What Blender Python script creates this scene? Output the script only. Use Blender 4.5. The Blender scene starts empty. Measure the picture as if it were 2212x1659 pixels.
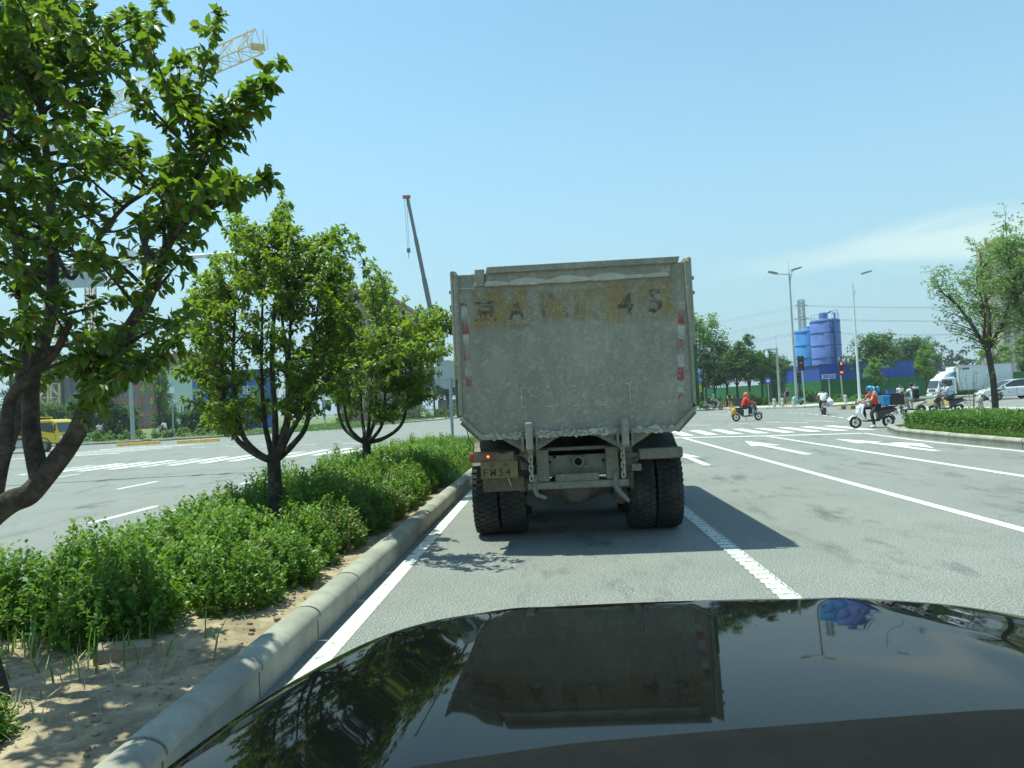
import bpy, bmesh, math, random
import numpy as np
from mathutils import Vector, Matrix, noise as mnoise
R_ = math.radians
scene = bpy.context.scene
C = scene.collection
rnd = random.Random(7)

# ---------------------------------------------------------------- camera
cam = bpy.data.cameras.new('camera'); cam_o = bpy.data.objects.new('camera', cam); C.objects.link(cam_o)
cam.sensor_width = 36.0; cam.lens = 710.0 / 1024 * 36.0; cam.clip_start = 0.05; cam.clip_end = 5000
cam_o.location = (0, 0, 1.6)
cam_o.rotation_euler = (R_(91.6807), R_(2.8040), R_(3.3480))
scene.camera = cam_o
scene.render.resolution_x, scene.render.resolution_y = 1024, 768
CAMR = cam_o.rotation_euler.to_matrix()

# ---------------------------------------------------------------- sky, sun, exposure
SUN = Vector((-0.90, 0.18, 3.07)).normalized()          # towards the sun
world = bpy.data.worlds.new('World'); scene.world = world; world.use_nodes = True
wn, wl = world.node_tree.nodes, world.node_tree.links
wn.clear()
w_out = wn.new('ShaderNodeOutputWorld'); w_bg = wn.new('ShaderNodeBackground'); w_bg.inputs['Strength'].default_value = 0.116
sky = wn.new('ShaderNodeTexSky'); sky.sky_type = 'NISHITA'; sky.sun_disc = False
sky.sun_elevation = math.asin(SUN.z); sky.sun_rotation = math.atan2(SUN.x, SUN.y)
sky.altitude = 50; sky.air_density = 1.5; sky.dust_density = 0.2; sky.ozone_density = 4.0
wl.new(w_bg.outputs[0], w_out.inputs[0])
def wmath(op, a, b=None, c=None):
    n = wn.new('ShaderNodeMath'); n.operation = op
    for i, x in enumerate((a, b, c)):
        if x is None: continue
        if isinstance(x, (int, float)): n.inputs[i].default_value = x
        else: wl.new(x, n.inputs[i])
    return n.outputs[0]
# thin cirrus: a long streak that climbs to the right, broken up by stretched noise
tc = wn.new('ShaderNodeTexCoord'); sx = wn.new('ShaderNodeSeparateXYZ'); wl.new(tc.outputs['Generated'], sx.inputs[0])
hx = wmath('DIVIDE', sx.outputs[0], wmath('MAXIMUM', sx.outputs[1], 0.05)); hz = wmath('DIVIDE', sx.outputs[2], wmath('MAXIMUM', sx.outputs[1], 0.05))
mid = wmath('MULTIPLY_ADD', hx, 0.075, 0.150)
half = wmath('MULTIPLY_ADD', hx, 0.052, 0.004)
dist = wmath('DIVIDE', wmath('ABSOLUTE', wmath('SUBTRACT', hz, mid)), wmath('MAXIMUM', half, 0.004))
mp = wn.new('ShaderNodeMapping'); mp.inputs['Scale'].default_value = (3.0, 3.0, 16.0); wl.new(tc.outputs['Generated'], mp.inputs[0])
cn = wn.new('ShaderNodeTexNoise'); cn.inputs['Scale'].default_value = 1.6; cn.inputs['Detail'].default_value = 7; cn.inputs['Roughness'].default_value = 0.62
wl.new(mp.outputs[0], cn.inputs['Vector'])
band = wn.new('ShaderNodeMapRange'); band.interpolation_type = 'SMOOTHSTEP'
band.inputs['From Min'].default_value = 1.25; band.inputs['From Max'].default_value = 0.25
wl.new(wmath('ADD', dist, wmath('MULTIPLY_ADD', cn.outputs['Fac'], -2.6, 1.3)), band.inputs['Value'])
start = wn.new('ShaderNodeMapRange'); start.interpolation_type = 'SMOOTHSTEP'
start.inputs['From Min'].default_value = 0.16; start.inputs['From Max'].default_value = 0.55; wl.new(hx, start.inputs['Value'])
front = wmath('GREATER_THAN', sx.outputs[1], 0.06)
mask = wmath('MULTIPLY', wmath('MULTIPLY', wmath('MULTIPLY', band.outputs[0], start.outputs[0]), front), 0.68)
cm = wn.new('ShaderNodeMixRGB'); cm.inputs[2].default_value = (4.9, 5.2, 5.5, 1)
# summer haze whitens the sky evenly towards the horizon, all the way round
hzf = wn.new('ShaderNodeMapRange'); hzf.interpolation_type = 'SMOOTHERSTEP'
hzf.inputs['From Min'].default_value = 0.52; hzf.inputs['From Max'].default_value = -0.12; hzf.inputs['To Max'].default_value = 0.95
wl.new(sx.outputs[2], hzf.inputs['Value'])
hm = wn.new('ShaderNodeMixRGB'); hm.inputs[2].default_value = (2.05, 2.85, 4.35, 1)
wl.new(hzf.outputs[0], hm.inputs[0]); wl.new(sky.outputs[0], hm.inputs[1])
wl.new(mask, cm.inputs[0]); wl.new(hm.outputs[0], cm.inputs[1]); wl.new(cm.outputs[0], w_bg.inputs['Color'])

sl = bpy.data.lights.new('sun', 'SUN'); sl.energy = 4.2; sl.angle = R_(0.53); sl.color = (1.0, 0.955, 0.88)
so = bpy.data.objects.new('sun', sl); C.objects.link(so); so.location = (-20, 5, 60)
so.rotation_euler = (-SUN).to_track_quat('-Z', 'Y').to_euler()
scene.view_settings.view_transform = 'Standard'; scene.view_settings.look = 'None'
scene.view_settings.exposure = 0.74; scene.view_settings.gamma = 1.0
scene.view_settings.use_white_balance = True; scene.view_settings.white_balance_temperature = 6600; scene.view_settings.white_balance_tint = -13   # the green cast of windscreen glass
scene.view_settings.use_curve_mapping = False

# ---------------------------------------------------------------- helpers
PX = 1024 / 2212.0
def ray(u, v):
    return CAMR @ Vector(((u * PX - 512) / 710.0, -(v * PX - 384) / 710.0, -1.0))
def at(u, v, Y):                       # sight line through a spot, at the distance Y down the road
    d = ray(u, v); return Vector((0, 0, 1.6)) + d * (Y / d.y)
def gr(u, v, z=0.0):                   # the same on the ground
    d = ray(u, v); return Vector((0, 0, 1.6)) + d * ((z - 1.6) / d.z)

MATS = {}
def M(name, col, rough=0.6, metal=0.0, var=0.12, scale=5.0, bump=0.0, bscale=80.0, spec=0.4, coat=0.0, col2=None, detail=5, emit=0.0, c2=(0.45, 0.62)):
    if name in MATS: return MATS[name]
    m = bpy.data.materials.new(name); m.use_nodes = True; MATS[name] = m
    n, l = m.node_tree.nodes, m.node_tree.links
    p = n['Principled BSDF']
    p.inputs['Roughness'].default_value = rough; p.inputs['Metallic'].default_value = metal
    p.inputs['Specular IOR Level'].default_value = spec; p.inputs['Coat Weight'].default_value = coat
    p.inputs['Coat Roughness'].default_value = 0.05
    t = n.new('ShaderNodeTexCoord')
    nz = n.new('ShaderNodeTexNoise'); nz.inputs['Scale'].default_value = scale; nz.inputs['Detail'].default_value = detail
    l.new(t.outputs['Object'], nz.inputs['Vector'])
    mx = n.new('ShaderNodeMixRGB')
    mx.inputs[1].default_value = tuple(min(1, c * (1 - var)) for c in col) + (1,)
    mx.inputs[2].default_value = tuple(min(1, c * (1 + var)) for c in col) + (1,)
    rmp = n.new('ShaderNodeMapRange'); rmp.inputs['From Min'].default_value = 0.3; rmp.inputs['From Max'].default_value = 0.7
    l.new(nz.outputs['Fac'], rmp.inputs['Value']); l.new(rmp.outputs[0], mx.inputs[0])
    last = mx.outputs[0]
    if col2:
        n2 = n.new('ShaderNodeTexNoise'); n2.inputs['Scale'].default_value = scale * 0.37; n2.inputs['Detail'].default_value = 8; n2.inputs['Roughness'].default_value = 0.68
        l.new(t.outputs['Object'], n2.inputs['Vector'])
        r2 = n.new('ShaderNodeMapRange'); r2.inputs['From Min'].default_value = c2[0]; r2.inputs['From Max'].default_value = c2[1]; l.new(n2.outputs['Fac'], r2.inputs['Value'])
        m2 = n.new('ShaderNodeMixRGB'); m2.inputs[2].default_value = tuple(col2) + (1,)
        l.new(r2.outputs[0], m2.inputs[0]); l.new(last, m2.inputs[1]); last = m2.outputs[0]
    l.new(last, p.inputs['Base Color'])
    if bump:
        b = n.new('ShaderNodeBump'); b.inputs['Strength'].default_value = bump; b.inputs['Distance'].default_value = 0.01
        bn = n.new('ShaderNodeTexNoise'); bn.inputs['Scale'].default_value = bscale; bn.inputs['Detail'].default_value = 4
        l.new(t.outputs['Object'], bn.inputs['Vector']); l.new(bn.outputs['Fac'], b.inputs['Height']); l.new(b.outputs[0], p.inputs['Normal'])
    if emit:
        p.inputs['Emission Color'].default_value = tuple(col) + (1,); p.inputs['Emission Strength'].default_value = emit
    return m

def worn(name, col, thr=0.5, soft=0.08, scale=9.0, rough=0.8, stretch=(1, 1, 1), amount=1.0, var=0.15):
    """paint that has partly flaked off: what is gone shows the surface beneath"""
    if name in MATS: return MATS[name]
    m = M(name, col, rough, var=var, scale=20)
    n, l = m.node_tree.nodes, m.node_tree.links
    p = n['Principled BSDF']; out = n['Material Output']
    t = n.new('ShaderNodeTexCoord'); mpn = n.new('ShaderNodeMapping'); mpn.inputs['Scale'].default_value = stretch
    l.new(t.outputs['Object'], mpn.inputs[0])
    z = n.new('ShaderNodeTexNoise'); z.inputs['Scale'].default_value = scale; z.inputs['Detail'].default_value = 9; z.inputs['Roughness'].default_value = 0.7
    l.new(mpn.outputs[0], z.inputs['Vector'])
    r = n.new('ShaderNodeMapRange'); r.inputs['From Min'].default_value = thr - soft; r.inputs['From Max'].default_value = thr + soft
    r.inputs['To Max'].default_value = amount
    l.new(z.outputs['Fac'], r.inputs['Value'])
    tr = n.new('ShaderNodeBsdfTransparent'); ms = n.new('ShaderNodeMixShader')
    l.new(r.outputs[0], ms.inputs[0]); l.new(tr.outputs[0], ms.inputs[1]); l.new(p.outputs[0], ms.inputs[2]); l.new(ms.outputs[0], out.inputs[0])
    return m

def leaf_mat(name, dark, light, trans, spot=None, tfac=0.35, rough=0.45):
    m = bpy.data.materials.new(name); m.use_nodes = True; MATS[name] = m
    n, l = m.node_tree.nodes, m.node_tree.links
    p = n['Principled BSDF']; out = n['Material Output']
    p.inputs['Roughness'].default_value = rough; p.inputs['Specular IOR Level'].default_value = 0.35
    g = n.new('ShaderNodeNewGeometry'); oi = n.new('ShaderNodeObjectInfo')
    ad = n.new('ShaderNodeMath'); ad.operation = 'ADD'; l.new(g.outputs['Random Per Island'], ad.inputs[0]); l.new(oi.outputs['Random'], ad.inputs[1])
    fr = n.new('ShaderNodeMath'); fr.operation = 'FRACT'; l.new(ad.outputs[0], fr.inputs[0])
    cr = n.new('ShaderNodeValToRGB'); e = cr.color_ramp.elements
    e[0].color = tuple(dark) + (1,); e[1].color = tuple(light) + (1,); e[1].position = 0.8
    if spot:
        x = cr.color_ramp.elements.new(0.955); x.color = tuple(light) + (1,)
        x = cr.color_ramp.elements.new(0.97); x.color = tuple(spot) + (1,)
    l.new(fr.outputs[0], cr.inputs[0]); l.new(cr.outputs[0], p.inputs['Base Color'])
    tb = n.new('ShaderNodeBsdfTranslucent')
    mt = n.new('ShaderNodeMixRGB'); mt.blend_type = 'MULTIPLY'; mt.inputs[0].default_value = 0.0; mt.inputs[1].default_value = tuple(trans) + (1,)
    l.new(mt.outputs[0], tb.inputs[0])
    ms = n.new('ShaderNodeMixShader'); ms.inputs[0].default_value = tfac
    l.new(p.outputs[0], ms.inputs[1]); l.new(tb.outputs[0], ms.inputs[2]); l.new(ms.outputs[0], out.inputs[0])
    return m

class MB:
    def __init__(s): s.v = []; s.f = []; s.m = []; s.mi = 0
    def add(s, vs, fs):
        o = len(s.v); s.v += [tuple(v) for v in vs]; s.f += [[i + o for i in f] for f in fs]; s.m += [s.mi] * len(fs); return s
    def box(s, x0, x1, y0, y1, z0, z1):
        return s.add([(x, y, z) for z in (z0, z1) for y in (y0, y1) for x in (x0, x1)],
                     [(0, 2, 3, 1), (4, 5, 7, 6), (0, 1, 5, 4), (2, 6, 7, 3), (0, 4, 6, 2), (1, 3, 7, 5)])
    def obox(s, c, a, b, d):
        c, a, b, d = map(Vector, (c, a, b, d))
        return s.add([c + a * i + b * j + d * k for k in (-1, 1) for j in (-1, 1) for i in (-1, 1)],
                     [(0, 2, 3, 1), (4, 5, 7, 6), (0, 1, 5, 4), (2, 6, 7, 3), (0, 4, 6, 2), (1, 3, 7, 5)])
    def bar(s, a, b, w, h=None, up=(0, 0, 1)):
        a, b = Vector(a), Vector(b); d = b - a; L = d.length
        if L < 1e-6: return s
        d /= L; u = Vector(up)
        if abs(d.dot(u)) > 0.98: u = Vector((1, 0, 0))
        x = d.cross(u).normalized(); y = x.cross(d)
        return s.obox((a + b) / 2, d * L / 2, x * w / 2, y * (h or w) / 2)
    def tube(s, pts, rs, n=8, caps=True):
        pts = [Vector(p) for p in pts]
        if isinstance(rs, (int, float)): rs = [rs] * len(pts)
        vs = []; fs = []; ref = None
        for i, p in enumerate(pts):
            t = (pts[min(i + 1, len(pts) - 1)] - pts[max(i - 1, 0)])
            if t.length < 1e-9: t = Vector((0, 0, 1))
            t.normalize()
            if ref is None:
                ref = Vector((1, 0, 0)) if abs(t.x) < 0.8 else Vector((0, 1, 0))
            ref = (ref - t * ref.dot(t))
            if ref.length < 1e-6: ref = Vector((0, 1, 0)) - t * t.y
            ref.normalize(); q = t.cross(ref)
            for k in range(n):
                a = 2 * math.pi * k / n
                vs.append(p + (ref * math.cos(a) + q * math.sin(a)) * rs[i])
        for i in range(len(pts) - 1):
            for k in range(n):
                a = i * n + k; b = i * n + (k + 1) % n
                fs.append((a, b, b + n, a + n))
        if caps:
            fs.append(list(range(n))[::-1]); fs.append([len(vs) - n + k for k in range(n)])
        return s.add(vs, fs)
    def cyl(s, a, b, r0, r1=None, n=14): return s.tube([a, b], [r0, r0 if r1 is None else r1], n)
    def prism(s, poly, axis, a, b):
        n = len(poly)
        def mk(p, t): return {'x': (t, p[0], p[1]), 'y': (p[0], t, p[1]), 'z': (p[0], p[1], t)}[axis]
        return s.add([mk(p, a) for p in poly] + [mk(p, b) for p in poly],
                     [list(range(n))[::-1], [n + i for i in range(n)]] + [(i, (i + 1) % n, n + (i + 1) % n, n + i) for i in range(n)])
    def lathe(s, prof, c=(0, 0, 0), axis='z', n=24, close=False):
        c = Vector(c); vs = []; fs = []
        for r, t in prof:
            for k in range(n):
                a = 2 * math.pi * k / n; x, y = r * math.cos(a), r * math.sin(a)
                vs.append(c + Vector({'z': (x, y, t), 'x': (t, x, y), 'y': (x, t, y)}[axis]))
        m = len(prof)
        for i in range(m if close else m - 1):
            for k in range(n):
                a = i * n + k; b = i * n + (k + 1) % n; j = ((i + 1) % m) * n
                fs.append((a, b, j + (k + 1) % n, j + k))
        return s.add(vs, fs)
    def ell(s, c, r, n=10, m=6, rot=None):
        if isinstance(r, (int, float)): r = (r, r, r)
        c = Vector(c); vs = []; fs = []
        for i in range(m + 1):
            th = math.pi * i / m
            for k in range(n):
                a = 2 * math.pi * k / n
                p = Vector((r[0] * math.sin(th) * math.cos(a), r[1] * math.sin(th) * math.sin(a), r[2] * math.cos(th)))
                vs.append(c + (rot @ p if rot else p))
        for i in range(m):
            for k in range(n):
                fs.append((i * n + k, (i + 1) * n + k, (i + 1) * n + (k + 1) % n, i * n + (k + 1) % n))
        return s.add(vs, fs)
    def sheet(s, poly, z): return s.add([(p[0], p[1], z) for p in poly], [list(range(len(poly)))])
    def mesh(s, name, mats, smooth=False):
        me = bpy.data.meshes.new(name); me.from_pydata(s.v, [], s.f)
        for m in (mats if isinstance(mats, (list, tuple)) else [mats]): me.materials.append(m)
        if any(s.m): me.polygons.foreach_set('material_index', s.m)
        bm = bmesh.new(); bm.from_mesh(me); bmesh.ops.remove_doubles(bm, verts=bm.verts, dist=1e-6) if smooth else None
        bmesh.ops.recalc_face_normals(bm, faces=bm.faces); bm.to_mesh(me); bm.free()
        if smooth:
            me.shade_smooth()
            try: me.set_sharp_from_angle(angle=R_(40))
            except Exception: pass
        me.update(); return me
    def build(s, name, mats, parent=None, smooth=False, bevel=0.0, world=False):
        return link(name, s.mesh(name, mats, smooth), parent, bevel, world)

def link(name, me, parent=None, bevel=0.0, world=False):
    o = bpy.data.objects.new(name, me); C.objects.link(o)
    if parent is not None:
        o.parent = parent
        if world: o.matrix_parent_inverse = Matrix.Translation(-parent_origin(parent))
    if bevel:
        b = o.modifiers.new('bevel', 'BEVEL'); b.width = bevel; b.segments = 2; b.limit_method = 'ANGLE'; b.angle_limit = R_(35)
    return o
def parent_origin(p):
    v = Vector(p.location)
    if p.parent is not None:
        v = v + parent_origin(p.parent) + p.matrix_parent_inverse.translation
    return v
def tag(o, label, cat, group=None, kind=None):
    if label: o['label'] = label
    if cat: o['category'] = cat
    if group: o['group'] = group
    if kind: o['kind'] = kind
    return o
def thing(name, label, cat, loc=(0, 0, 0), rz=0.0, group=None):
    o = bpy.data.objects.new(name, None); C.objects.link(o); o.location = loc; o.rotation_euler = (0, 0, rz); o.empty_display_size = 0.2
    return tag(o, label, cat, group)
def struct(o): o['kind'] = 'structure'; return o
def copy_tree(o, parent=None):
    c = o.copy(); C.objects.link(c)
    if parent is not None: c.parent = parent
    for ch in list(o.children): copy_tree(ch, c)
    return c
def text_mesh(body, w, h, depth=0.0, keep=False, bold=0.0):
    """lettering as a mesh in the x/z plane, centred, facing -y"""
    cu = bpy.data.curves.new('txt', 'FONT'); cu.body = body; cu.resolution_u = 3; cu.extrude = depth; cu.offset = bold
    ob = bpy.data.objects.new('txt', cu); C.objects.link(ob)
    dg = bpy.context.evaluated_depsgraph_get(); me = bpy.data.meshes.new_from_object(ob.evaluated_get(dg))
    bpy.data.objects.remove(ob)
    n = len(me.vertices)
    if n == 0: return me
    a = np.empty(n * 3, 'f'); me.vertices.foreach_get('co', a); a = a.reshape(-1, 3)
    lo, hi = a.min(0), a.max(0); sz = np.maximum(hi - lo, 1e-6)
    sx_, sy_ = w / sz[0], h / sz[1]
    if keep: sx_ = sy_ = min(sx_, sy_)
    b = np.empty_like(a); b[:, 0] = (a[:, 0] - (lo[0] + hi[0]) / 2) * sx_; b[:, 2] = (a[:, 1] - (lo[1] + hi[1]) / 2) * sy_; b[:, 1] = -a[:, 2]
    me.vertices.foreach_set('co', b.astype('f').ravel()); me.update(); return me
def text_obj(name, body, w, h, mat, parent, loc, rz=0.0, depth=0.0, keep=False, bold=0.0):
    me = text_mesh(body, w, h, depth, keep, bold); me.materials.clear(); me.materials.append(mat)
    o = bpy.data.objects.new(name, me); C.objects.link(o); o.parent = parent; o.location = loc; o.rotation_euler = (0, 0, rz); return o

def leaves_mesh(name, pos, dirs, nor, L, W, mat, simple=False):
    """many folded leaves as one mesh (numpy): each has a midrib, a fold and a drooping tip"""
    pos = np.asarray(pos, 'f'); d = np.asarray(dirs, 'f'); nr = np.asarray(nor, 'f'); L = np.asarray(L, 'f')[:, None]; W = np.asarray(W, 'f')[:, None]
    d /= np.linalg.norm(d, axis=1, keepdims=True) + 1e-9
    nr = nr - d * (nr * d).sum(1, keepdims=True); nr /= np.linalg.norm(nr, axis=1, keepdims=True) + 1e-9
    s = np.cross(d, nr); n = len(pos)
    if simple:
        V = np.stack([pos, pos + d * L * .5 + s * W * .5 + nr * W * .16, pos + d * L, pos + d * L * .5 - s * W * .5 + nr * W * .16], 1).reshape(-1, 3)
        F = np.array([[0, 1, 2], [0, 2, 3]])
    else:
        V = np.stack([pos,
            pos + d * L * .30 + s * W * .46 + nr * W * .16, pos + d * L * .30, pos + d * L * .30 - s * W * .46 + nr * W * .16,
            pos + d * L * .66 + s * W * .40 + nr * (W * .14 - L * .05), pos + d * L * .66 - nr * L * .06, pos + d * L * .66 - s * W * .40 + nr * (W * .14 - L * .05),
            pos + d * L * .98 - nr * L * .17], 1).reshape(-1, 3)
        F = np.array([[0, 1, 2], [0, 2, 3], [1, 4, 5], [1, 5, 2], [2, 5, 6], [2, 6, 3], [4, 7, 5], [5, 7, 6]])
    k = V.shape[0] // n
    F = (F[None] + (np.arange(n) * k)[:, None, None]).reshape(-1, 3)
    me = bpy.data.meshes.new(name)
    me.vertices.add(len(V)); me.vertices.foreach_set('co', V.astype('f').ravel())
    me.loops.add(F.size); me.loops.foreach_set('vertex_index', F.ravel().astype('i'))
    me.polygons.add(len(F)); me.polygons.foreach_set('loop_start', np.arange(0, F.size, 3, dtype='i')); me.polygons.foreach_set('loop_total', np.full(len(F), 3, 'i'))
    me.materials.append(mat); me.update(calc_edges=True); me.validate(); me.shade_smooth()
    return me
# ---------------------------------------------------------------- materials of the setting
def asphalt_mat():
    m = bpy.data.materials.new('asphalt'); m.use_nodes = True; MATS['asphalt'] = m
    n, l = m.node_tree.nodes, m.node_tree.links; p = n['Principled BSDF']
    t = n.new('ShaderNodeTexCoord')
    def nz(sc, det=4, rg=0.55, vec=None):
        z = n.new('ShaderNodeTexNoise'); z.inputs['Scale'].default_value = sc; z.inputs['Detail'].default_value = det; z.inputs['Roughness'].default_value = rg
        l.new(vec or t.outputs['Object'], z.inputs['Vector']); return z
    def rng(src, a, b, c=0.0, d=1.0):
        r = n.new('ShaderNodeMapRange'); r.inputs['From Min'].default_value = a; r.inputs['From Max'].default_value = b
        r.inputs['To Min'].default_value = c; r.inputs['To Max'].default_value = d; l.new(src, r.inputs['Value']); return r.outputs[0]
    def mixc(fac, a, b, mode='MIX'):
        x = n.new('ShaderNodeMixRGB'); x.blend_type = mode
        for i, s in ((0, fac), (1, a), (2, b)):
            if isinstance(s, (int, float)): x.inputs[i].default_value = s
            elif isinstance(s, tuple): x.inputs[i].default_value = s + (1,)
            else: l.new(s, x.inputs[i])
        return x.outputs[0]
    grain = nz(70, 3, 0.7); big = nz(0.35, 6, 0.6); midn = nz(3.0, 5, 0.6)
    c = mixc(rng(big.outputs['Fac'], 0.3, 0.7), (0.150, 0.156, 0.148), (0.205, 0.210, 0.198))
    c = mixc(rng(midn.outputs['Fac'], 0.35, 0.7, 0, 0.5), c, (0.13, 0.135, 0.13))
    c = mixc(rng(grain.outputs['Fac'], 0.32, 0.5, 0.7, 0), c, (0.05, 0.053, 0.052))
    c = mixc(rng(grain.outputs['Fac'], 0.50, 0.66, 0, 0.85), c, (0.46, 0.46, 0.43))
    # oil and rubber drips where lorries wait: blotches stretched along the lane
    mp_ = n.new('ShaderNodeMapping'); mp_.inputs['Scale'].default_value = (1.0, 0.33, 1.0); l.new(t.outputs['Object'], mp_.inputs[0])
    st = nz(2.1, 9, 0.72, mp_.outputs[0])
    sxy = n.new('ShaderNodeSeparateXYZ'); l.new(t.outputs['Object'], sxy.inputs[0])
    lane = n.new('ShaderNodeMath'); lane.operation = 'SINE'
    la = n.new('ShaderNodeMath'); la.operation = 'MULTIPLY_ADD'; la.inputs[1].default_value = 2 * math.pi / 3.1; la.inputs[2].default_value = 1.1
    l.new(sxy.outputs[0], la.inputs[0]); l.new(la.outputs[0], lane.inputs[0])
    sm = n.new('ShaderNodeMath'); sm.operation = 'MULTIPLY'; l.new(rng(st.outputs['Fac'], 0.52, 0.66, 0, 0.7), sm.inputs[0]); l.new(rng(lane.outputs[0], -0.6, 0.8, 0.15, 1), sm.inputs[1])
    c = mixc(sm.outputs[0], c, (0.045, 0.047, 0.047))
    # fine cracks
    vo = n.new('ShaderNodeTexVoronoi'); vo.feature = 'DISTANCE_TO_EDGE'; vo.inputs['Scale'].default_value = 0.32
    wv = nz(0.9, 5, 0.65); ad = n.new('ShaderNodeMixRGB'); ad.blend_type = 'ADD'; ad.inputs[0].default_value = 0.9
    l.new(t.outputs['Object'], ad.inputs[1]); l.new(wv.outputs['Color'], ad.inputs[2]); l.new(ad.outputs[0], vo.inputs['Vector'])
    ck = n.new('ShaderNodeMath'); ck.operation = 'MULTIPLY'
    l.new(rng(vo.outputs['Distance'], 0.0, 0.006, 0.55, 0), ck.inputs[0]); l.new(rng(nz(0.25, 2).outputs['Fac'], 0.5, 0.62), ck.inputs[1])
    c = mixc(ck.outputs[0], c, (0.04, 0.04, 0.04))
    l.new(c, p.inputs['Base Color']); p.inputs['Roughness'].default_value = 0.82; p.inputs['Specular IOR Level'].default_value = 0.35
    b = n.new('ShaderNodeBump'); b.inputs['Strength'].default_value = 0.55; b.inputs['Distance'].default_value = 0.008
    l.new(grain.outputs['Fac'], b.inputs['Height']); l.new(b.outputs[0], p.inputs['Normal'])
    return m
ASPH = asphalt_mat()
PAINT = worn('road_paint', (0.66, 0.68, 0.63), thr=0.38, soft=0.10, scale=9.0, rough=0.7, var=0.08)
n_, l_ = PAINT.node_tree.nodes, PAINT.node_tree.links
PAINT_OLD = worn('road_paint_old', (0.62, 0.65, 0.62), thr=0.47, soft=0.10, scale=7.0, rough=0.7, var=0.10)
PAINT_COMB = worn('road_paint_rubbed', (0.70, 0.72, 0.68), thr=0.46, soft=0.10, scale=30.0, rough=0.7, var=0.08)
KERB = M('kerb_concrete', (0.325, 0.315, 0.265), 0.85, var=0.18, scale=3.0, bump=0.4, bscale=90, col2=(0.235, 0.225, 0.185), spec=0.25)
SOIL = M('soil', (0.34, 0.27, 0.18), 0.95, var=0.25, scale=8, bump=1.0, bscale=35, col2=(0.20, 0.16, 0.11), spec=0.1)
PAVE = M('pavement_slabs', (0.42, 0.40, 0.35), 0.85, var=0.1, scale=2, bump=0.2, bscale=8)
VERGE = M('verge_soil', (0.10, 0.15, 0.05), 0.95, var=0.4, scale=3, bump=0.6, bscale=12, col2=(0.16, 0.15, 0.08))
LAND = M('land', (0.10, 0.13, 0.06), 0.95, var=0.3, scale=0.05, col2=(0.17, 0.16, 0.11))

# ---------------------------------------------------------------- ground and roads
g = MB(); g.sheet([(-2500, -2500), (2500, -2500), (2500, 2500), (-2500, 2500)], -0.03); struct(g.build('ground', LAND))
rb = MB()
nx, ny = 24, 24
rb.sheet([(-160, -40), (160, -40), (160, 420), (-160, 420)], 0.0)
ROAD = struct(rb.build('road', ASPH))

def slab(name, poly, z0, z1, mat):
    return struct(MB().prism(poly, 'z', z0, z1).build(name, mat))
# far right corner: pavement, then a planted verge behind it
slab('pavement', [(14.6, 300), (14.6, 75.2), (17.0, 76.4), (19.0, 73.0), (20.6, 69.4), (23.0, 67.0), (25.6, 66.6), (28.5, 69.5), (31.5, 74.0), (38.6, 80.5), (60, 84), (150, 88), (150, 300)], -0.02, 0.13, PAVE)
slab('verge', [(19.2, 300), (19.2, 83), (26, 79), (34, 79.2), (41, 84.5), (60, 88), (149, 92), (149, 300)], 0.12, 0.165, VERGE)
slab('far_left_pavement', [(-160, 47), (-60, 52), (-43, 56.2), (-36.5, 57.2), (-32.7, 58.2), (-28.6, 61.5), (-24.5, 70), (-20, 83), (-16, 97), (-14.6, 108), (-14.6, 300), (-160, 300)], -0.02, 0.13, PAVE)
slab('far_left_verge', [(-159, 50), (-60, 54), (-42.6, 58.2), (-36, 59), (-31.8, 61), (-27.4, 68), (-22.5, 82), (-18.8, 96), (-17.6, 108), (-17.6, 299), (-159, 299)], 0.12, 0.165, VERGE)
# the planted median beside the lane, and the island on the right
slab('median_soil', [(-1.93, -12), (-1.93, 25.2), (-2.3, 26.6), (-3.1, 27.2), (-3.98, 26.6), (-4.37, 25.2), (-4.37, -12)], -0.02, 0.13, SOIL)
slab('island_soil', [(10.94, -12), (10.87, 20.0), (11.2, 23.4), (11.9, 25.7), (12.9, 26.6), (13.8, 26.8), (14.6, 26.2), (15.2, 24.4), (20, 33.0), (26, 33.0), (26, -12)], -0.02, 0.15, SOIL)
slab('left_island_soil', [(-17.24, -12), (-17.24, 20.6), (-17.6, 21.3), (-18.4, 21.6), (-22, 21.6), (-22, -12)], -0.02, 0.14, SOIL)

# relief of the bare soil in the near end of the median
def soil_relief():
    b = MB(); nx, ny = 26, 70; x0, x1, y0, y1 = -4.33, -1.95, 1.2, 8.2
    vs = []; fs = []
    for j in range(ny + 1):
        for i in range(nx + 1):
            x = x0 + (x1 - x0) * i / nx; y = y0 + (y1 - y0) * j / ny
            e = min(i, nx - i, 3) / 3.0
            z = 0.135 + e * (0.03 + 0.05 * mnoise.noise((x * 1.3, y * 1.3, 0)) + 0.025 * mnoise.noise((x * 5, y * 5, 3)) + 0.012 * mnoise.noise((x * 14, y * 14, 7)))
            vs.append((x, y, z))
    for j in range(ny):
        for i in range(nx):
            a = j * (nx + 1) + i; fs.append((a, a + 1, a + nx + 2, a + nx + 1))
    b.add(vs, fs); o = b.build('soil_bed', SOIL, smooth=True); struct(o)
soil_relief()
b = MB(); rq = random.Random(12)
for k in range(900):
    x, y = rq.uniform(-4.1, -2.03), 2.2 + 4.2 * rq.random(); s = 0.004 + 0.022 * rq.random() ** 4
    z = 0.135 + 0.03 + 0.05 * mnoise.noise((x * 1.3, y * 1.3, 0)) + 0.025 * mnoise.noise((x * 5, y * 5, 3))
    b.ell((x, y, z), (s * rq.uniform(.7, 1.4), s * rq.uniform(.7, 1.4), s * .7), 5, 3)
o = b.build('soil_clods', SOIL); tag(o, 'small clods and pebbles scattered on the bare median soil', 'clods', kind='stuff')

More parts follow.
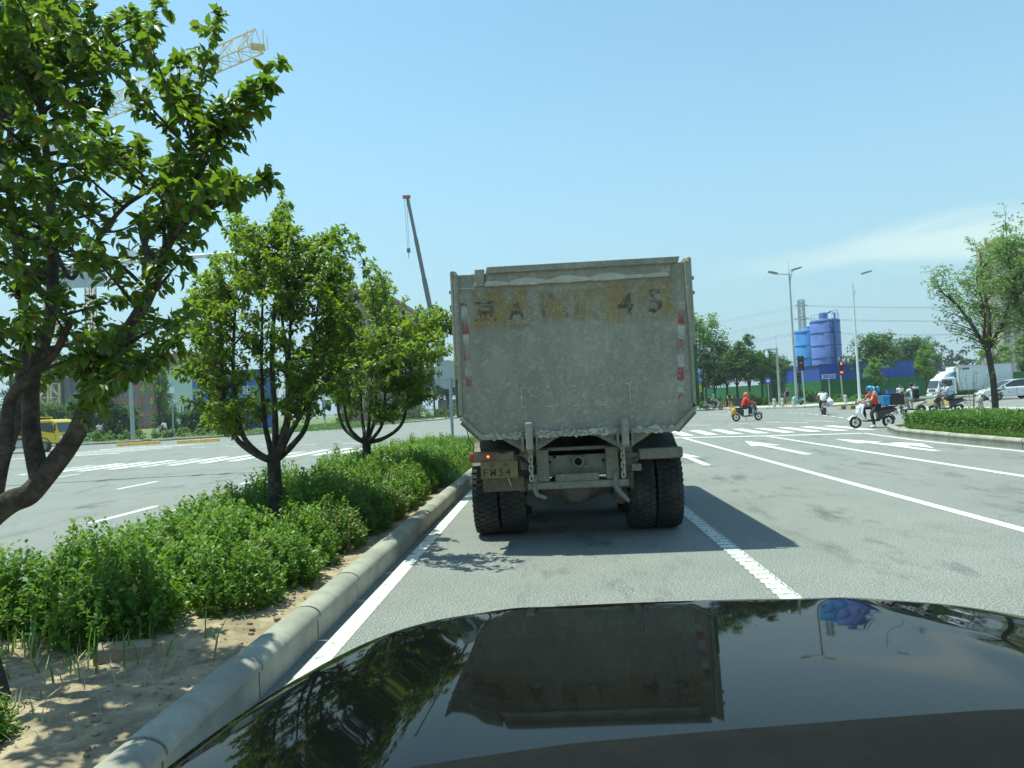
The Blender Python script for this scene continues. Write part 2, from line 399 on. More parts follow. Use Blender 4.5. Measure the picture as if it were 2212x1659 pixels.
# ---------------------------------------------------------------- kerbs, stone by stone
KP = [(0.0, -0.02), (0.0, 0.150), (0.004, 0.158), (0.020, 0.163), (0.024, 0.178), (0.019, 0.196), (0.004, 0.216), (-0.020, 0.232), (-0.05, 0.242), (-0.085, 0.246), (-0.125, 0.244), (-0.155, 0.236), (-0.178, 0.220), (-0.19, 0.19), (-0.195, -0.02)]
def kerb_mesh(L, gap=0.018):
    b = MB(); b.prism(KP, 'y', gap / 2, L - gap / 2); me = b.mesh('kerb_stone', KERB, True)
    return me
def kerb_run(name, path, L=0.99, sc=1.0, side=1):
    """kerb stones butted along a polyline; the road face looks to the right of travel (side=1)"""
    e = bpy.data.objects.new(name, None); C.objects.link(e); e.location = (path[0][0], path[0][1], 0); e['kind'] = 'structure'
    cache = {}
    for a, b in zip(path[:-1], path[1:]):
        a, b = Vector(a), Vector(b); d = b - a; n = max(1, round(d.length / L)); l0 = d.length / n
        key = round(l0, 2)
        if key not in cache: cache[key] = kerb_mesh(l0)
        ang = math.atan2(d.y, d.x) - math.pi / 2
        for k in range(n):
            p = a + d * (k / n)
            o = bpy.data.objects.new('kerb_stone', cache[key]); C.objects.link(o); o.parent = e
            o.location = (p.x - path[0][0] + rnd.uniform(-.004, .004), p.y - path[0][1], rnd.uniform(-.006, .004)); o.scale = (side, 1, sc)
            o.rotation_euler = (0, 0, ang + rnd.uniform(-.004, .004))
    return e
kerb_run('median_kerb', [(-1.75, -4), (-1.75, 25.0), (-2.0, 26.3), (-2.55, 27.05), (-3.1, 27.35)])
kerb_run('median_kerb', [(-4.55, -4), (-4.55, 25.0), (-4.25, 26.3), (-3.65, 27.05), (-3.1, 27.35)], side=-1)
kerb_run('island_kerb', [(10.75, 2), (10.68, 20.0), (10.95, 23.5), (11.75, 25.95), (12.8, 26.9), (13.8, 27.1), (14.75, 26.5)], side=-1, sc=1.05)
kerb_run('left_island_kerb', [(-17.05, 8), (-17.05, 20.6), (-17.4, 21.5), (-18.3, 21.85), (-21, 21.85)], sc=1.0)
kerb_run('corner_kerb', [(14.5, 150), (14.5, 75.0), (17.0, 76.2), (18.9, 72.8), (20.5, 69.2), (23.0, 66.75), (25.7, 66.35), (28.7, 69.3), (31.7, 73.8), (38.7, 80.3), (60, 83.8)], L=2.4, sc=0.72, side=-1)
kerb_run('corner_kerb', [(-60, 51.8), (-43, 56.0), (-36.4, 57.0), (-32.6, 58.0), (-28.4, 61.3), (-24.3, 69.9), (-19.8, 82.9), (-15.8, 96.9), (-14.4, 108), (-14.4, 150)], L=2.4, sc=0.72)

# ---------------------------------------------------------------- painted markings (children of the road)
def mark(name, polys, mat=PAINT, z=0.004):
    b = MB()
    for p in polys: b.sheet(p, z)
    return b.build(name, mat, ROAD)
def strip(x, w, y0, y1, x1=None):
    x1 = x if x1 is None else x1
    return [(x - w / 2, y0), (x + w / 2, y0), (x1 + w / 2, y1), (x1 - w / 2, y1)]
def lstrip(a, b, w):
    a, b = Vector(a), Vector(b); d = (b - a).normalized(); n = Vector((-d.y, d.x)) * w / 2
    return [a - n, b - n, b + n, a + n]
mark('edge_line', [strip(-1.595, 0.14, -6, 24.6)])
mark('edge_line', [strip(-4.86, 0.14, -6, 24.6)])
mark('lane_line', [strip(4.93, 0.15, 2, 27.6)])
mark('lane_line', [strip(7.72, 0.15, 4, 26.4)])
mark('edge_line', [strip(10.42, 0.13, 6, 21), lstrip((10.42, 21), (10.80, 25.6), 0.13)])
# the comb line: two thin rails with a bar every 0.16 m, rubbed paint between them
mark('comb_line', [strip(1.75, 0.14, 2, 28)], PAINT_COMB)
b = MB()
for k in range(150):
    y = 3.0 + k * 0.163
    b.sheet([(1.665, y), (1.835, y), (1.835, y + 0.062), (1.665, y + 0.062)], 0.0075)
b.sheet(strip(1.832, 0.012, 2, 28), 0.0075)
b.build('comb_line_bar', PAINT, ROAD)
mark('stop_line', [[(-1.6, 28.2), (1.8, 28.35), (4.64, 27.85), (7.84, 26.45), (10.75, 25.4), (10.75, 25.75), (7.84, 26.85), (4.64, 28.25), (1.8, 28.8), (-1.6, 28.65)]])
# zebra: it bows across the whole road
def zy(x):
    P = [(-19, 23.7), (-15, 24.9), (-10, 27.3), (-5, 29.25), (0, 30.0), (6, 29.1), (9, 28.2), (12, 27.5)]
    for (x0, y0), (x1, y1) in zip(P[:-1], P[1:]):
        if x <= x1: return y0 + (y1 - y0) * max(0, (x - x0)) / (x1 - x0)
    return P[-1][1]
for k in range(34):
    x = -18.9 + k * 0.925; y0 = zy(x); L = 3.9 + 0.6 * min(1, max(0, (x + 18) / 12))
    mark('crosswalk_stripe', [[(x, y0), (x + 0.46, y0 - 0.1), (x + 0.60, y0 + L - 0.1), (x + 0.14, y0 + L)]], PAINT if x > -8 else PAINT_OLD if k % 4 == 0 else PAINT)
# arrows in the turn lanes
mark('lane_arrow', [[(6.18, 18.2), (6.40, 18.2), (6.40, 21.9), (6.74, 21.75), (6.36, 24.4), (5.90, 21.9), (6.18, 21.9)]])
mark('lane_arrow', [[(8.99, 17.6), (9.20, 17.6), (9.20, 19.0), (9.45, 19.9), (9.45, 18.4), (9.95, 20.0), (9.58, 21.1), (9.58, 20.6), (9.2, 20.6), (9.2, 21.2), (9.45, 21.2), (8.95, 23.5), (8.70, 21.1), (8.99, 21.1)]])
mark('lane_arrow', [[(3.36, 16.5), (3.52, 16.5), (3.52, 18.9), (3.75, 18.8), (3.46, 20.8), (3.18, 18.9), (3.36, 18.9)]])
mark('lane_dash', [strip(-7.66, 0.15, 11.25, 13.2)]); mark('lane_dash', [strip(-7.66, 0.15, 16.9, 18.7)]); mark('lane_dash', [strip(-7.66, 0.15, 5.2, 7.2)])
mark('lane_dash', [strip(-10.8, 0.15, 16.9, 18.7)]); mark('lane_dash', [strip(-10.8, 0.15, 11.2, 13.2)], PAINT_OLD)
mark('lane_dash', [strip(-15.9, 0.15, 21.1, 22.9)]); mark('edge_line', [strip(-16.6, 0.13, 10, 20.6)])
# guide dashes through the junction
for pts, w in (([(18.0, 55.8), (17.1, 47.8), (16.3, 42.9), (15.6, 38.9), (14.6, 35.2)], 0.15),):
    P = [Vector(p) for p in pts]
    for a, c in zip(P[:-1], P[1:]):
        n = max(2, int((c - a).length / 2.0))
        for k in range(n): mark('guide_dash', [lstrip(a + (c - a) * (k / n), a + (c - a) * ((k + 0.5) / n), w)])
for a, c in (((13.1, 38.4), (13.8, 36.0)), ((11.7, 38.6), (12.5, 35.8)), ((9.5, 39.2), (10.25, 38.4)), ((11.25, 38.7), (12.0, 37.7)), ((12.6, 59.2), (13.4, 55.6)), ((7.3, 39.6), (8.3, 38.4)), ((5.4, 38.2), (6.4, 37.0))):
    mark('guide_dash', [lstrip(a, c, 0.16)])
for k in range(9):
    mark('guide_dash', [lstrip((20 + k * 2.2, 61.5 - k * 0.25), (21.1 + k * 2.2, 61.4 - k * 0.25), 0.15)])
for k in range(8):
    mark('guide_dash', [lstrip((-10 - k * 2.6, 36 + k * 1.1), (-11.1 - k * 2.6, 36.5 + k * 1.1), 0.16)])
    mark('guide_dash', [lstrip((-12 - k * 2.6, 39.5 + k * 1.2), (-13.1 - k * 2.6, 40.0 + k * 1.2), 0.16)], PAINT_OLD)
# zebra of the side road on the left and on the right
for k in range(8): mark('crosswalk_stripe', [lstrip((-29.5, 36.5 + k * 1.35), (-23.8, 37.7 + k * 1.35), 0.46)], PAINT_OLD if k % 3 else PAINT)
for k in range(12): mark('crosswalk_stripe', [lstrip((22.2, 41.6 + k * 1.1), (27.6, 40.8 + k * 1.1), 0.46)])
mark('lane_line', [lstrip((30, 58.0), (62, 57.2), 0.16)]); mark('lane_line', [lstrip((33, 51.8), (62, 51.0), 0.16)])

# low yellow and black island noses
YEL = M('yellow_paint', (0.62, 0.38, 0.06), 0.6, var=0.2, scale=6, col2=(0.32, 0.29, 0.20), c2=(0.5, 0.66)); BLK = M('black_paint', (0.035, 0.037, 0.035), 0.6, var=0.2)
def nose(name, label, a, b_, w=0.5, h=0.26, n=6, dark=True):
    a, b_ = Vector(a), Vector(b_); d = b_ - a; t = thing(name, label, 'kerb block', (a.x, a.y, 0), 0.0, 'striped island noses in the junction')
    for k in range(n):
        m = MB(); p0 = d * (k / n); p1 = d * ((k + 0.94) / n); q = d.normalized(); nn = Vector((-q.y, q.x)) * w / 2
        P = [p0 - nn, p1 - nn, p1 + nn, p0 + nn]; T = [p0 - nn * .7, p1 - nn * .7, p1 + nn * .7, p0 + nn * .7]
        m.add([(p.x, p.y, 0.0) for p in P] + [(p.x, p.y, h) for p in T], [(3, 2, 1, 0), (4, 5, 6, 7), (0, 1, 5, 4), (1, 2, 6, 5), (2, 3, 7, 6), (3, 0, 4, 7)])
        m.build('block', YEL if k % 2 == 0 or not dark else BLK, t, bevel=0.02)
nose('kerb_block', 'yellow and black striped kerb block on asphalt before the street-name sign corner', (21.8, 56.2), (24.2, 55.2), n=8)
nose('kerb_block', 'yellow kerb block on the road in front of the white box truck', (27.6, 55.4), (29.4, 54.7), n=4, dark=False)
nose('kerb_block', 'yellow kerb block on the left road, nearer the yellow truck', (-31.6, 49.6), (-29.2, 51.2), n=4, h=.22, dark=False)
nose('kerb_block', 'yellow kerb block on the left road, farther from the yellow truck', (-26.9, 49.2), (-24.4, 50.6), n=4, h=.22, dark=False)
nose('kerb_block', 'yellow and black kerb block at the tip of the grassy median', (-3.85, 28.6), (-1.9, 28.6), n=6, h=0.32, w=0.6)
# ---------------------------------------------------------------- dump truck
DUST = None
def dust_mat(name, col, col2, streak=1.0):
    m = bpy.data.materials.new(name); m.use_nodes = True; MATS[name] = m
    n, l = m.node_tree.nodes, m.node_tree.links; p = n['Principled BSDF']; p.inputs['Roughness'].default_value = 0.9; p.inputs['Specular IOR Level'].default_value = 0.15
    t = n.new('ShaderNodeTexCoord'); mp_ = n.new('ShaderNodeMapping'); mp_.inputs['Scale'].default_value = (5.0, 5.0, 1.1); l.new(t.outputs['Object'], mp_.inputs[0])
    def nz(sc, det, rg, vec):
        z = n.new('ShaderNodeTexNoise'); z.inputs['Scale'].default_value = sc; z.inputs['Detail'].default_value = det; z.inputs['Roughness'].default_value = rg; l.new(vec, z.inputs['Vector']); return z.outputs['Fac']
    def rng(src, a, b, c=0.0, d=1.0):
        r = n.new('ShaderNodeMapRange'); r.inputs['From Min'].default_value = a; r.inputs['From Max'].default_value = b; r.inputs['To Min'].default_value = c; r.inputs['To Max'].default_value = d; l.new(src, r.inputs['Value']); return r.outputs[0]
    def mixc(f, a, b):
        x = n.new('ShaderNodeMixRGB')
        for i, s in ((0, f), (1, a), (2, b)):
            if isinstance(s, tuple): x.inputs[i].default_value = s + (1,)
            else: l.new(s, x.inputs[i])
        return x.outputs[0]
    o = t.outputs['Object']
    c = mixc(rng(nz(1.6, 9, 0.62, o), 0.34, 0.66), col, col2)
    c = mixc(rng(nz(1.2, 8, 0.66, mp_.outputs[0]), 0.40, 0.70, 0, 0.8 * streak), c, tuple(x * 0.62 for x in col))
    c = mixc(rng(nz(22, 5, 0.6, o), 0.5, 0.72, 0, 0.5), c, tuple(min(1, x * 1.45) for x in col))
    l.new(c, p.inputs['Base Color'])
    b = n.new('ShaderNodeBump'); b.inputs['Strength'].default_value = 0.8; b.inputs['Distance'].default_value = 0.012; l.new(nz(38, 6, 0.65, o), b.inputs['Height'])
    l.new(b.outputs[0], p.inputs['Normal'])
    return m
DUST = dust_mat('dusty_steel', (0.345, 0.33, 0.255), (0.23, 0.235, 0.195))
DUSTD = dust_mat('dusty_chassis', (0.25, 0.235, 0.19), (0.17, 0.165, 0.14), 0.6)
DUSTL = dust_mat('pale_mud', (0.50, 0.47, 0.39), (0.40, 0.38, 0.31), 0.3)
GREENP = M('box_green_paint', (0.06, 0.14, 0.07), 0.6, var=0.25, scale=4, col2=(0.2, 0.19, 0.14), c2=(0.5, 0.66))
RUBBER = M('tyre_rubber', (0.032, 0.032, 0.030), 0.85, var=0.2, scale=8, bump=0.3, col2=(0.085, 0.08, 0.065), spec=0.25, c2=(0.45, 0.75))
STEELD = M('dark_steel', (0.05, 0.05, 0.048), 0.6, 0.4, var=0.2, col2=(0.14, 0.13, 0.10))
TX, TY = 0.25, 8.95                       # rear axle of the truck on the road
TR = thing('dump_truck', 'muddy dump truck with a raised-rail tailgate stopped in the lane ahead', 'dump truck', (TX, TY, 0))
def tb(name, mb, mat, parent=None, smooth=False, bevel=0.0): return mb.build(name, mat, parent or TR, smooth, bevel, world=True)
YB = 7.70                                 # tailgate plane
# cargo box: two side walls with ribs, floor, front wall; chamfered lower corners
OUT = [(-1.02, 3.06), (-1.03, 1.50), (-0.80, 1.27), (1.29, 1.27), (1.51, 1.50), (1.52, 3.06)]
b = MB()
b.box(-1.035, -0.975, YB + 0.072, 12.95, 1.48, 3.04); b.box(1.47, 1.53, YB + 0.072, 12.95, 1.48, 3.04)
b.box(-0.80, 1.29, YB + 0.072, 12.95, 1.25, 1.33); b.box(-0.98, 1.475, 12.87, 12.95, 1.33, 3.2)
b.add([(-1.034, YB + .072, 1.50), (-0.80, YB + .072, 1.255), (-0.80, 12.95, 1.255), (-1.034, 12.95, 1.50), (-0.975, YB + .072, 1.53), (-0.77, YB + .072, 1.325), (-0.77, 12.95, 1.325), (-0.975, 12.95, 1.53)],
      [(0, 1, 2, 3), (4, 7, 6, 5), (0, 4, 5, 1), (2, 6, 7, 3), (0, 3, 7, 4), (1, 5, 6, 2)])
b.add([(1.529, YB + .072, 1.50), (1.29, YB + .072, 1.255), (1.29, 12.95, 1.255), (1.529, 12.95, 1.50), (1.47, YB + .072, 1.53), (1.26, YB + .072, 1.325), (1.26, 12.95, 1.325), (1.47, 12.95, 1.53)],
      [(3, 2, 1, 0), (5, 6, 7, 4), (1, 5, 4, 0), (3, 7, 6, 2), (4, 7, 3, 0), (2, 6, 5, 1)])
tb('cargo_box', b, GREENP)
for s, x in ((-1, -1.04), (1, 1.535)):
    for k in range(6):
        y = YB + 0.35 + k * 0.98
        tb('side_rib', MB().box(min(x, x + s * .025), max(x, x + s * .025), y, y + 0.12, 1.5, 3.0), GREENP)
    tb('top_rail_side', MB().box(x - .04, x + .03, YB + 0.13, 12.95, 3.035, 3.12), DUST, bevel=0.02)
    tb('corner_post', MB().box(x - (.028 if s > 0 else .022), x + (.018 if s > 0 else .028), YB - 0.02, YB + 0.12, 2.15 if s > 0 else 1.9, 3.10), DUST, bevel=0.02)
    tb('corner_post_lower', MB().box(x - .022, x + .030 , YB + .02, YB + 0.12, 1.49, 2.15 if s > 0 else 1.9), GREENP)
    for z in (2.72, 2.88): tb('hinge_pin', MB().cyl((x, YB + .08, z), (x + s * .05, YB + .08, z), 0.02), DUST)
# tailgate: chamfered plate with a flange at the bottom
TG = MB(); TG.prism([(-1.0, 3.05), (-1.01, 1.47), (-0.775, 1.255), (1.275, 1.255), (1.49, 1.47), (1.495, 3.05)], 'y', YB, YB + 0.07)
tg = tb('tailgate', TG, DUST, bevel=0.01)
fl = MB()
def plate(mb, pts, d0, d1):
    mb.prism(pts, 'y', YB + d0, YB + d1); return mb
tb('bottom_flange', plate(MB(), [(-1.03, 1.47), (-0.80, 1.235), (1.30, 1.235), (1.52, 1.47), (1.505, 1.50), (1.27, 1.285), (-0.775, 1.285), (-1.005, 1.50)], -0.05, 0.0), DUST, tg, bevel=0.012)
tb('left_flange', plate(MB(), [(-1.02, 3.06), (-1.03, 1.50), (-0.99, 1.52), (-0.975, 3.06)], -0.035, 0.0), DUST, tg, bevel=0.01)
tb('right_flange', plate(MB(), [(1.525, 3.06), (1.52, 1.50), (1.485, 1.52), (1.475, 3.06)], -0.035, 0.0), DUST, tg, bevel=0.01)
tb('top_flap', plate(MB(), [(-0.67, 2.905), (1.32, 2.895), (1.325, 3.04), (-0.67, 3.05)], -0.035, -0.002), DUST, tg, bevel=0.006)
tb('flap_rib', plate(MB(), [(-0.785, 2.905), (-0.685, 2.905), (-0.68, 3.09), (-0.78, 3.09)], -0.045, -0.001), DUST, tg, bevel=0.008)
tb('top_rail', plate(MB(), [(-0.665, 3.035), (1.40, 3.032), (1.42, 3.098), (-0.65, 3.105)], -0.075, -0.036), DUST, tg, bevel=0.006)
tb('seam_lip', plate(MB(), [(-0.98, 2.888), (-0.68, 2.888), (-0.68, 2.898), (-0.98, 2.898)], -0.012, 0.0), DUSTL, tg)
# mud crust along the lower edge of the flap
b = MB(); r2 = random.Random(3)
for k in range(150):
    x = -0.66 + 1.95 * k / 150 + r2.uniform(-.01, .01); hgt = 0.018 + 0.03 * abs(mnoise.noise((x * 2.3, 0, 0))) * 1.6
    b.ell((x, YB - 0.038, 2.905 + hgt * .6 - .004 * k / 150), (0.014 + r2.random() * .01, 0.010, hgt), 6, 4)
tb('mud_crust', b, DUSTL, tg)
for x in (-0.785, -0.688):
    b = MB()
    for k in range(26): b.ell((x + r2.uniform(-.006, .006), YB - .03 + r2.uniform(-.02, .02), 2.91 + k * 0.007), (0.006, 0.006, 0.006), 5, 3)
    tb('weld_bead', b, DUSTL, tg)
# weld outlines of an old plate bracket
for x, z0, z1 in ((-0.345, 1.57, 1.78), (0.825, 1.55, 1.765)): tb('bracket_weld', MB().box(x - .006, x + .006, YB - .010, YB + .002, z0, z1), DUSTL, tg)
for x, z in ((-0.32, 1.78), (-0.05, 1.775), (0.23, 1.773), (0.525, 1.768), (0.795, 1.768), (-0.32, 1.57), (-0.05, 1.565), (0.24, 1.56), (0.53, 1.555)): tb('bracket_weld', MB().box(x - .026, x + .026, YB - .010, YB + .002, z - .006, z + .006), DUSTL, tg)
# lumpy crust where mud hangs on along the bottom edge
b = MB()
for k in range(420):
    x = r2.uniform(-0.78, 1.27); g_ = max(0, mnoise.noise((x * 3.1, 4, 1))); s = 0.006 + 0.012 * r2.random() * (0.4 + g_)
    b.ell((x, YB - .052 if r2.random() < .5 else YB - .008, (1.283 if r2.random() < .5 else 1.245) + r2.gauss(0, .010)), (s * 1.6, s * .8, s), 6, 4)
ob = tb('edge_mud', b, DUSTL, tg, smooth=True); ob['kind'] = 'stuff'
# splashes of dried mud
b = MB(); r2 = random.Random(11)
for k in range(8000):
    x = r2.uniform(-0.98, 1.47); z = 1.27 + (r2.random() ** 1.35) * 1.6
    dn = mnoise.noise((x * 2.1, z * 2.1, 5)) + 0.6 * mnoise.noise((x * 6, z * 6, 9))
    wgt = 0.12 + 0.75 * max(0, (2.0 - z)) + (0.6 if z < 1.42 else 0) + 0.8 * max(0, dn) + (0.5 if 0.6 < x < 1.35 and z < 2.3 else 0)
    if r2.random() > wgt: continue
    if z > 1.27 + 1.6 * .99: continue
    if (x < -0.80 and z < 1.27 + (-0.78 - x)) or (x > 1.28 and z < 1.27 + (x - 1.26)): continue
    s = 0.0024 + 0.0062 * r2.random() ** 2.3
    b.ell((x, YB - s * .3, z), (s * r2.uniform(.7, 1.6), s * 0.9, s * (r2.uniform(.7, 1.8) if r2.random() > .03 else r2.uniform(2, 4))), 5, 3)
ob = tb('mud_splash', b, dust_mat('splash_mud', (0.43, 0.41, 0.33), (0.33, 0.32, 0.26), 0.3), tg, smooth=True); ob['kind'] = 'stuff'
# painted number on yellow patches, mostly worn away
YP = worn('worn_yellow', (0.40, 0.245, 0.04), thr=0.53, soft=0.16, scale=4.2, rough=0.85, amount=0.62, stretch=(1.6, 1, 1))
BP = worn('worn_blue_paint', (0.035, 0.06, 0.075), thr=0.49, soft=0.07, scale=15, rough=0.85, amount=0.62)
BP2 = worn('worn_blue_paint_faint', (0.045, 0.075, 0.085), thr=0.55, soft=0.08, scale=11, rough=0.85, amount=0.45)
_n, _l = YP.node_tree.nodes, YP.node_tree.links
_ms = [q for q in _n if q.type == 'MIX_SHADER'][0]; _src = _ms.inputs[0].links[0].from_socket
_tc = _n.new('ShaderNodeTexCoord'); _sp = _n.new('ShaderNodeSeparateXYZ'); _l.new(_tc.outputs['Generated'], _sp.inputs[0])
def _mm(op, a, b):
    q = _n.new('ShaderNodeMath'); q.operation = op
    for i, s in enumerate((a, b)):
        if isinstance(s, (int, float)): q.inputs[i].default_value = s
        else: _l.new(s, q.inputs[i])
    return q.outputs[0]
_ex = _mm('MULTIPLY', _sp.outputs[0], _mm('SUBTRACT', 1.0, _sp.outputs[0])); _ez = _mm('MULTIPLY', _sp.outputs[2], _mm('SUBTRACT', 1.0, _sp.outputs[2]))
_ed = _n.new('ShaderNodeMapRange'); _ed.inputs['From Max'].default_value = 0.11; _l.new(_mm('MINIMUM', _ex, _ez), _ed.inputs['Value'])
_l.new(_mm('MULTIPLY', _src, _ed.outputs[0]), _ms.inputs[0])
def patch(x0, x1, z0, z1, d=0.002):
    m = MB(); m.add([(x0, YB - d, z0), (x1, YB - d, z0), (x1, YB - d, z1), (x0, YB - d, z1)], [(0, 1, 2, 3)]); tb('paint_patch', m, YP, tg)
patch(-0.88, -0.16, 2.40, 2.88); patch(0.56, 1.40, 2.40, 2.89); patch(-0.25, 0.62, 2.46, 2.84, 0.0028)
def glyph(ch, x, z, w, h, mat):
    o = text_obj('painted_character', ch, w, h, mat, tg, (0, 0, 0), bold=0.02); o.matrix_parent_inverse = Matrix.Translation(-parent_origin(tg)); o.location = (x, YB - 0.0045, z)
glyph('京', -0.69, 2.645, 0.24, 0.27, BP); glyph('A', -0.35, 2.63, 0.19, 0.22, BP); glyph('F', -0.02, 2.66, 0.14, 0.25, BP2)
glyph('U', 0.235, 2.63, 0.18, 0.25, BP2); glyph('4', 0.83, 2.63, 0.17, 0.25, BP); glyph('5', 1.145, 2.64, 0.15, 0.25, BP)
# red and white reflector tape, torn
RT = M('reflector_red', (0.27, 0.06, 0.06), 0.7, var=0.25, scale=20, col2=(0.28, 0.25, 0.2), c2=(0.46, 0.60)); WT = M('reflector_white', (0.44, 0.43, 0.38), 0.7, var=0.2, scale=20, col2=(0.28, 0.27, 0.22), c2=(0.44, 0.58))
def tape(x, segs, lean):
    for (z1, z0, red) in segs:
        m = MB(); w0, w1 = 0.034 + r2.uniform(-.006, .004), 0.034 + r2.uniform(-.006, .004); xa, xb = x + lean * (z1 - 2.7), x + lean * (z0 - 2.7)
        m.add([(xa - w0, YB - .004, z1), (xa + w0, YB - .004, z1 - r2.uniform(0, .02)), (xb + w1, YB - .004, z0), (xb - w1, YB - .004, z0 + r2.uniform(0, .015))], [(3, 2, 1, 0)])
        tb('reflector_tape', m, RT if red else WT, tg)
tape(-0.925, [(2.74, 2.70, 1), (2.70, 2.545, 0), (2.54, 2.40, 1), (2.395, 2.25, 0), (2.245, 2.105, 1), (2.10, 1.94, 0), (1.91, 1.82, 1)], -0.02)
tape(1.435, [(2.62, 2.525, 0), (2.52, 2.375, 1), (2.365, 2.22, 0), (2.215, 2.07, 1), (2.06, 1.92, 0), (1.915, 1.77, 1), (1.755, 1.645, 0), (1.62, 1.53, 1)], 0.07)
# hinge arms below the box, gussets, chains
for x in (-0.275, 0.74):
    m = MB(); m.prism([(YB - .16, 1.40), (YB - .10, 1.42), (YB - .03, 1.36), (YB - .03, 1.14), (YB - .08, 1.09), (YB - .16, 1.12)], 'x', x - .036, x + .036)
    tb('hinge_arm', m, DUST, bevel=0.012)
    m = MB()
    for s in (-1, 1):
        m.box(x + s * .075 - .012, x + s * .075 + .012, YB - .1, YB + .25, 1.10, 1.26)
    m.cyl((x - .12, YB - .03, 1.145), (x + .12, YB - .03, 1.145), 0.024)
    tb('hinge_bracket', m, DUSTD, bevel=0.004)
    for s in (-1, 1):
        m = MB(); m.prism([(x + s * .09, 1.25), (x + s * .34, 1.25), (x + s * .09, 1.10)], 'y', YB + .02, YB + .045); tb('gusset', m, DUSTD)
link_me = None
lb = MB(); P = []
for k in range(16):
    a = 2 * math.pi * k / 16; P.append((0.019 * math.cos(a), 0, 0.024 * math.sin(a) + (0.016 if math.sin(a) > 0 else -0.016)))
lb.tube(P + [P[0], P[1]], 0.0085, 6, caps=False); link_me = lb.mesh('chain_link', DUSTL, True)
for x in (-0.285, 0.735):
    ch = bpy.data.objects.new('chain', None); C.objects.link(ch); ch.parent = TR; ch.location = (x - TX, 7.93 - TY, 1.09)
    for k in range(7):
        o = bpy.data.objects.new('chain_link', link_me); C.objects.link(o); o.parent = ch
        o.location = (0.006 * (k % 2), 0.0, -0.052 * k); o.rotation_euler = (0, 0.08 * (-1) ** k, (k % 2) * math.pi / 2 + 0.3)
# chassis end: plate with holes, tow jaw, channels, lower bar
b = MB(); b.box(-0.215, 0.70, 8.10, 8.13, 0.76, 1.06); cp = tb('chassis_plate', b, DUSTD, bevel=0.006)
for x in (-0.155, 0.62): tb('channel_bracket', MB().box(x - .07, x + .07, 8.00, 8.098, 0.72, 1.08), DUSTD, bevel=0.012)
for x in (-0.36, 0.80): tb('frame_rail', MB().box(x - .05, x + .05, 8.06, 14.5, 0.86, 1.12), DUSTD, bevel=0.01)
b = MB(); b.box(-0.30, 0.75, 8.1, 8.2, 1.0, 1.09); tb('cross_member', b, DUSTD)
b = MB()
for dx, dz in ((-.07, .055), (.07, .055), (-.07, -.055), (.07, -.055)): b.cyl((0.245 + dx, 8.085, 0.925 + dz), (0.245 + dx, 8.04, 0.925 + dz), 0.018, n=8)
b.lathe([(0.050, 8.09), (0.066, 8.07), (0.066, 8.045), (0.046, 8.04), (0.046, 8.10)], (0.245, 0, 0.925), 'y', 16)
tb('tow_jaw', b, DUSTD, cp)
b = MB()
for x, z, r in ((-0.02, 0.985, .022), (-0.075, 0.93, .016), (0.53, 0.925, .017), (0.06, 1.0, .007), (0.385, 1.0, .007), (-0.1, 1.0, .006), (0.1, 0.86, .006), (0.245, 0.81, .006), (0.02, 0.95, .006), (0.245, 0.925, .040)):
    b.cyl((x, 8.097, z), (x, 8.10, z), r, n=12)
tb('bolt_hole', b, M('hole_black', (0.012, 0.012, 0.012), 0.9), cp)
tb('step_plate', MB().box(-0.02, 0.47, 8.00, 8.06, 0.705, 0.80), DUSTD, bevel=0.008)
b = MB(); b.box(-0.335, 0.79, 7.98, 8.08, 0.635, 0.715); tb('lower_bar', b, DUSTD, bevel=0.012)
for x, s in ((-0.23, 1), (0.66, 1)):
    m = MB(); m.tube([(x, 8.0, 0.80), (x - .03 * s, 7.97, 0.66), (x + (.0 if x < 0 else .02), 7.95, 0.58), (x + (.10 if x < 0 else .12), 7.95, 0.545 if x < 0 else 0.47)], [0.03, 0.032, 0.03, 0.02], 6)
    tb('bent_hook', m, DUSTD)
# rear lights, number plate, flap, wires
LENS = M('dusty_red_lens', (0.16, 0.07, 0.05), 0.5, var=0.3, scale=10, col2=(0.2, 0.17, 0.13), coat=0.2)
for x0, x1, z0, z1, red in ((-0.965, -0.47, 0.965, 1.085, 1), (0.92, 1.405, 0.925, 1.045, 0)):
    o = tb('tail_light', MB().box(x0, x1, 7.98, 8.07, z0, z1), LENS if red else DUSTD, bevel=0.02)
    tb('light_bracket', MB().box(min(x1, x0 if not red else x1) - .02 if red else 0.76, 0.93 if not red else -0.30, 8.03, 8.06, z0 + .02, z0 + .07), DUSTD)
    if red:
        tb('lens_end', MB().ell((-0.957, 7.985, 1.025), (0.03, 0.02, 0.055), 10, 6), M('red_lens', (0.3, 0.03, 0.02), 0.3, coat=0.4), o)
        tb('lit_bulb', MB().ell((-0.765, 7.975, 1.03), (0.014, 0.008, 0.013), 8, 5), M('lamp_red_glow', (1.0, 0.12, 0.03), 0.4, emit=3.0), o)
PLT = dust_mat('dusty_plate', (0.24, 0.19, 0.085), (0.20, 0.17, 0.10), 0.5); PTX = worn('plate_ink', (0.05, 0.055, 0.05), thr=0.42, soft=0.1, scale=25, amount=0.8)
np_ = tb('number_plate', MB().box(-0.855, -0.435, 7.975, 7.982, 0.785, 0.975), PLT)
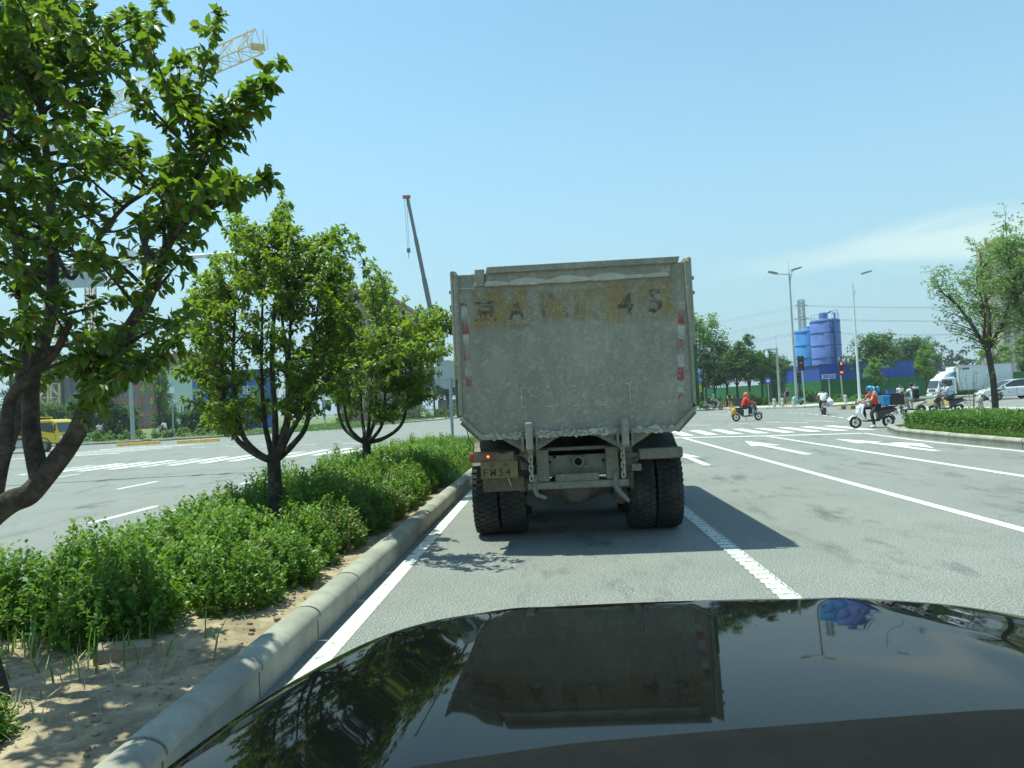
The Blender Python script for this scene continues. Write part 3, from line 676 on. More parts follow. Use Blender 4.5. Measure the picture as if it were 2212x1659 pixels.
for ch, x, z, w, h in (('京', -0.72, 0.937, 0.06, 0.05), ('A', -0.57, 0.935, 0.05, 0.042), ('F', -0.80, 0.85, 0.05, 0.085), ('M', -0.715, 0.85, 0.06, 0.085), ('5', -0.625, 0.85, 0.05, 0.085), ('4', -0.545, 0.85, 0.055, 0.085)):
    o = text_obj('plate_character', ch, w, h, PTX, np_, (0, 0, 0), bold=0.01); o.matrix_parent_inverse = Matrix.Translation(-parent_origin(np_)); o.location = (x, 7.972, z)
tb('mud_flap', MB().box(-0.84, -0.375, 8.02, 8.035, 0.63, 0.79), dust_mat('flap_mud', (0.17, 0.13, 0.08), (0.11, 0.095, 0.07)))
tb('stuck_twig', MB().cyl((-0.55, 7.96, 0.785), (-0.52, 7.98, 0.69), 0.006, n=5), M('dry_twig', (0.5, 0.42, 0.28), 0.8))
b = MB(); b2 = MB()
for k in range(4):
    x = -0.47 + k * .03; b.tube([(x, 8.0, 1.04 - k * .01), (x + .08, 7.96, 0.98 - k * .02), (x + .12, 7.96, 0.90), (x + .18, 7.99, 0.87 + k * .01)], 0.006, 5)
    b2.tube([(0.93, 8.0, 1.0), (0.88, 7.97, 0.93 - k * .015), (0.80, 7.98, 0.92), (0.77, 8.0, 1.03)], 0.006, 5)
    b.tube([(-0.75 + k * .02, 7.95, 1.24), (-0.70, 7.93, 1.12), (-0.62 + k * .02, 7.97, 1.06)], 0.004, 4)
tb('wiring', b, STEELD); tb('wiring', b2, STEELD)
tb('air_valve', MB().box(0.83, 0.94, 7.97, 8.06, 0.80, 0.88), DUSTD, bevel=0.015)
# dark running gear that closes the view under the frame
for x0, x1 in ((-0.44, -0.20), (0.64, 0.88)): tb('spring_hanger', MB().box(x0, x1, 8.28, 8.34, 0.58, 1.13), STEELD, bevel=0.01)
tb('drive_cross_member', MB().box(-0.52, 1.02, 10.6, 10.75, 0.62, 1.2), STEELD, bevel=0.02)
# axle and differential
b = MB(); b.lathe([(0.02, 8.62), (0.13, 8.64), (0.20, 8.72), (0.24, 8.86), (0.24, 9.0), (0.12, 9.15)], (0.225, 0, 0.575), 'y', 20)
b.tube([(-0.75, TY, 0.54), (-0.1, TY, 0.54), (0.02, TY, 0.56), (0.43, TY, 0.56), (0.55, TY, 0.54), (1.2, TY, 0.54)], [0.10, 0.10, 0.17, 0.17, 0.10, 0.10], 12)
tb('rear_axle', b, DUSTD, smooth=True)
for x in (-0.36, 0.80): tb('leaf_spring', MB().box(x - .045, x + .045, 8.25, 9.75, 0.60, 0.76), STEELD, bevel=0.01)
for x in (-0.30, 0.74): tb('brake_chamber', MB().cyl((x, 8.55, 0.46), (x, 8.8, 0.46), 0.10, n=12), STEELD)
# wheels (twin): lug tyre and rim
def lug_tyre():
    b = MB(); w = 0.15
    b.lathe([(0.30, -w * .75), (0.38, -w * .98), (0.46, -w), (0.505, -w * .93), (0.518, -w * .75), (0.518, w * .75), (0.505, w * .93), (0.46, w), (0.38, w * .98), (0.30, w * .75)], (0, 0, 0), 'x', 48)
    for k in range(46):
        a = 2 * math.pi * k / 46
        for j, (x0, x1, da) in enumerate(((-.148, -.085, 0.0), (-.075, -.008, 0.05), (.008, .075, 0.0), (.085, .148, 0.05))):
            for (r0, r1) in ((0.50, 0.54),):
                c = a + da; h = 0.042
                P = []
                for r in (r0, r1):
                    for x, t in ((x0, -h), (x1, -h * (.6 if j % 2 else 1.3)), (x1, h * (1.3 if j % 2 else .6)), (x0, h)):
                        rr = r - (0.022 if abs(x) > .12 else 0); P.append((x, rr * math.cos(c + t), rr * math.sin(c + t)))
                b.add(P, [(3, 2, 1, 0), (4, 5, 6, 7), (0, 1, 5, 4), (1, 2, 6, 5), (2, 3, 7, 6), (3, 0, 4, 7)])
    return b.mesh('tyre', RUBBER)
TYRE = lug_tyre()
rb_ = MB(); rb_.lathe([(0.0, 0.03), (0.12, 0.03), (0.15, -0.02), (0.26, -0.02), (0.29, 0.10), (0.31, 0.12), (0.31, -0.12), (0.28, -0.12), (0.10, -0.11), (0.0, -0.11)], (0, 0, 0), 'x', 24)
RIM = rb_.mesh('rim', M('rim_rust', (0.12, 0.075, 0.05), 0.8, var=0.3, col2=(0.2, 0.18, 0.14)), True)
def twin(y):
    for x, s in ((-0.875, -1), (-0.545, 1), (1.00, -1), (1.325, 1)):
        w = bpy.data.objects.new('wheel', None); C.objects.link(w); w.parent = TR; w.location = (x - TX, y - TY, 0.54)
        w.rotation_euler = (rnd.uniform(0, 1), 0, 0 if s > 0 else math.pi)
        for nm, me in (('tyre', TYRE), ('rim', RIM)):
            o = bpy.data.objects.new(nm, me); C.objects.link(o); o.parent = w
twin(TY); twin(TY + 1.38)
for y in (14.4,):
    for x, s in ((-0.80, -1), (1.28, 1)):
        w = bpy.data.objects.new('wheel', None); C.objects.link(w); w.parent = TR; w.location = (x - TX, y - TY, 0.54)
        for nm, me in (('tyre', TYRE), ('rim', RIM)):
            o = bpy.data.objects.new(nm, me); C.objects.link(o); o.parent = w
# mudguards over the twin wheels and the cab in front
for x0, x1 in ((-1.04, -0.40), (0.84, 1.47)):
    b = MB(); P = [(TY + 0.62 * math.cos(a), 0.56 + 0.60 * math.sin(a)) for a in [math.pi * (0.22 + 0.6 * k / 8) for k in range(9)]]
    Q = [(y, z + .015) for y, z in P[::-1]]
    b.prism(P + Q, 'x', x0 + .04, x1 - .04); tb('mudguard', b, STEELD)
b = MB(); b.prism([(13.15, 0.6), (15.3, 0.6), (15.35, 1.5), (15.2, 2.6), (15.0, 2.75), (13.15, 2.75)], 'x', -0.98, 1.48); tb('cab', b, GREENP, bevel=0.06)
for x in (-1.2, 1.70): tb('wing_mirror', MB().box(x - .1, x + .1, 15.1, 15.2, 1.7, 2.3), BLK, bevel=0.03)
for x0, x1 in ((-1.15, -0.98), (1.48, 1.65)): tb('mirror_arm', MB().bar((x0, 15.15, 2.2), (x1, 15.15, 2.2), 0.03), BLK)
tb('side_tank', MB().box(-0.98, -0.45, 11.2, 12.6, 0.45, 1.05), STEELD, bevel=0.08); tb('side_tank', MB().box(0.95, 1.45, 11.2, 12.6, 0.45, 1.05), STEELD, bevel=0.08)
# battered side tips below the chamfers
for s, x in ((-1, -0.92), (1, 1.42)):
    m = MB(); m.obox((x, 7.85, 1.33), (0.10 * s, 0, 0.10), (0, 0.10, 0), (-0.014, 0, 0.014 * s)); tb('side_tip', m, DUSTD, bevel=0.006)
m = MB(); m.tube([(-0.97, 7.8, 1.36), (-0.95, 7.78, 1.25), (-0.90, 7.78, 1.18), (-0.905, 7.78, 1.08)], [0.006] * 4, 5); tb('loose_strap', m, BLK)
# ---------------------------------------------------------------- own car: bonnet, body and dashboard
CARB = M('black_car_paint', (0.003, 0.0033, 0.0035), 0.5, var=0.05, spec=0.0, coat=1.0)
n_, l_ = CARB.node_tree.nodes, CARB.node_tree.links
cp_ = n_['Principled BSDF']; cp_.inputs['Coat Roughness'].default_value = 0.028
_mx = [q for q in n_ if q.type == 'MIX_RGB'][0]; _dt = n_.new('ShaderNodeTexCoord'); _dz = n_.new('ShaderNodeTexNoise'); _dz.inputs['Scale'].default_value = 260; _dz.inputs['Detail'].default_value = 6; _dz.inputs['Roughness'].default_value = 0.8
l_.new(_dt.outputs['Object'], _dz.inputs['Vector']); _dr = n_.new('ShaderNodeMapRange'); _dr.inputs['From Min'].default_value = 0.60; _dr.inputs['From Max'].default_value = 0.74; _dr.inputs['To Max'].default_value = 0.22; l_.new(_dz.outputs['Fac'], _dr.inputs['Value'])
_dm = n_.new('ShaderNodeMixRGB'); _dm.inputs[2].default_value = (0.16, 0.15, 0.13, 1); l_.new(_dr.outputs[0], _dm.inputs[0]); l_.new(_mx.outputs[0], _dm.inputs[1]); l_.new(_dm.outputs[0], cp_.inputs['Base Color'])
_ci = n_.new('ShaderNodeMapRange'); _ci.inputs['From Min'].default_value = 0.60; _ci.inputs['From Max'].default_value = 0.74; _ci.inputs['To Min'].default_value = 0.66; _ci.inputs['To Max'].default_value = 0.5; l_.new(_dz.outputs['Fac'], _ci.inputs['Value']); l_.new(_ci.outputs[0], cp_.inputs['Coat Weight'])
DASH = M('dashboard_plastic', (0.010, 0.0105, 0.011), 0.9, var=0.1, scale=30, bump=0.25, bscale=400, spec=0.08)
CX, CY = 0.31, 0.0
CAR = thing('car', 'shiny black car whose bonnet and dashboard fill the foreground', 'car', (CX, CY, 0))
def bonnet():
    b = MB(); nu, nv = 44, 34; vs = []; fs = []
    for j in range(nv + 1):
        v = j / nv
        for i in range(nu + 1):
            u = -1 + 2 * i / nu; au = abs(u)
            hw = 0.90
            yf = 2.08 - 0.26 * au ** 3.2 - 0.20 * au ** 9           # front outline in plan
            y = 0.86 + (yf - 0.86) * v
            x = hw * u * (1 - 0.08 * v * v)
            dd = y - 0.86; z = 1.143 - 0.055 * dd - 0.032 * dd * dd - 0.010 * au ** 2 - 0.026 * au ** 8
            z += 0.008 * math.exp(-((au - 0.62 + 0.10 * v) / 0.07) ** 2) * (1 - 0.5 * v)       # raised crease each side
            if v > 0.93: z -= 0.055 * ((v - 0.93) / 0.07) ** 2
            vs.append((x, y, z))
    for j in range(nv):
        for i in range(nu):
            a = j * (nu + 1) + i; fs.append((a, a + 1, a + nu + 2, a + nu + 1))
    b.add(vs, fs); o = b.build('bonnet', CARB, CAR, smooth=True)
    s = o.modifiers.new('smooth', 'SUBSURF'); s.levels = s.render_levels = 1
    t = o.modifiers.new('thickness', 'SOLIDIFY'); t.thickness = 0.012; t.offset = -1
bonnet()
for s in (-1, 1):
    b = MB()            # wing: rolls from the bonnet edge down to the sill
    prof = [(0.885, 1.022), (0.905, 1.005), (0.92, 0.95), (0.95, 0.80), (0.94, 0.55), (0.92, 0.35), (0.89, 0.25)]
    ys = [-2.6, 0.5, 0.9, 1.2, 1.45, 1.65, 1.8, 1.9]
    sh = [1.0, 1.0, 1.0, 0.985, 0.955, 0.90, 0.82, 0.72]
    vs = [(s * x * k, y, z - (0.14 * max(0, y - 1.3) if z > 0.9 else 0)) for y, k in zip(ys, sh) for x, z in prof]; n = len(prof)
    b.add(vs, [(i * n + k, i * n + k + 1, (i + 1) * n + k + 1, (i + 1) * n + k) for i in range(len(ys) - 1) for k in range(n - 1)])
    o = b.build('wing', CARB, CAR, smooth=True)
    w = MB(); w.lathe([(0.20, -.1), (0.30, -.115), (0.35, -.10), (0.36, -.06), (0.36, .06), (0.35, .10), (0.30, .115), (0.20, .1)], (s * 0.80, 1.05, 0.36), 'x', 28)
    wo = w.build('wheel', RUBBER, CAR, smooth=True)
    MB().lathe([(0.0, .105), (0.06, .108), (0.20, .095), (0.21, .06)], (s * 0.80, 1.05, 0.36), 'x', 20).build('rim', M('alloy', (0.5, 0.5, 0.5), 0.3, 0.9), wo)
b = MB(); b.prism([(-0.74, 1.88), (-0.5, 1.955), (0, 1.985), (0.5, 1.955), (0.74, 1.88), (0.60, 1.6), (-0.60, 1.6)], 'z', 0.28, 1.02); b.build('front_bumper', CARB, CAR, bevel=0.04)
b = MB(); b.box(-0.82, 0.82, 0.80, 0.90, 0.95, 1.085); b.build('cowl', M('cowl_plastic', (0.02, 0.02, 0.02), 0.8), CAR)
def dash():
    b = MB(); vs = []; fs = []; nu = 24
    prof = [(0.80, -0.02), (0.775, 0.0), (0.745, 0.004), (0.66, -0.010), (0.55, -0.030), (0.46, -0.075), (0.44, -0.2), (0.46, -0.45)]
    for i in range(nu + 1):
        x = -0.74 + 1.48 * i / nu
        wx = x + CX
        top = 1.236 + 0.05 * (wx / 0.5) if wx < 0.0 else 1.236 + 0.024 * min(1, wx / 0.45)
        for y, dz in prof: vs.append((x, y - 0.05 * abs(x) ** 2, top + dz - (0.012 * max(0, -wx - 0.1))))
    n = len(prof)
    for i in range(nu):
        for k in range(n - 1): a = i * n + k; fs.append((a, a + 1, a + n + 1, a + n))
    b.add(vs, fs); d = b.build('dashboard', DASH, CAR, smooth=True)
    m = MB(); m.tube([(-0.33, 0.690, 1.208), (-0.16, 0.692, 1.222), (0.02, 0.692, 1.234), (0.16, 0.69, 1.236), (0.22, 0.66, 1.226)], [0.004, 0.007, 0.008, 0.008, 0.004], 8); m.build('dash_ridge', M('dash_trim', (0.05, 0.055, 0.055), 0.45), d, smooth=True)
dash()
# cabin shell above and behind the driver: roof, pillars, tailgate
b = MB(); n_r = 12; vs = []; fs = []
for j, (y, z) in enumerate(((0.05, 1.735), (-0.4, 1.775), (-1.2, 1.78), (-1.9, 1.74), (-2.4, 1.66))):
    for i in range(n_r + 1): u = -1 + 2 * i / n_r; vs.append((0.60 * u, y, z - 0.05 * u * u))
for j in range(4):
    for i in range(n_r): k_ = j * (n_r + 1) + i; fs.append((k_, k_ + 1, k_ + n_r + 2, k_ + n_r + 1))
b.add(vs, fs); o = b.build('roof', CARB, CAR, smooth=True); sd_ = o.modifiers.new('thickness', 'SOLIDIFY'); sd_.thickness = 0.03
for s in (-1, 1):
    MB().tube([(s * 0.92, 0.70, 1.02), (s * 0.78, 0.36, 1.42), (s * 0.61, 0.04, 1.69)], [0.045, 0.04, 0.035], 8).build('front_pillar', CARB, CAR, smooth=True)
    MB().tube([(s * 0.90, -0.75, 1.0), (s * 0.78, -0.80, 1.4), (s * 0.61, -0.85, 1.72)], [0.05, 0.045, 0.04], 8).build('centre_pillar', CARB, CAR, smooth=True)
    MB().tube([(s * 0.88, -2.45, 1.0), (s * 0.74, -2.45, 1.4), (s * 0.60, -2.38, 1.64)], [0.08, 0.07, 0.05], 8).build('rear_pillar', CARB, CAR, smooth=True)
MB().prism([(-2.60, 0.3), (-2.45, 0.3), (-2.40, 1.62), (-2.46, 1.62), (-2.62, 1.0)], 'x', -0.86, 0.86).build('tailgate_door', CARB, CAR, bevel=0.03)
# ---------------------------------------------------------------- broadleaf trees of the median
BARK = M('bark', (0.050, 0.044, 0.036), 0.9, var=0.35, scale=25, bump=0.9, bscale=60, col2=(0.10, 0.09, 0.074), spec=0.15)
LEAFA_SHADED = leaf_mat('crabapple_leaf_shade_tint', (0.018, 0.050, 0.011), (0.075, 0.130, 0.018), (0.26, 0.40, 0.025), (0.22, 0.12, 0.03), 0.34, 0.42)  # near tree: its shaded side is put into this darker leaf colour
LEAFB_SUNLIT = leaf_mat('crabapple_leaf_sun_tint', (0.024, 0.062, 0.012), (0.105, 0.165, 0.022), (0.32, 0.46, 0.03), (0.26, 0.15, 0.03), 0.40, 0.40)  # same species, with fuller sunlight put into a brighter, yellower colour
def bez(a, c, b_, n):
    return [a * (1 - t) ** 2 + c * 2 * t * (1 - t) + b_ * t * t for t in [i / n for i in range(n + 1)]]
def broadleaf(name, label, base, limbs, tips, rng, leafL=0.085, nleaf=(5, 9), step=0.075, twig=0.16, group=None, n_single=300, leafmat=None, droop=0.35, fruit=0):
    leafmat = leafmat or LEAFA_SHADED
    t = thing(name, label, 'tree', base, 0.0, group)
    base = Vector(base); wood = MB(); pts = []
    trunk_o = None
    for k, (P, r0, r1) in enumerate(limbs):
        P = [Vector(p) for p in P]
        # smooth polyline
        Q = []
        for i in range(len(P) - 1):
            p0 = P[max(i - 1, 0)]; p1 = P[i]; p2 = P[i + 1]; p3 = P[min(i + 2, len(P) - 1)]
            for j in range(5):
                u = j / 5.0
                Q.append(0.5 * ((2 * p1) + (p2 - p0) * u + (2 * p0 - 5 * p1 + 4 * p2 - p3) * u * u + (3 * p1 - p0 - 3 * p2 + p3) * u ** 3))
        Q.append(P[-1])
        n = len(Q); rs = [(r0 + (r1 - r0) * i / (n - 1)) * (1 + 0.10 * mnoise.noise(q * 6)) for i, q in enumerate(Q)]
        if k == 0: rs[0] *= 1.5; rs[1] *= 1.22; rs[2] *= 1.08
        m = MB(); m.tube([q - base for q in Q], rs, 12)
        m.build('trunk' if k == 0 else 'limb', BARK, t, smooth=True)
        for i, q in enumerate(Q):
            if k > 0 or i > n * 0.7: pts.append((q, rs[i]))
    LP, LD, LN, LL, LW = [], [], [], [], []
    def leaf(p, d, L):
        d = Vector(d); d.z -= droop * rng.uniform(0.2, 1.3); d.normalize()
        nn = Vector((rng.gauss(0, .45) - 0.12, rng.gauss(0, .45), 1.0))
        LP.append(p); LD.append(d); LN.append(nn); L *= rng.uniform(0.5, 1.22); LL.append(L); LW.append(L * rng.uniform(0.46, 0.60))
    for tip in tips:
        tip = Vector(tip)
        best = min(pts, key=lambda q: (tip - q[0]).length + max(0, q[0].z - tip.z + 0.15) * 3.0)
        a = best[0]; d = tip - a; L = d.length
        c = a + d * 0.45 + Vector((rng.gauss(0, .08), rng.gauss(0, .08), 0.10 + rng.gauss(0, .08))) * L - Vector((0, 0, 0.05 * L))
        n = max(4, int(L / 0.08)); Q = bez(a, c, tip, n)
        r0 = min(best[1] * 0.7, 0.006 + 0.012 * L); wood.tube([q - base for q in Q], [r0 + (0.0022 - r0) * i / n for i in range(n + 1)], 5, caps=False)
        acc = 0
        for i in range(1, n + 1):
            f = i / n
            if f < 0.22 and L > 0.5: continue
            q = Q[i]; tan = (Q[i] - Q[i - 1]).normalized(); acc += (Q[i] - Q[i - 1]).length
            while acc > 0:
                acc -= step
                rv = Vector((rng.gauss(0, 1), rng.gauss(0, 1), rng.gauss(0, .6))); rv -= tan * rv.dot(tan); rv.normalize()
                dd = (rv * 0.9 + tan * 0.55 + Vector((0, 0, 0.25))).normalized(); tl = twig * rng.uniform(0.35, 1.25) * (1.15 - 0.65 * f)
                e = q + dd * tl; wood.add([q - base, q - base + rv.cross(tan) * .003, e - base], [(0, 1, 2)])
                for j in range(rng.randint(*nleaf)):
                    u = (j + rng.random()) / nleaf[1]; pp = q + dd * tl * min(1, 0.15 + u)
                    sd = dd.cross(Vector((rng.gauss(0, 1), rng.gauss(0, 1), rng.gauss(0, 1)))).normalized()
                    leaf(pp, sd * 0.9 + dd * 0.45 + Vector((0, 0, 0.1)), leafL)
        for j in range(6):
            leaf(tip, Vector((rng.gauss(0, 1), rng.gauss(0, 1), rng.uniform(0.2, 1.4))), leafL * 0.85)
    cr = bpy.data.objects.new('crown', None); C.objects.link(cr); cr.parent = t
    cw = wood.build('branch', BARK, cr); cw['kind'] = 'stuff'
    n = len(LP); P = np.array([tuple(p) for p in LP]); order = []
    if n_single:
        cosv = []
        vd = np.array(CAMR @ Vector((0, 0, -1))); rel = P - np.array([0, 0, 1.6]); rt = np.array(CAMR @ Vector((1, 0, 0))); upv = np.array(CAMR @ Vector((0, 1, 0)))
        z = rel @ vd; fx = np.abs(rel @ rt) / z; fy = np.abs(rel @ upv) / z
        inside = (fx < 0.70) & (fy < 0.53); sc = np.where(inside, z / np.array(LL), 1e9)
        order = np.argsort(sc)[:n_single]
    single = set(int(i) for i in order); keep = [i for i in range(n) if i not in single]
    bb = np.array(tuple(base))
    me = leaves_mesh('foliage', P[keep] - bb, [tuple(LD[i]) for i in keep], [tuple(LN[i]) for i in keep], [LL[i] for i in keep], [LW[i] for i in keep], leafmat)
    f = link('foliage', me, cr); f['kind'] = 'stuff'
    unit = leaves_mesh('leaf', [(0, 0, 0)], [(1, 0, 0)], [(0, 0, 1)], [1.0], [1.0], leafmat)
    for i in single:
        d = LD[i].normalized(); nn = LN[i] - d * LN[i].dot(d); nn.normalize(); s = d.cross(nn)
        L_, W_ = LL[i], LW[i]
        m4 = Matrix(((d.x * L_, -s.x * W_, nn.x * (W_ * .5 + L_ * .5), LP[i].x - base.x), (d.y * L_, -s.y * W_, nn.y * (W_ * .5 + L_ * .5), LP[i].y - base.y), (d.z * L_, -s.z * W_, nn.z * (W_ * .5 + L_ * .5), LP[i].z - base.z), (0, 0, 0, 1)))
        o = bpy.data.objects.new('leaf', unit); C.objects.link(o); o.parent = cr; o.matrix_local = m4
    for k in range(fruit):
        i = rng.choice(range(n)); m = MB(); m.ell(LP[i] - base + Vector((0, 0, -.03)), 0.011, 7, 5); m.build('crab_apple', M('crab_apple_red', (0.20, 0.02, 0.015), 0.35, coat=0.3), cr, smooth=True)
    return t
ra = random.Random(21)
# near tree: its limbs come back into view from the left edge
Y0 = 3.75
def A(u, v, y=Y0): return at(u, v, y)
limbsA = [
    ([(-2.97, 3.60, 0.05), (-3.08, 3.63, 0.35), (-3.22, 3.68, 0.75), (-3.22, 3.72, 1.04), (-3.12, 3.73, 1.15)], 0.080, 0.080),
    ([(-3.16, 3.73, 1.08), A(20, 1086), A(62, 1068), A(100, 1025), A(128, 990), A(152, 958), A(176, 912), A(190, 868), A(212, 810, 3.7), A(255, 745, 3.65), A(302, 675, 3.6), A(346, 578, 3.6)], 0.066, 0.032),
    ([A(346, 578, 3.6), A(372, 500, 3.6), A(392, 440, 3.55), A(440, 360, 3.5)], 0.028, 0.010),
    ([A(340, 590, 3.6), A(310, 520, 3.65), A(300, 470, 3.7)], 0.022, 0.010),
    ([A(86, 1030), A(76, 985), A(68, 940), A(66, 870), A(72, 800), A(92, 745, 3.8), A(108, 690, 3.85), A(114, 600, 3.9), A(112, 500, 3.9), A(106, 400, 3.9), A(96, 290, 3.9), A(84, 190, 3.9)], 0.052, 0.016),
    ([A(112, 520, 3.9), A(150, 600, 3.85), A(182, 563, 3.8), A(254, 461, 3.7), A(313, 415, 3.6), A(364, 377, 3.55), A(420, 320, 3.5)], 0.012, 0.012),
    ([A(-15, 1080, 3.9), A(2, 1000, 3.95), A(22, 940, 4.0), A(42, 880, 4.0), A(50, 800, 4.0), A(55, 720, 4.0), A(40, 560, 4.05), A(22, 420, 4.1), A(24, 250, 4.1)], 0.050, 0.018),
    ([A(-20, 1060, 3.6), A(8, 960, 3.6), A(16, 900, 3.6), A(30, 850, 3.6), A(80, 800, 3.6), A(120, 760, 3.6), A(150, 700, 3.5)], 0.042, 0.016),
    ([(-3.10, 3.72, 1.12), (-3.5, 3.8, 1.5), (-3.8, 3.9, 2.2), (-3.9, 4.0, 3.0)], 0.06, 0.02),
]
polyA = [(-260, -150), (180, -150), (270, 10), (330, 70), (310, 190), (370, 300), (470, 300), (540, 200), (580, 165), (590, 175), (530, 250), (460, 350), (500, 380), (540, 400), (440, 430), (390, 470), (370, 560), (360, 690), (370, 760), (300, 795), (225, 830), (170, 790), (110, 770), (60, 800), (-260, 800)]
def inpoly(x, y, P):
    c = False; j = len(P) - 1
    for i in range(len(P)):
        if (P[i][1] > y) != (P[j][1] > y) and x < (P[j][0] - P[i][0]) * (y - P[i][1]) / (P[j][1] - P[i][1]) + P[i][0]: c = not c
        j = i
    return c
tipsA = [A(u, v, y) for u, v, y in ((598, 145, 3.55), (575, 190, 3.5), (545, 235, 3.5), (520, 280, 3.55), (588, 392, 3.5), (560, 400, 3.45), (520, 410, 3.45), (470, 38, 3.7), (345, 15, 3.8), (335, 60, 3.8), (385, 130, 3.7), (455, 330, 3.4), (480, 300, 3.5), (420, 240, 3.6), (375, 180, 3.7), (395, 560, 3.4), (420, 520, 3.5), (390, 690, 3.3), (375, 745, 3.3), (340, 770, 3.3), (300, 785, 3.3), (262, 800, 3.2), (232, 835, 3.3), (175, 770, 3.4), (210, 740, 3.3))]
while len(tipsA) < 165:
    u, v = ra.uniform(-260, 610), ra.uniform(-150, 900)
    if not inpoly(u, v, polyA): continue
    # a few windows through the crown stay open, as in the photograph
    if any((u - a) ** 2 + ((v - b_) * .8) ** 2 < r * r for a, b_, r in ((215, 480, 55), (205, 640, 45), (330, 330, 30), (150, 420, 26), (60, 760, 25), (150, 790, 28), (120, 905, 40), (250, 610, 25))): continue
    tipsA.append(A(u, v, ra.uniform(3.0, 4.9)))
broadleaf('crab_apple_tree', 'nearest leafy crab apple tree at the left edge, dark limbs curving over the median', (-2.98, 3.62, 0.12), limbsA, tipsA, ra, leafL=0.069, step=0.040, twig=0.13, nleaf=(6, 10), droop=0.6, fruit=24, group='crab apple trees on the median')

def vase(base, fork, spread, rng, forks, top):
    base = Vector(base); f = base + Vector((rng.uniform(-.04, .04), 0, fork)); L = [([base + Vector((0, 0, -.05)), base + Vector((0.01, 0, fork * .5)), f, f + Vector((0, 0, .06))], 0.085, 0.075)]
    for ang, out, h, bend in forks:
        d = Vector((math.cos(ang), math.sin(ang), 0))
        L.append(([f - Vector((0, 0, .04)), f + d * out * .45 + Vector((0, 0, .10 + bend)), f + d * out * .85 + Vector((0, 0, .38 + bend)), f + d * out + Vector((0, 0, h * .55)), f + d * out * 1.05 + Vector((rng.uniform(-.1, .1), 0, h))], 0.046, 0.014))
    return L
# second tree
rb2 = random.Random(5)
bB = (-3.55, 8.75, 0.12)
limbsB = vase(bB, 0.95, 0, rb2, [(2.9, 0.72, 1.9, 0.0), (2.2, 0.45, 2.1, .1), (0.2, 0.50, 1.9, .05), (-0.6, 0.40, 2.0, .1), (-2.2, 0.5, 1.9, .0), (1.3, 0.35, 2.2, .15)], 4.4)
limbsB.append(([(-3.52, 8.75, 1.05), (-3.48, 8.7, 1.6), (-3.5, 8.72, 2.4), (-3.42, 8.75, 3.2), (-3.38, 8.75, 3.7)], 0.045, 0.012))
limbsB.append(([(-3.52, 8.75, 1.02), (-3.2, 8.55, 1.45), (-2.75, 8.25, 1.9), (-2.3, 7.95, 2.25), (-1.9, 7.7, 2.5)], 0.036, 0.010))
polyB = [(385, 740), (400, 660), (460, 560), (480, 465), (500, 455), (530, 480), (545, 530), (585, 480), (605, 425), (620, 440), (640, 490), (680, 520), (700, 500), (755, 490), (775, 540), (785, 620), (795, 700), (800, 790), (765, 850), (720, 895), (650, 895), (560, 890), (500, 925), (440, 925), (395, 880), (375, 820)]
tipsB = [at(u, v, y) for u, v, y in ((604, 428, 8.7), (612, 470, 8.8), (590, 500, 8.7), (500, 460, 8.6), (490, 500, 8.6), (515, 540, 8.7), (745, 497, 8.9), (715, 512, 9.0), (735, 545, 8.8), (650, 500, 8.9), (640, 545, 8.7), (480, 920, 8.4), (455, 880, 8.3), (430, 850, 8.4), (420, 600, 8.8), (740, 690, 8.6), (700, 530, 8.9), (720, 560, 8.7), (745, 580, 8.9), (765, 640, 8.8), (690, 560, 8.5), (775, 700, 8.9), (770, 760, 8.7), (450, 600, 8.7), (430, 650, 8.6), (460, 560, 8.9), (405, 720, 8.7), (395, 780, 8.6), (735, 520, 9.1), (660, 530, 9.0), (760, 590, 9.2), (900, 690, 7.6), (870, 715, 7.5), (935, 690, 7.4), (850, 675, 7.7), (890, 755, 7.45), (920, 735, 7.1), (860, 770, 7.1), (830, 720, 7.2), (945, 720, 7.8))]
while len(tipsB) < 330:
    u, v = rb2.uniform(385, 775), rb2.uniform(425, 920)
    if inpoly(u, v, polyB):
        if any((u - a) ** 2 + (v - b_) ** 2 < r * r for a, b_, r in ((560, 850, 26), (655, 870, 22))): continue
        tipsB.append(at(u, v, rb2.uniform(7.75, 9.75)))
broadleaf('crab_apple_tree', 'middle crab apple tree with a bare forked trunk rising from the box shrubs', bB, limbsB, tipsB, rb2, droop=0.5, leafL=0.070, step=0.045, twig=0.20, nleaf=(6, 10), group='crab apple trees on the median', n_single=220, fruit=20, leafmat=LEAFB_SUNLIT)
# third tree, half behind the truck
rc = random.Random(9)
bC = (-3.66, 13.6, 0.12)
limbsC = vase(bC, 0.92, 0, rc, [(2.9, 0.62, 1.9, 0.0), (2.0, 0.4, 2.1, .1), (0.15, 0.85, 1.7, -.05), (-0.6, 0.6, 1.9, .0), (-2.2, 0.5, 1.9, .0), (1.3, 0.5, 2.2, .1)], 4.4)
limbsC.append(([(-3.64, 13.6, 1.0), (-3.55, 13.6, 1.7), (-3.45, 13.6, 2.6), (-3.3, 13.6, 3.5)], 0.04, 0.012))
polyC = [(685, 790), (695, 700), (735, 645), (785, 600), (805, 565), (825, 575), (850, 620), (880, 650), (910, 665), (950, 660), (985, 670), (985, 720), (975, 750), (945, 800), (940, 850), (900, 870), (860, 900), (800, 905), (745, 900), (705, 860)]
tipsC = [at(u, v, y) for u, v, y in ((806, 566, 13.6), (815, 600, 13.5), (980, 668, 13.2), (965, 690, 13.2), (985, 715, 13.2), (950, 668, 13.4), (908, 668, 13.6), (945, 860, 13.0), (930, 850, 13.0), (780, 640, 13.6))]
while len(tipsC) < 300:
    u, v = rc.uniform(690, 990), rc.uniform(560, 910)
    if inpoly(u, v, polyC): tipsC.append(at(u, v, rc.uniform(12.3, 14.9)))
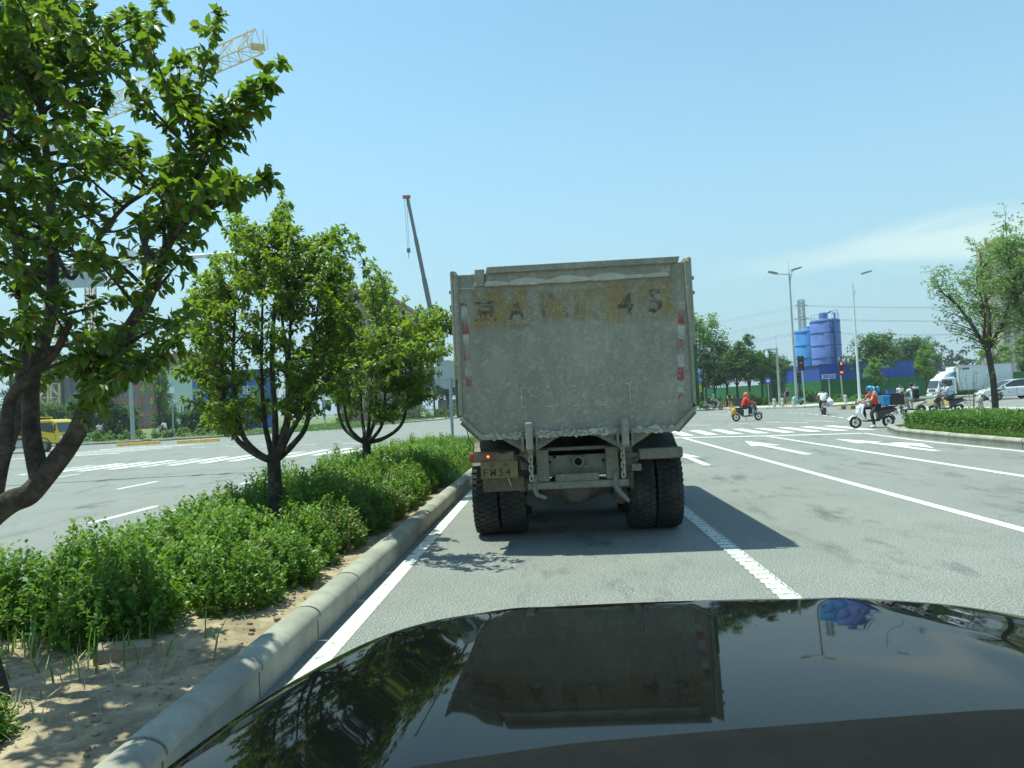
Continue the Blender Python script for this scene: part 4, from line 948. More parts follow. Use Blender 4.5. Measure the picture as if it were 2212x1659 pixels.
broadleaf('crab_apple_tree', 'third crab apple tree, its crown touching the left edge of the dump truck', bC, limbsC, tipsC, rc, droop=0.5, leafL=0.076, step=0.050, twig=0.21, nleaf=(6, 10), group='crab apple trees on the median', n_single=0, leafmat=LEAFB_SUNLIT)

# ---------------------------------------------------------------- box shrubs of the median
BOXL = leaf_mat('box_leaf', (0.034, 0.090, 0.014), (0.12, 0.225, 0.028), (0.27, 0.44, 0.035), (0.30, 0.28, 0.08), 0.36, 0.45)
BOXDRY = leaf_mat('box_leaf_dry', (0.16, 0.13, 0.06), (0.34, 0.27, 0.15), (0.4, 0.32, 0.16), None, 0.3, 0.7)
STEM = M('shrub_stem', (0.10, 0.085, 0.06), 0.9, var=0.3)
def shrub_mesh(rng, w, h, n=170, per=11, leafL=0.032):
    LP, LD, LN, LL, LW = [], [], [], [], []; st = MB()
    for k in range(n):
        a = rng.uniform(0, 2 * math.pi); rr = w * math.sqrt(rng.random()); fr = rr / w
        top = h * (1 - 0.62 * fr ** 2.4) * rng.uniform(0.72, 1.16)
        L = min(top * 0.9, rng.uniform(0.20, 0.38)) if rng.random() < 0.55 else top * rng.uniform(.35, .9)
        e = Vector((rr * math.cos(a), rr * math.sin(a), top if rng.random() < 0.62 else top * rng.uniform(0.15, 0.85)))
        s = Vector((e.x * 0.72, e.y * 0.72, max(0.02, e.z - L)))
        if k % 3 == 0: st.add([s, s + Vector((.004, .004, 0)), e], [(0, 1, 2)])
        ax = (e - s).normalized()
        for j in range(per):
            f = (j + rng.random()) / per; p = s + (e - s) * (0.15 + 0.87 * f)
            d = ax.cross(Vector((rng.gauss(0, 1), rng.gauss(0, 1), rng.gauss(0, 1)))).normalized() + ax * rng.uniform(0.3, 1.1)
            LP.append(p); LD.append(d); LN.append(ax * 0.9 + Vector((rng.gauss(0, .5), rng.gauss(0, .5), .6))); l_1 = leafL * rng.uniform(.7, 1.25); LL.append(l_1); LW.append(l_1 * .58)
    for k in range(7):
        a = rng.uniform(0, 2 * math.pi); st.tube([(0.05 * math.cos(a), 0.05 * math.sin(a), -.05), (w * .3 * math.cos(a), w * .3 * math.sin(a), h * .35), (w * .55 * math.cos(a), w * .55 * math.sin(a), h * .7)], [.008, .006, .003], 4)
    return [tuple(p) for p in LP], [tuple(p) for p in LD], [tuple(p) for p in LN], LL, LW, st
rs_ = random.Random(31)
SHV = []
for k in range(6):
    w, h = (0.46, 0.66) if k < 4 else (0.40, 0.56)
    a = shrub_mesh(rs_, w * rs_.uniform(.95, 1.1), h * rs_.uniform(.92, 1.1), n=430, per=13, leafL=0.050)
    SHV.append((leaves_mesh('shrub_leaves', a[0], a[1], a[2], a[3], a[4], BOXL, True), a[5].mesh('stem', STEM)))
adry = shrub_mesh(rs_, 0.34, 0.58, n=95, per=12, leafL=0.04); DRYV = leaves_mesh('shrub_leaves_dry', adry[0], adry[1], adry[2], adry[3], adry[4], BOXDRY, True)
def shrub(x, y, label, k, sc=1.0, dry=False):
    t = thing('box_shrub', label, 'shrub', (x, y, 0.13), rs_.uniform(0, 6.28), 'box shrubs planted on the median')
    t.scale = (sc, sc, sc * rs_.uniform(.80, 1.12)); t['label'] = label
    o = link('leaves', SHV[k % 6][0], t); o['kind'] = 'stuff'; link('stem', SHV[k % 6][1], t)
    if dry:
        o = link('dry_leaves', DRYV, t); o['kind'] = 'stuff'; o.location = (0.12, -0.1, 0.06); o['label'] = 'bleached dry sprigs of the shrub'
k = 0
for i in range(25):
    y = 4.62 + i * 0.70
    for j, x in enumerate((-2.45, -2.95, -3.45, -3.98)):
        if i == 0 and j == 0: continue
        xx = x + rs_.uniform(-.09, .09); yy = y + rs_.uniform(-.16, .16) + (0.15 * j if i < 3 else 0)
        if (7.0 < yy < 8.7 and abs(xx + 3.55 * yy / 8.75) < .34) or (12.0 < yy < 13.5 and abs(xx + 3.66 * yy / 13.6) < .3): continue
        if y > 20.5 or abs(xx + 3.55) < .28 and abs(yy - 8.75) < .3 or abs(xx + 3.66) < .25 and abs(yy - 13.6) < .25: continue
        zone = 'before the middle trunk' if y < 8.2 else 'between middle and third trunks' if y < 13.0 else 'beyond the third trunk'
        side = 'beside the near kerb' if j == 0 else 'along the far kerb' if j == 3 else 'one row in from the near kerb' if j == 1 else 'one row in from the far kerb'
        dry = (i, j) in ((2, 0), (4, 0), (7, 0), (9, 0), (10, 1))
        lab = 'green box shrub %s, %s' % (side, zone)
        if dry: lab = {2: 'half dead box shrub with pale dry sprigs, nearest the black bonnet', 4: 'box shrub with bleached sprigs at the kerb just before the middle trunk', 7: 'box shrub with tan dry sprigs at the kerb past the middle trunk', 9: 'box shrub with brown sprigs at the kerb near the truck wheel', 10: 'box shrub with brown sprigs one row in from the kerb near the truck'}[i]
        shrub(xx, yy, lab, k, (1.0 if j else 0.86) * (0.95 if i < 2 else 1.0), dry); k += 1
shrub(-2.80, 3.12, 'small dark box shrub at the bottom left corner beside the near trunk', 4, 0.62)
# grass at the end of the median and sprouts in the soil
def blades(n, region, rng, h=(0.18, 0.45), w=0.007, lean=0.5):
    V = []; F = []
    for k in range(n):
        x, y, z = region(rng); hh = rng.uniform(*h); a = rng.uniform(0, 6.28); ln = lean * hh * rng.random(); ww = w * rng.uniform(.7, 1.4)
        dx, dy = math.cos(a), math.sin(a); sx_, sy_ = -dy * ww, dx * ww; o = len(V)
        for f in (0, .5, 1.0):
            px, py, pz = x + dx * ln * f * f, y + dy * ln * f * f, z + hh * (f - 0.25 * (ln / hh) * f * f)
            if f < 1: V += [(px - sx_ * (1 - .4 * f), py - sy_ * (1 - .4 * f), pz), (px + sx_ * (1 - .4 * f), py + sy_ * (1 - .4 * f), pz)]
            else: V.append((px, py, pz))
        F += [(o, o + 1, o + 3, o + 2), (o + 2, o + 3, o + 4)]
    b = MB(); b.v = V; b.f = [list(f) for f in F]; b.m = [0] * len(F); return b
GRASS = leaf_mat('grass_blade', (0.05, 0.13, 0.02), (0.14, 0.25, 0.05), (0.2, 0.36, 0.06), (0.35, 0.30, 0.16), 0.3, 0.5)
rg = random.Random(77)
def raw(b, name, mat, parent=None):
    me = bpy.data.meshes.new(name); me.from_pydata(b.v, [], b.f); me.materials.append(mat); me.update(); return link(name, me, parent)
o = raw(blades(9000, lambda r: (r.uniform(-4.2, -2.02), 19.8 + 6.6 * r.random(), 0.13), rg, (0.22, 0.55), 0.008), 'grass', GRASS); tag(o, 'tall green grass filling the far end of the median', 'grass', kind='stuff')
o = raw(blades(1600, lambda r: (r.uniform(-2.25, -2.0), r.uniform(13, 20), 0.13), rg, (0.12, 0.3), 0.006), 'grass', GRASS); tag(o, 'grass fringe along the kerb beside the truck', 'grass', kind='stuff')
o = raw(blades(150, lambda r: (r.gauss(-3.35, .45), r.gauss(4.45, .2), 0.15), rg, (0.10, 0.32), 0.006, 0.9), 'grass', GRASS); tag(o, 'thin grass blades sprouting from the sandy soil in front of the shrubs', 'grass', kind='stuff')
o = raw(blades(120, lambda r: (r.uniform(-3.4, -2.2), r.uniform(3.0, 4.4), 0.15), rg, (0.06, 0.2), 0.005, 0.9), 'dry_stems', M('straw', (0.42, 0.36, 0.22), 0.9)); tag(o, 'dry straw stems scattered on the bare soil by the near trunk', 'dry stems', kind='stuff')
# litter: fallen leaves, a brick, a teal net, a plastic scrap
b = MB()
for k in range(260):
    x, y = rg.uniform(-4.1, -2.05), rg.uniform(2.6, 7.5); a = rg.uniform(0, 6.28); s = rg.uniform(.008, .03); z = 0.20 + .02 * mnoise.noise((x * 1.3, y * 1.3, 0))
    b.add([(x, y, z), (x + s * math.cos(a), y + s * math.sin(a), z + rg.uniform(0, .02)), (x + s * 1.4 * math.cos(a + .5), y + s * 1.4 * math.sin(a + .5), z + .003)], [(0, 1, 2)])
o = b.build('leaf_litter', M('dead_leaf', (0.30, 0.22, 0.12), 0.9, var=0.4)); tag(o, 'dead leaf litter strewn over the sandy median soil', 'leaf litter', kind='stuff')
o = MB().box(-0.15, 0.15, -0.07, 0.07, 0.0, 0.10).build('paving_brick', M('old_brick', (0.30, 0.24, 0.17), 0.9, var=0.2, bump=0.4), bevel=0.008); o.location = (-2.75, 4.32, 0.13); o.rotation_euler = (0.05, 0.1, 0.5); tag(o, 'dusty loose brick lying on the soil in front of the shrubs', 'brick')
b = MB()
for k in range(46):
    a = rg.uniform(0, 6.28); r_ = rg.uniform(0.05, .24); b.tube([(0, 0, 0.03), (r_ * .5 * math.cos(a), r_ * .5 * math.sin(a), .13 * rg.random() + .05), (r_ * math.cos(a), r_ * math.sin(a), 0.02 + .06 * rg.random())], 0.006, 4)
o = b.build('plastic_net', M('teal_plastic', (0.05, 0.42, 0.34), 0.5)); o.location = (-2.18, 14.2, 0.14); tag(o, 'crumpled teal plastic net on the median edge left of the truck', 'net')
b = MB(); b.tube([(-.16, 0, .01), (-.05, .02, .03), (.06, -.01, .02), (.16, .02, .012)], [.02, .035, .03, .012], 6); o = b.build('paper_scrap', M('scrap_paper', (0.6, 0.56, 0.42), 0.8)); o.location = (-6.69, 12.26, 0.0); tag(o, 'pale scrap lying alone on the left road', 'litter')
# ---------------------------------------------------------------- poles, signs, signals
GALV = M('galvanised_pole', (0.36, 0.40, 0.38), 0.5, 0.3, var=0.08, scale=3)
WPOLE = M('white_pole', (0.62, 0.66, 0.68), 0.45, var=0.05)
SBLK = M('signal_black', (0.02, 0.024, 0.022), 0.6, var=0.1)
SBLUE = M('sign_blue', (0.02, 0.09, 0.42), 0.4, var=0.05); SWHITE = M('sign_white', (0.75, 0.77, 0.78), 0.5, var=0.05)
SYEL = M('sign_yellow', (0.62, 0.60, 0.05), 0.5, var=0.05)
REDON = M('signal_red_lit', (1.0, 0.08, 0.05), 0.4, emit=2.2); LENSOFF = M('signal_lens_off', (0.05, 0.05, 0.05), 0.3)
def ground_at(u, Y): p = at(u, 860, Y); return Vector((p.x, Y, 0.0))
def lamp_post(label, u, Y, H, heads, mat):
    g0 = ground_at(u, Y); g0.z = 0.12; t = thing('street_lamp', label, 'street lamp', g0, 0, 'street lamps at the far corner')
    MB().tube([(0, 0, 0), (0, 0, H * .5), (0, 0, H)], [0.15, 0.11, 0.07], 12).build('pole', mat, t, smooth=True)
    MB().cyl((0, 0, 0), (0, 0, 0.35), 0.26, 0.22, 12).build('base', mat, t)
    for dx, dz, L in heads:
        if dz: MB().tube([(0, 0, H - 1.5), (dx * .35, 0, H - 0.5), (dx, 0, H + dz)], 0.045, 8).build('arm', mat, t)
        else: MB().tube([(0, 0, H - 0.15), (dx, 0, H)], 0.05, 8).build('arm', mat, t)
        h = MB(); s = 1 if dx > 0 else -1
        h.prism([(dx - .1 * s, H + dz + .12), (dx + L * s, H + dz + .34), (dx + L * s, H + dz + .20), (dx - .1 * s, H + dz - .06)], 'y', -0.22, 0.22)
        h.build('lamp_head', M('lamp_head_grey', (0.26, 0.27, 0.25), 0.5, var=0.05), t)
    return t
t = lamp_post('tall grey street lamp with two heads in front of the blue silos', 1721, 76, 13.9, ((-1.35, 0, 0.8), (0.35, 0.25, 0.9)), GALV)
MB().cyl((0, 0, 13.9), (0, 0, 15.3), 0.03, 0.01, 6).build('lightning_rod', GALV, t)
t = lamp_post('white street lamp with a single curved arm right of the silos', 1857, 77, 12.6, ((1.1, 0.9, 0.9),), WPOLE)
# camera pole
g0 = ground_at(1684, 74); g0.z = 0.12; t = thing('camera_pole', 'grey pole with a white dome camera on a short arm beside the red-capped walker', 'camera pole', g0)
MB().tube([(0, 0, 0), (0, 0, 6.0)], [0.13, 0.10], 12).build('pole', GALV, t); MB().bar((0, 0, 5.85), (-1.05, 0, 5.85), 0.12).build('arm', GALV, t)
MB().lathe([(0.02, 5.75), (0.10, 5.7), (0.13, 5.5), (0.17, 5.35), (0.15, 5.15), (0.08, 5.05), (0.0, 5.03)], (-1.0, 0, 0), 'z', 14).build('dome_camera', SWHITE, t, smooth=True)
MB().cyl((0, 0, 6.0), (0, 0, 7.5), 0.02, 0.008, 5).build('rod', GALV, t)
def signal_head(t, x, y, z, n=3, r=0.17, w=0.28, lit=None, face=-1, visor=True, lamps=None):
    h = n * (2 * r + .10) + .06; hb = MB().box(x - w, x + w, y - .10, y + .10, z, z + h).build('signal_housing', SBLK, t, bevel=0.03)
    for k in range(n):
        cz = z + h - .08 - r - k * (2 * r + .10); yy = y + face * .105
        MB().cyl((x, yy, cz), (x, yy + face * .012, cz), r, n=16).build('lamp', REDON if lit and k in lit else LENSOFF, hb)
        if visor:
            P = [(x + (r + .02) * math.cos(a), cz + (r + .02) * math.sin(a)) for a in [math.pi * (-.08 + 1.16 * i / 8) for i in range(9)]]
            m = MB(); m.add([(px, yy, pz) for px, pz in P] + [(px, yy + face * .30, pz - .03) for px, pz in P], [(i, i + 1, i + 10, i + 9) for i in range(8)]); m.build('visor', SBLK, hb)
    return hb
g0 = ground_at(1738, 75); g0.z = 0.12; t = thing('traffic_light', 'black three-lamp traffic light on a pole in front of the left silo', 'traffic light', g0)
MB().tube([(0, 0, 0), (-0.1, 0, 4.9)], [0.08, 0.07], 10).build('pole', GALV, t); signal_head(t, -0.22, -.14, 3.55, 3, 0.19, 0.30, {}, -1)
MB().ell((-0.20, -.26, 4.33), (.10, .02, .11), 8, 6).build('red_hand_lamp', M('dim_red_lamp', (0.55, 0.10, 0.05), 0.5, emit=0.25), t)
g0 = ground_at(1729, 77); g0.z = 0.12; t = thing('traffic_light', 'side-facing black traffic light with visors, low behind the grey lamp post', 'traffic light', g0)
MB().tube([(0, 0, 0), (0, 0, 3.4)], [0.10, 0.09], 10).build('pole', SBLK, t)
hb = MB().box(-.10, .10, -.28, .28, 2.2, 3.5).build('signal_housing', SBLK, t, bevel=0.02)
for k in range(3):
    z = 3.25 - k * .43; P = [(.2 * math.cos(a), z + .2 * math.sin(a)) for a in [math.pi * (-.08 + 1.16 * i / 8) for i in range(9)]]
    m = MB(); m.add([(-.10, py, pz) for py, pz in P] + [(-.42, py, pz - .04) for py, pz in P], [(i, i + 1, i + 10, i + 9) for i in range(8)]); m.build('visor', SBLK, hb)
g0 = ground_at(1821, 80); g0.z = 0.12; t = thing('pedestrian_light', 'pedestrian signal glowing red on a thin pole right of the street-name sign', 'traffic light', g0)
MB().tube([(0, 0, 0), (-0.15, 0, 5.0)], [0.075, 0.065], 10).build('pole', GALV, t); hb = MB().box(-0.24, 0.14, -.22, -.06, 3.0, 4.55).build('signal_housing', SBLK, t, bevel=0.02)
MB().ell((-0.05, -.225, 4.25), (.09, .01, .16), 8, 6).build('red_man_lamp', REDON, hb)
for dx in (-.08, .08): MB().ell((-0.05 + dx, -.225, 3.28), (.065, .01, .11), 8, 6).build('countdown_digit', REDON, hb)
# street-name sign
g0 = ground_at(1793, 78); g0.z = 0.12; t = thing('street_name_sign', 'blue horizontal street-name sign on a pole before the dark green hoarding', 'sign', g0)
MB().cyl((0, 0, 0), (0, 0, 2.75), 0.06, n=8).build('pole', GALV, t)
p = MB().box(-0.70, 0.70, -.04, 0.02, 2.62, 3.10).build('panel', SWHITE, t); MB().box(-0.66, 0.66, -.055, -.042, 2.66, 3.06).build('panel_face', SBLUE, p)
text_obj('lettering', '沙河西三路', 0.80, 0.17, SWHITE, p, (0, -.062, 2.92)); text_obj('lettering_small', 'SHAHE XISANLU', 0.62, 0.07, SWHITE, p, (0, -.062, 2.76))
for x in (-.54, .54): MB().cyl((x, -.056, 2.86), (x, -.060, 2.86), .06, n=12).build('compass_mark', SWHITE, p)
# round blue lane signs with a yellow notice
g0 = ground_at(1509, 74); g0.z = 0.0; t = thing('lane_sign', 'two round blue signs over a yellow notice on one pole beside the truck', 'sign', g0)
MB().cyl((0, 0, 0), (0, 0, 4.4), 0.05, n=8).build('pole', GALV, t)
for z, kind in ((4.05, 'bus'), (3.18, 'bike')):
    d = MB().cyl((0, -.06, z), (0, -.09, z), 0.40, n=28).build('round_panel', SWHITE, t); MB().cyl((0, -.092, z), (0, -.10, z), 0.37, n=28).build('round_face', SBLUE, d)
    m = MB()
    if kind == 'bus':
        m.box(-.22, .22, -.108, -.102, z + .08, z + .22); m.box(-.20, .20, -.108, -.102, z - .06, z + .04); m.box(-.16, -.08, -.108, -.102, z - .12, z - .06); m.box(.08, .16, -.108, -.102, z - .12, z - .06); m.box(-.10, .06, -.108, -.102, z - .25, z - .17)
    else:
        for x in (-.16, .16): m.lathe([(.095, -.102), (.095, -.108), (.072, -.108), (.072, -.102)], (x, 0, z + .02), 'y', 16)
        m.bar((-.16, -.105, z + .02), (-.04, -.105, z + .16), .02, .006); m.bar((-.04, -.105, z + .16), (.10, -.105, z + .16), .02, .006); m.bar((.16, -.105, z + .02), (.08, -.105, z + .2), .02, .006); m.bar((-.04, -.105, z + .16), (0, -.105, z + .02), .02, .006); m.box(-.08, .07, -.108, -.102, z - .25, z - .17)
    m.build('pictogram', SWHITE, d)
p = MB().box(-.33, .33, -.09, -.07, 1.95, 2.72).build('notice_panel', SYEL, t)
for k in range(5):
    for j in range(5): MB().box(-.26 + j * .105, -.18 + j * .105, -.096, -.091, 2.58 - k * .135, 2.655 - k * .135).build('notice_character', SBLK, p)
g0 = ground_at(1661, 72); t = thing('small_blue_sign', 'small square blue sign on a thin pole left of the camera pole', 'sign', g0)
MB().cyl((0, 0, 0), (0, 0, 3.0), 0.035, n=8).build('pole', GALV, t); p = MB().box(-.27, .27, -.05, -.03, 2.45, 3.05).build('panel', SBLUE, t); MB().box(-.14, .14, -.056, -.052, 2.62, 2.86).build('pictogram', SWHITE, p)
# round sign seen from behind at the end of the median
t = thing('round_sign', 'large round traffic sign seen from its grey back, between the tree and the truck', 'sign', (-3.62, 25.0, 0.12))
MB().cyl((0, 0, 0), (0, 0, 2.55), 0.055, n=12).build('pole', M('pole_grey_blue', (0.30, 0.36, 0.36), 0.5, 0.3), t)
BACK = M('sign_back', (0.42, 0.46, 0.44), 0.45, 0.5, var=0.06)
MB().lathe([(0.0, 0.05), (0.50, 0.05), (0.515, 0.03), (0.515, 0.05), (0.50, 0.065), (0.0, 0.065)], (-.07, 0, 2.66), 'y', 40).build('disc', BACK, t, smooth=True)
MB().bar((-.42, 0.02, 2.54), (.40, 0.02, 2.54), 0.05, 0.07).build('cross_bar', BACK, t); MB().bar((-.42, .03, 2.75), (-.42, .03, 2.30), 0.03).build('clamp', BACK, t)
# bollards
BOLL = M('stone_bollard', (0.40, 0.39, 0.35), 0.85, var=0.12)
def bollard(x, y, label, z=0.12):
    t = thing('bollard', label, 'bollard', (x, y, z), 0, 'stone bollards along the far pavement')
    MB().lathe([(0.16, 0), (0.16, .52), (0.14, .56), (0.14, .60), (.17, .63), (.17, .78), (.12, .84), (0, .86)], (0, 0, 0), 'z', 14).build('post', BOLL, t, smooth=True)
for u, Y, l in ((1672, 71, 'stone bollard left of the camera pole'), (1690, 71, 'stone bollard right beside the red-capped walker'), (1714, 71.5, 'stone bollard in front of the parked teal scooter'), (1786, 70, 'stone bollard below the street-name sign'), (1826, 73, 'stone bollard below the white street lamp')):
    g0 = ground_at(u, Y); bollard(g0.x, g0.y, l)
bollard(21.57, 37.4, 'stone bollard behind the island hedge, left one of the pair', 0.0); bollard(22.55, 37.9, 'stone bollard behind the island hedge, right one of the pair', 0.0)
# gantry arm over the left road
t = thing('sign_gantry', 'pale mast arm with camera boxes reaching over the left road above the trees', 'gantry', (-19.4, 19.4, 0.13))
def W(p, o=(-19.4, 19.4, 0.13)): return Vector(p) - Vector(o)
MB().tube([W((-19.4, 19.4, .13)), W((-19.4, 19.4, 6.4)), W((-19.4, 19.4, 7.0))], [0.17, 0.14, 0.12], 14).build('pole', WPOLE, t, smooth=True)
MB().tube([W((-19.4, 19.4, 6.35)), W((-14.0, 20.4, 6.42)), W((-8.9, 20.9, 6.60))], [0.11, 0.09, 0.06], 12).build('arm', WPOLE, t, smooth=True)
MB().box(-.26, .26, -.15, .15, -.05, .66).build('camera_box', M('dark_box', (0.05, 0.055, 0.05), 0.6), t).location = W((-9.05, 20.85, 6.58))
for x, y in ((-11.6, 20.62), (-12.4, 20.55), (-15.0, 20.2)):
    m = MB().box(-.09, .09, -.28, .28, 0.10, .30).build('camera', SWHITE, t, bevel=.02); m.location = W((x, y, 6.5))
m = MB().box(-.70, .70, -.02, .02, -.68, -.10).build('hanging_panel', M('panel_back', (0.45, 0.50, 0.52), 0.5, .2), t); m.location = W((-13.9, 20.42, 6.42))
# far left signal mast
g0 = ground_at(285, 58); g0.z = 0.12; t = thing('signal_mast', 'thick grey-green signal mast with a street-name sign by the far left hedge', 'signal mast', g0)
MB().tube([(0, 0, 0), (-.1, 0, 5.7)], [0.17, 0.14], 14).build('pole', M('mast_green_grey', (0.30, 0.37, 0.34), 0.5, .2), t, smooth=True)
MB().tube([(-.1, 0, 5.45), (-3.5, -2.2, 5.6), (-9.5, -6.0, 5.8)], [0.13, 0.11, 0.08], 10).build('arm', GALV, t)
def hang(x, y, z):
    hb = MB().box(x - .16, x + .16, y - .22, y + .22, z - .55, z + .70).build('signal_housing', SBLK, t, bevel=.03)
    for k in range(3): MB().lathe([(.19, 0.0), (.19, .30)], (x + .16, y, z + .45 - k * .42), 'x', 12).build('visor', SBLK, hb)
hang(-1.35, -.9, 5.5); hang(-8.8, -5.6, 5.9)
p = MB().box(-1.55, -.12, -.62, -.58, 4.55, 5.15).build('street_name_panel', SWHITE, t); MB().box(-1.5, -.17, -.63, -.622, 4.60, 5.10).build('panel_face', SBLUE, p)
text_obj('lettering', '沙河西三路', 1.0, 0.24, SWHITE, p, (-.83, -.64, 4.92)); text_obj('lettering_small', 'SHAHE XISANLU', .9, 0.09, SWHITE, p, (-.83, -.64, 4.70))
for u, Y, H in ((372, 66, 5.2), (598, 70, 4.6), (700, 72, 4.4)):
    g0 = ground_at(u, Y); g0.z = 0.12; t = thing('camera_pole', {372: 'slim grey pole with a white box beside the slender left tree', 598: 'slim grey pole glimpsed under the middle crab apple crown', 700: 'slim grey pole glimpsed between the two crab apple crowns'}[u], 'pole', g0, 0, 'slim grey poles on the far left corner')
    MB().cyl((0, 0, 0), (0, 0, H), 0.08, .06, 10).build('pole', GALV, t)
    MB().box(-.2, .2, -.1, .1, H - 1.0, H - .4).build('equipment_box', SWHITE, t)

# ---------------------------------------------------------------- buildings, silos, hoardings
GLASS = M('window_glass', (0.05, 0.075, 0.08), 0.12, var=0.3, scale=0.6, spec=0.8)
WFR = M('window_frame', (0.13, 0.20, 0.20), 0.5)
def window(parent, x, z, w, h, y=0.0, frame=WFR, mull=1, rz=0):
    """one window with frame, pane and mullion, on a facade facing -y at local y"""
    f = MB(); t_ = .07
    f.box(x - w / 2, x + w / 2, y - .06, y + .0, z, z + t_); f.box(x - w / 2, x + w / 2, y - .06, y, z + h - t_, z + h); f.box(x - w / 2, x - w / 2 + t_, y - .06, y, z + t_, z + h - t_); f.box(x + w / 2 - t_, x + w / 2, y - .06, y, z + t_, z + h - t_)
    for k in range(mull): mx = x - w / 2 + w * (k + 1) / (mull + 1); f.box(mx - .03, mx + .03, y - .05, y, z + t_, z + h - t_)
    o = f.build('window', frame, parent)
    p = MB(); p.add([(x - w / 2 + t_, y - .02, z + t_), (x + w / 2 - t_, y - .02, z + t_), (x + w / 2 - t_, y - .02, z + h - t_), (x - w / 2 + t_, y - .02, z + h - t_)], [(0, 1, 2, 3)]); p.build('pane', GLASS, o)
    return o
BRICKR = M('red_cladding', (0.30, 0.105, 0.075), 0.8, var=0.12, scale=0.8); BRICKD = M('red_joint', (0.17, 0.06, 0.045), 0.8)
a = at(232, 850, 165); b_ = at(455, 850, 165); w_ = b_.x - a.x
t = thing('red_brick_building', 'long red-brick office block with green-framed windows behind the left hedge', 'building', (a.x, 165, 0))
MB().box(0, w_, 0, 9, 0, 15.9).build('wall', BRICKR, t); MB().box(-.2, w_ + .2, -.25, 9.2, 15.9, 16.4).build('parapet', BRICKD, t); MB().box(w_ * .62, w_ * .80, 1, 7, 16.4, 18.0).build('roof_house', BRICKR, t)
for fl in range(5):
    for k in range(9):
        x = 1.8 + k * (w_ - 3.6) / 8
        window(t, x, 1.6 + fl * 3.0, 2.0, 1.75, 0.0)
for k in range(10): MB().box(k * (w_ - .2) / 9, k * (w_ - .2) / 9 + .2, -.05, 0.0, 0, 15.9).build('facade_joint', BRICKD, t)
# grey concrete hall left of it
a = at(20, 850, 130); b_ = at(160, 850, 130); w_ = b_.x - a.x; t = thing('grey_hall', 'plain grey industrial hall with vertical ribs behind the yellow truck', 'building', (a.x, 130, 0))
GCL = M('grey_cladding', (0.10, 0.125, 0.13), 0.7, var=0.08, scale=.5); MB().box(0, w_, 0, 6, 0, 14.6).build('wall', GCL, t); MB().box(-.15, w_ + .15, -.15, 6.1, 14.6, 14.9).build('roof', M('grey_roof', (.2, .22, .22), .6), t)
for k in range(8): MB().box(1 + k * (w_ - 2) / 7, 1.5 + k * (w_ - 2) / 7, -.35, 0, 0, 14.5).build('rib', GCL if k % 2 else M('grey_rib', (.05, .06, .065), .7), t)
# pale green building and blue site hoarding
PALE = M('pale_mint', (0.50, 0.60, 0.56), 0.7, var=0.05)
a = at(362, 850, 120); b_ = at(440, 850, 120); w_ = b_.x - a.x; t = thing('pale_building', 'pale mint building with white frames right of the red-brick block', 'building', (a.x, 120, 0))
MB().box(0, w_, 0, 5, 0, 10.1).build('wall', PALE, t); MB().box(-.15, w_ + .1, -.2, 5, 10.1, 10.45).build('roof_edge', SWHITE, t); MB().box(-.05, w_, -.15, 0, 5.0, 5.3).build('band', SWHITE, t)
for k in range(3): MB().box(.4 + k * 2.2, .6 + k * 2.2, -.1, 0, 0, 5.0).build('column', SWHITE, t)
w1 = window(t, 3.2, 2.4, 1.9, 1.9, 0, SWHITE, 3); window(t, 5.4, 2.4, 1.6, 1.9, 0, SWHITE, 2)
a = at(416, 850, 92); b_ = at(590, 850, 92); w_ = b_.x - a.x; t = thing('blue_hoarding', 'bright blue site hoarding with a white character seen through the middle tree', 'hoarding', (a.x, 92, 0))
HB = M('hoarding_blue', (0.03, 0.12, 0.42), 0.55, var=0.08)
n = 14
for k in range(n): MB().box(k * w_ / n + .01, (k + 1) * w_ / n - .01, 0, .06, 0.1, 8.0).build('panel', HB, t)
for k in range(6): MB().bar((k * w_ / 5, .12, 0), (k * w_ / 5, .12, 7.9), .12).build('post', GALV, t)
text_obj('lettering', '国', 1.15, 1.2, SWHITE, t, (1.05, -.02, 5.0)); text_obj('lettering', '建', 1.15, 1.2, SWHITE, t, (w_ - 3.6, -.02, 5.3))
# brown block behind the trees, one corner towards the road
BRN = M('brown_render', (0.23, 0.155, 0.125), 0.85, var=0.08, scale=.6)
p0 = at(827, 850, 112); pl = at(735, 850, 112); pr_ = at(905, 850, 140)
t = thing('brown_apartment_block', 'brown-grey apartment block with a corner rising above the third crab apple tree', 'building', (p0.x, 112, 0))
L_ = p0.x - pl.x; dv = Vector((pr_.x - p0.x, 28.0)); 
MB().prism([(0, 0), (dv.x, dv.y), (dv.x - L_, dv.y), (-L_, 0)], 'z', 0, 20.8).build('wall', BRN, t)
MB().prism([(0.2, -.25), (dv.x + .2, dv.y), (dv.x - L_, dv.y + .2), (-L_ - .2, -.25)], 'z', 20.8, 21.3).build('parapet', M('brown_edge', (.30, .21, .17), .8), t)
for fl in range(6):
    for k in range(4): window(t, -1.4 - k * 2.6, 2.2 + fl * 3.1, 1.5, 1.7, 0.0, SWHITE)
for fl in range(6):
    for k in range(8): window(t, 2.4 + k * 3.2, 2.2 + fl * 3.1, 1.5, 1.7, 0.0, SWHITE).rotation_euler = (0, 0, math.atan2(dv.y, dv.x))
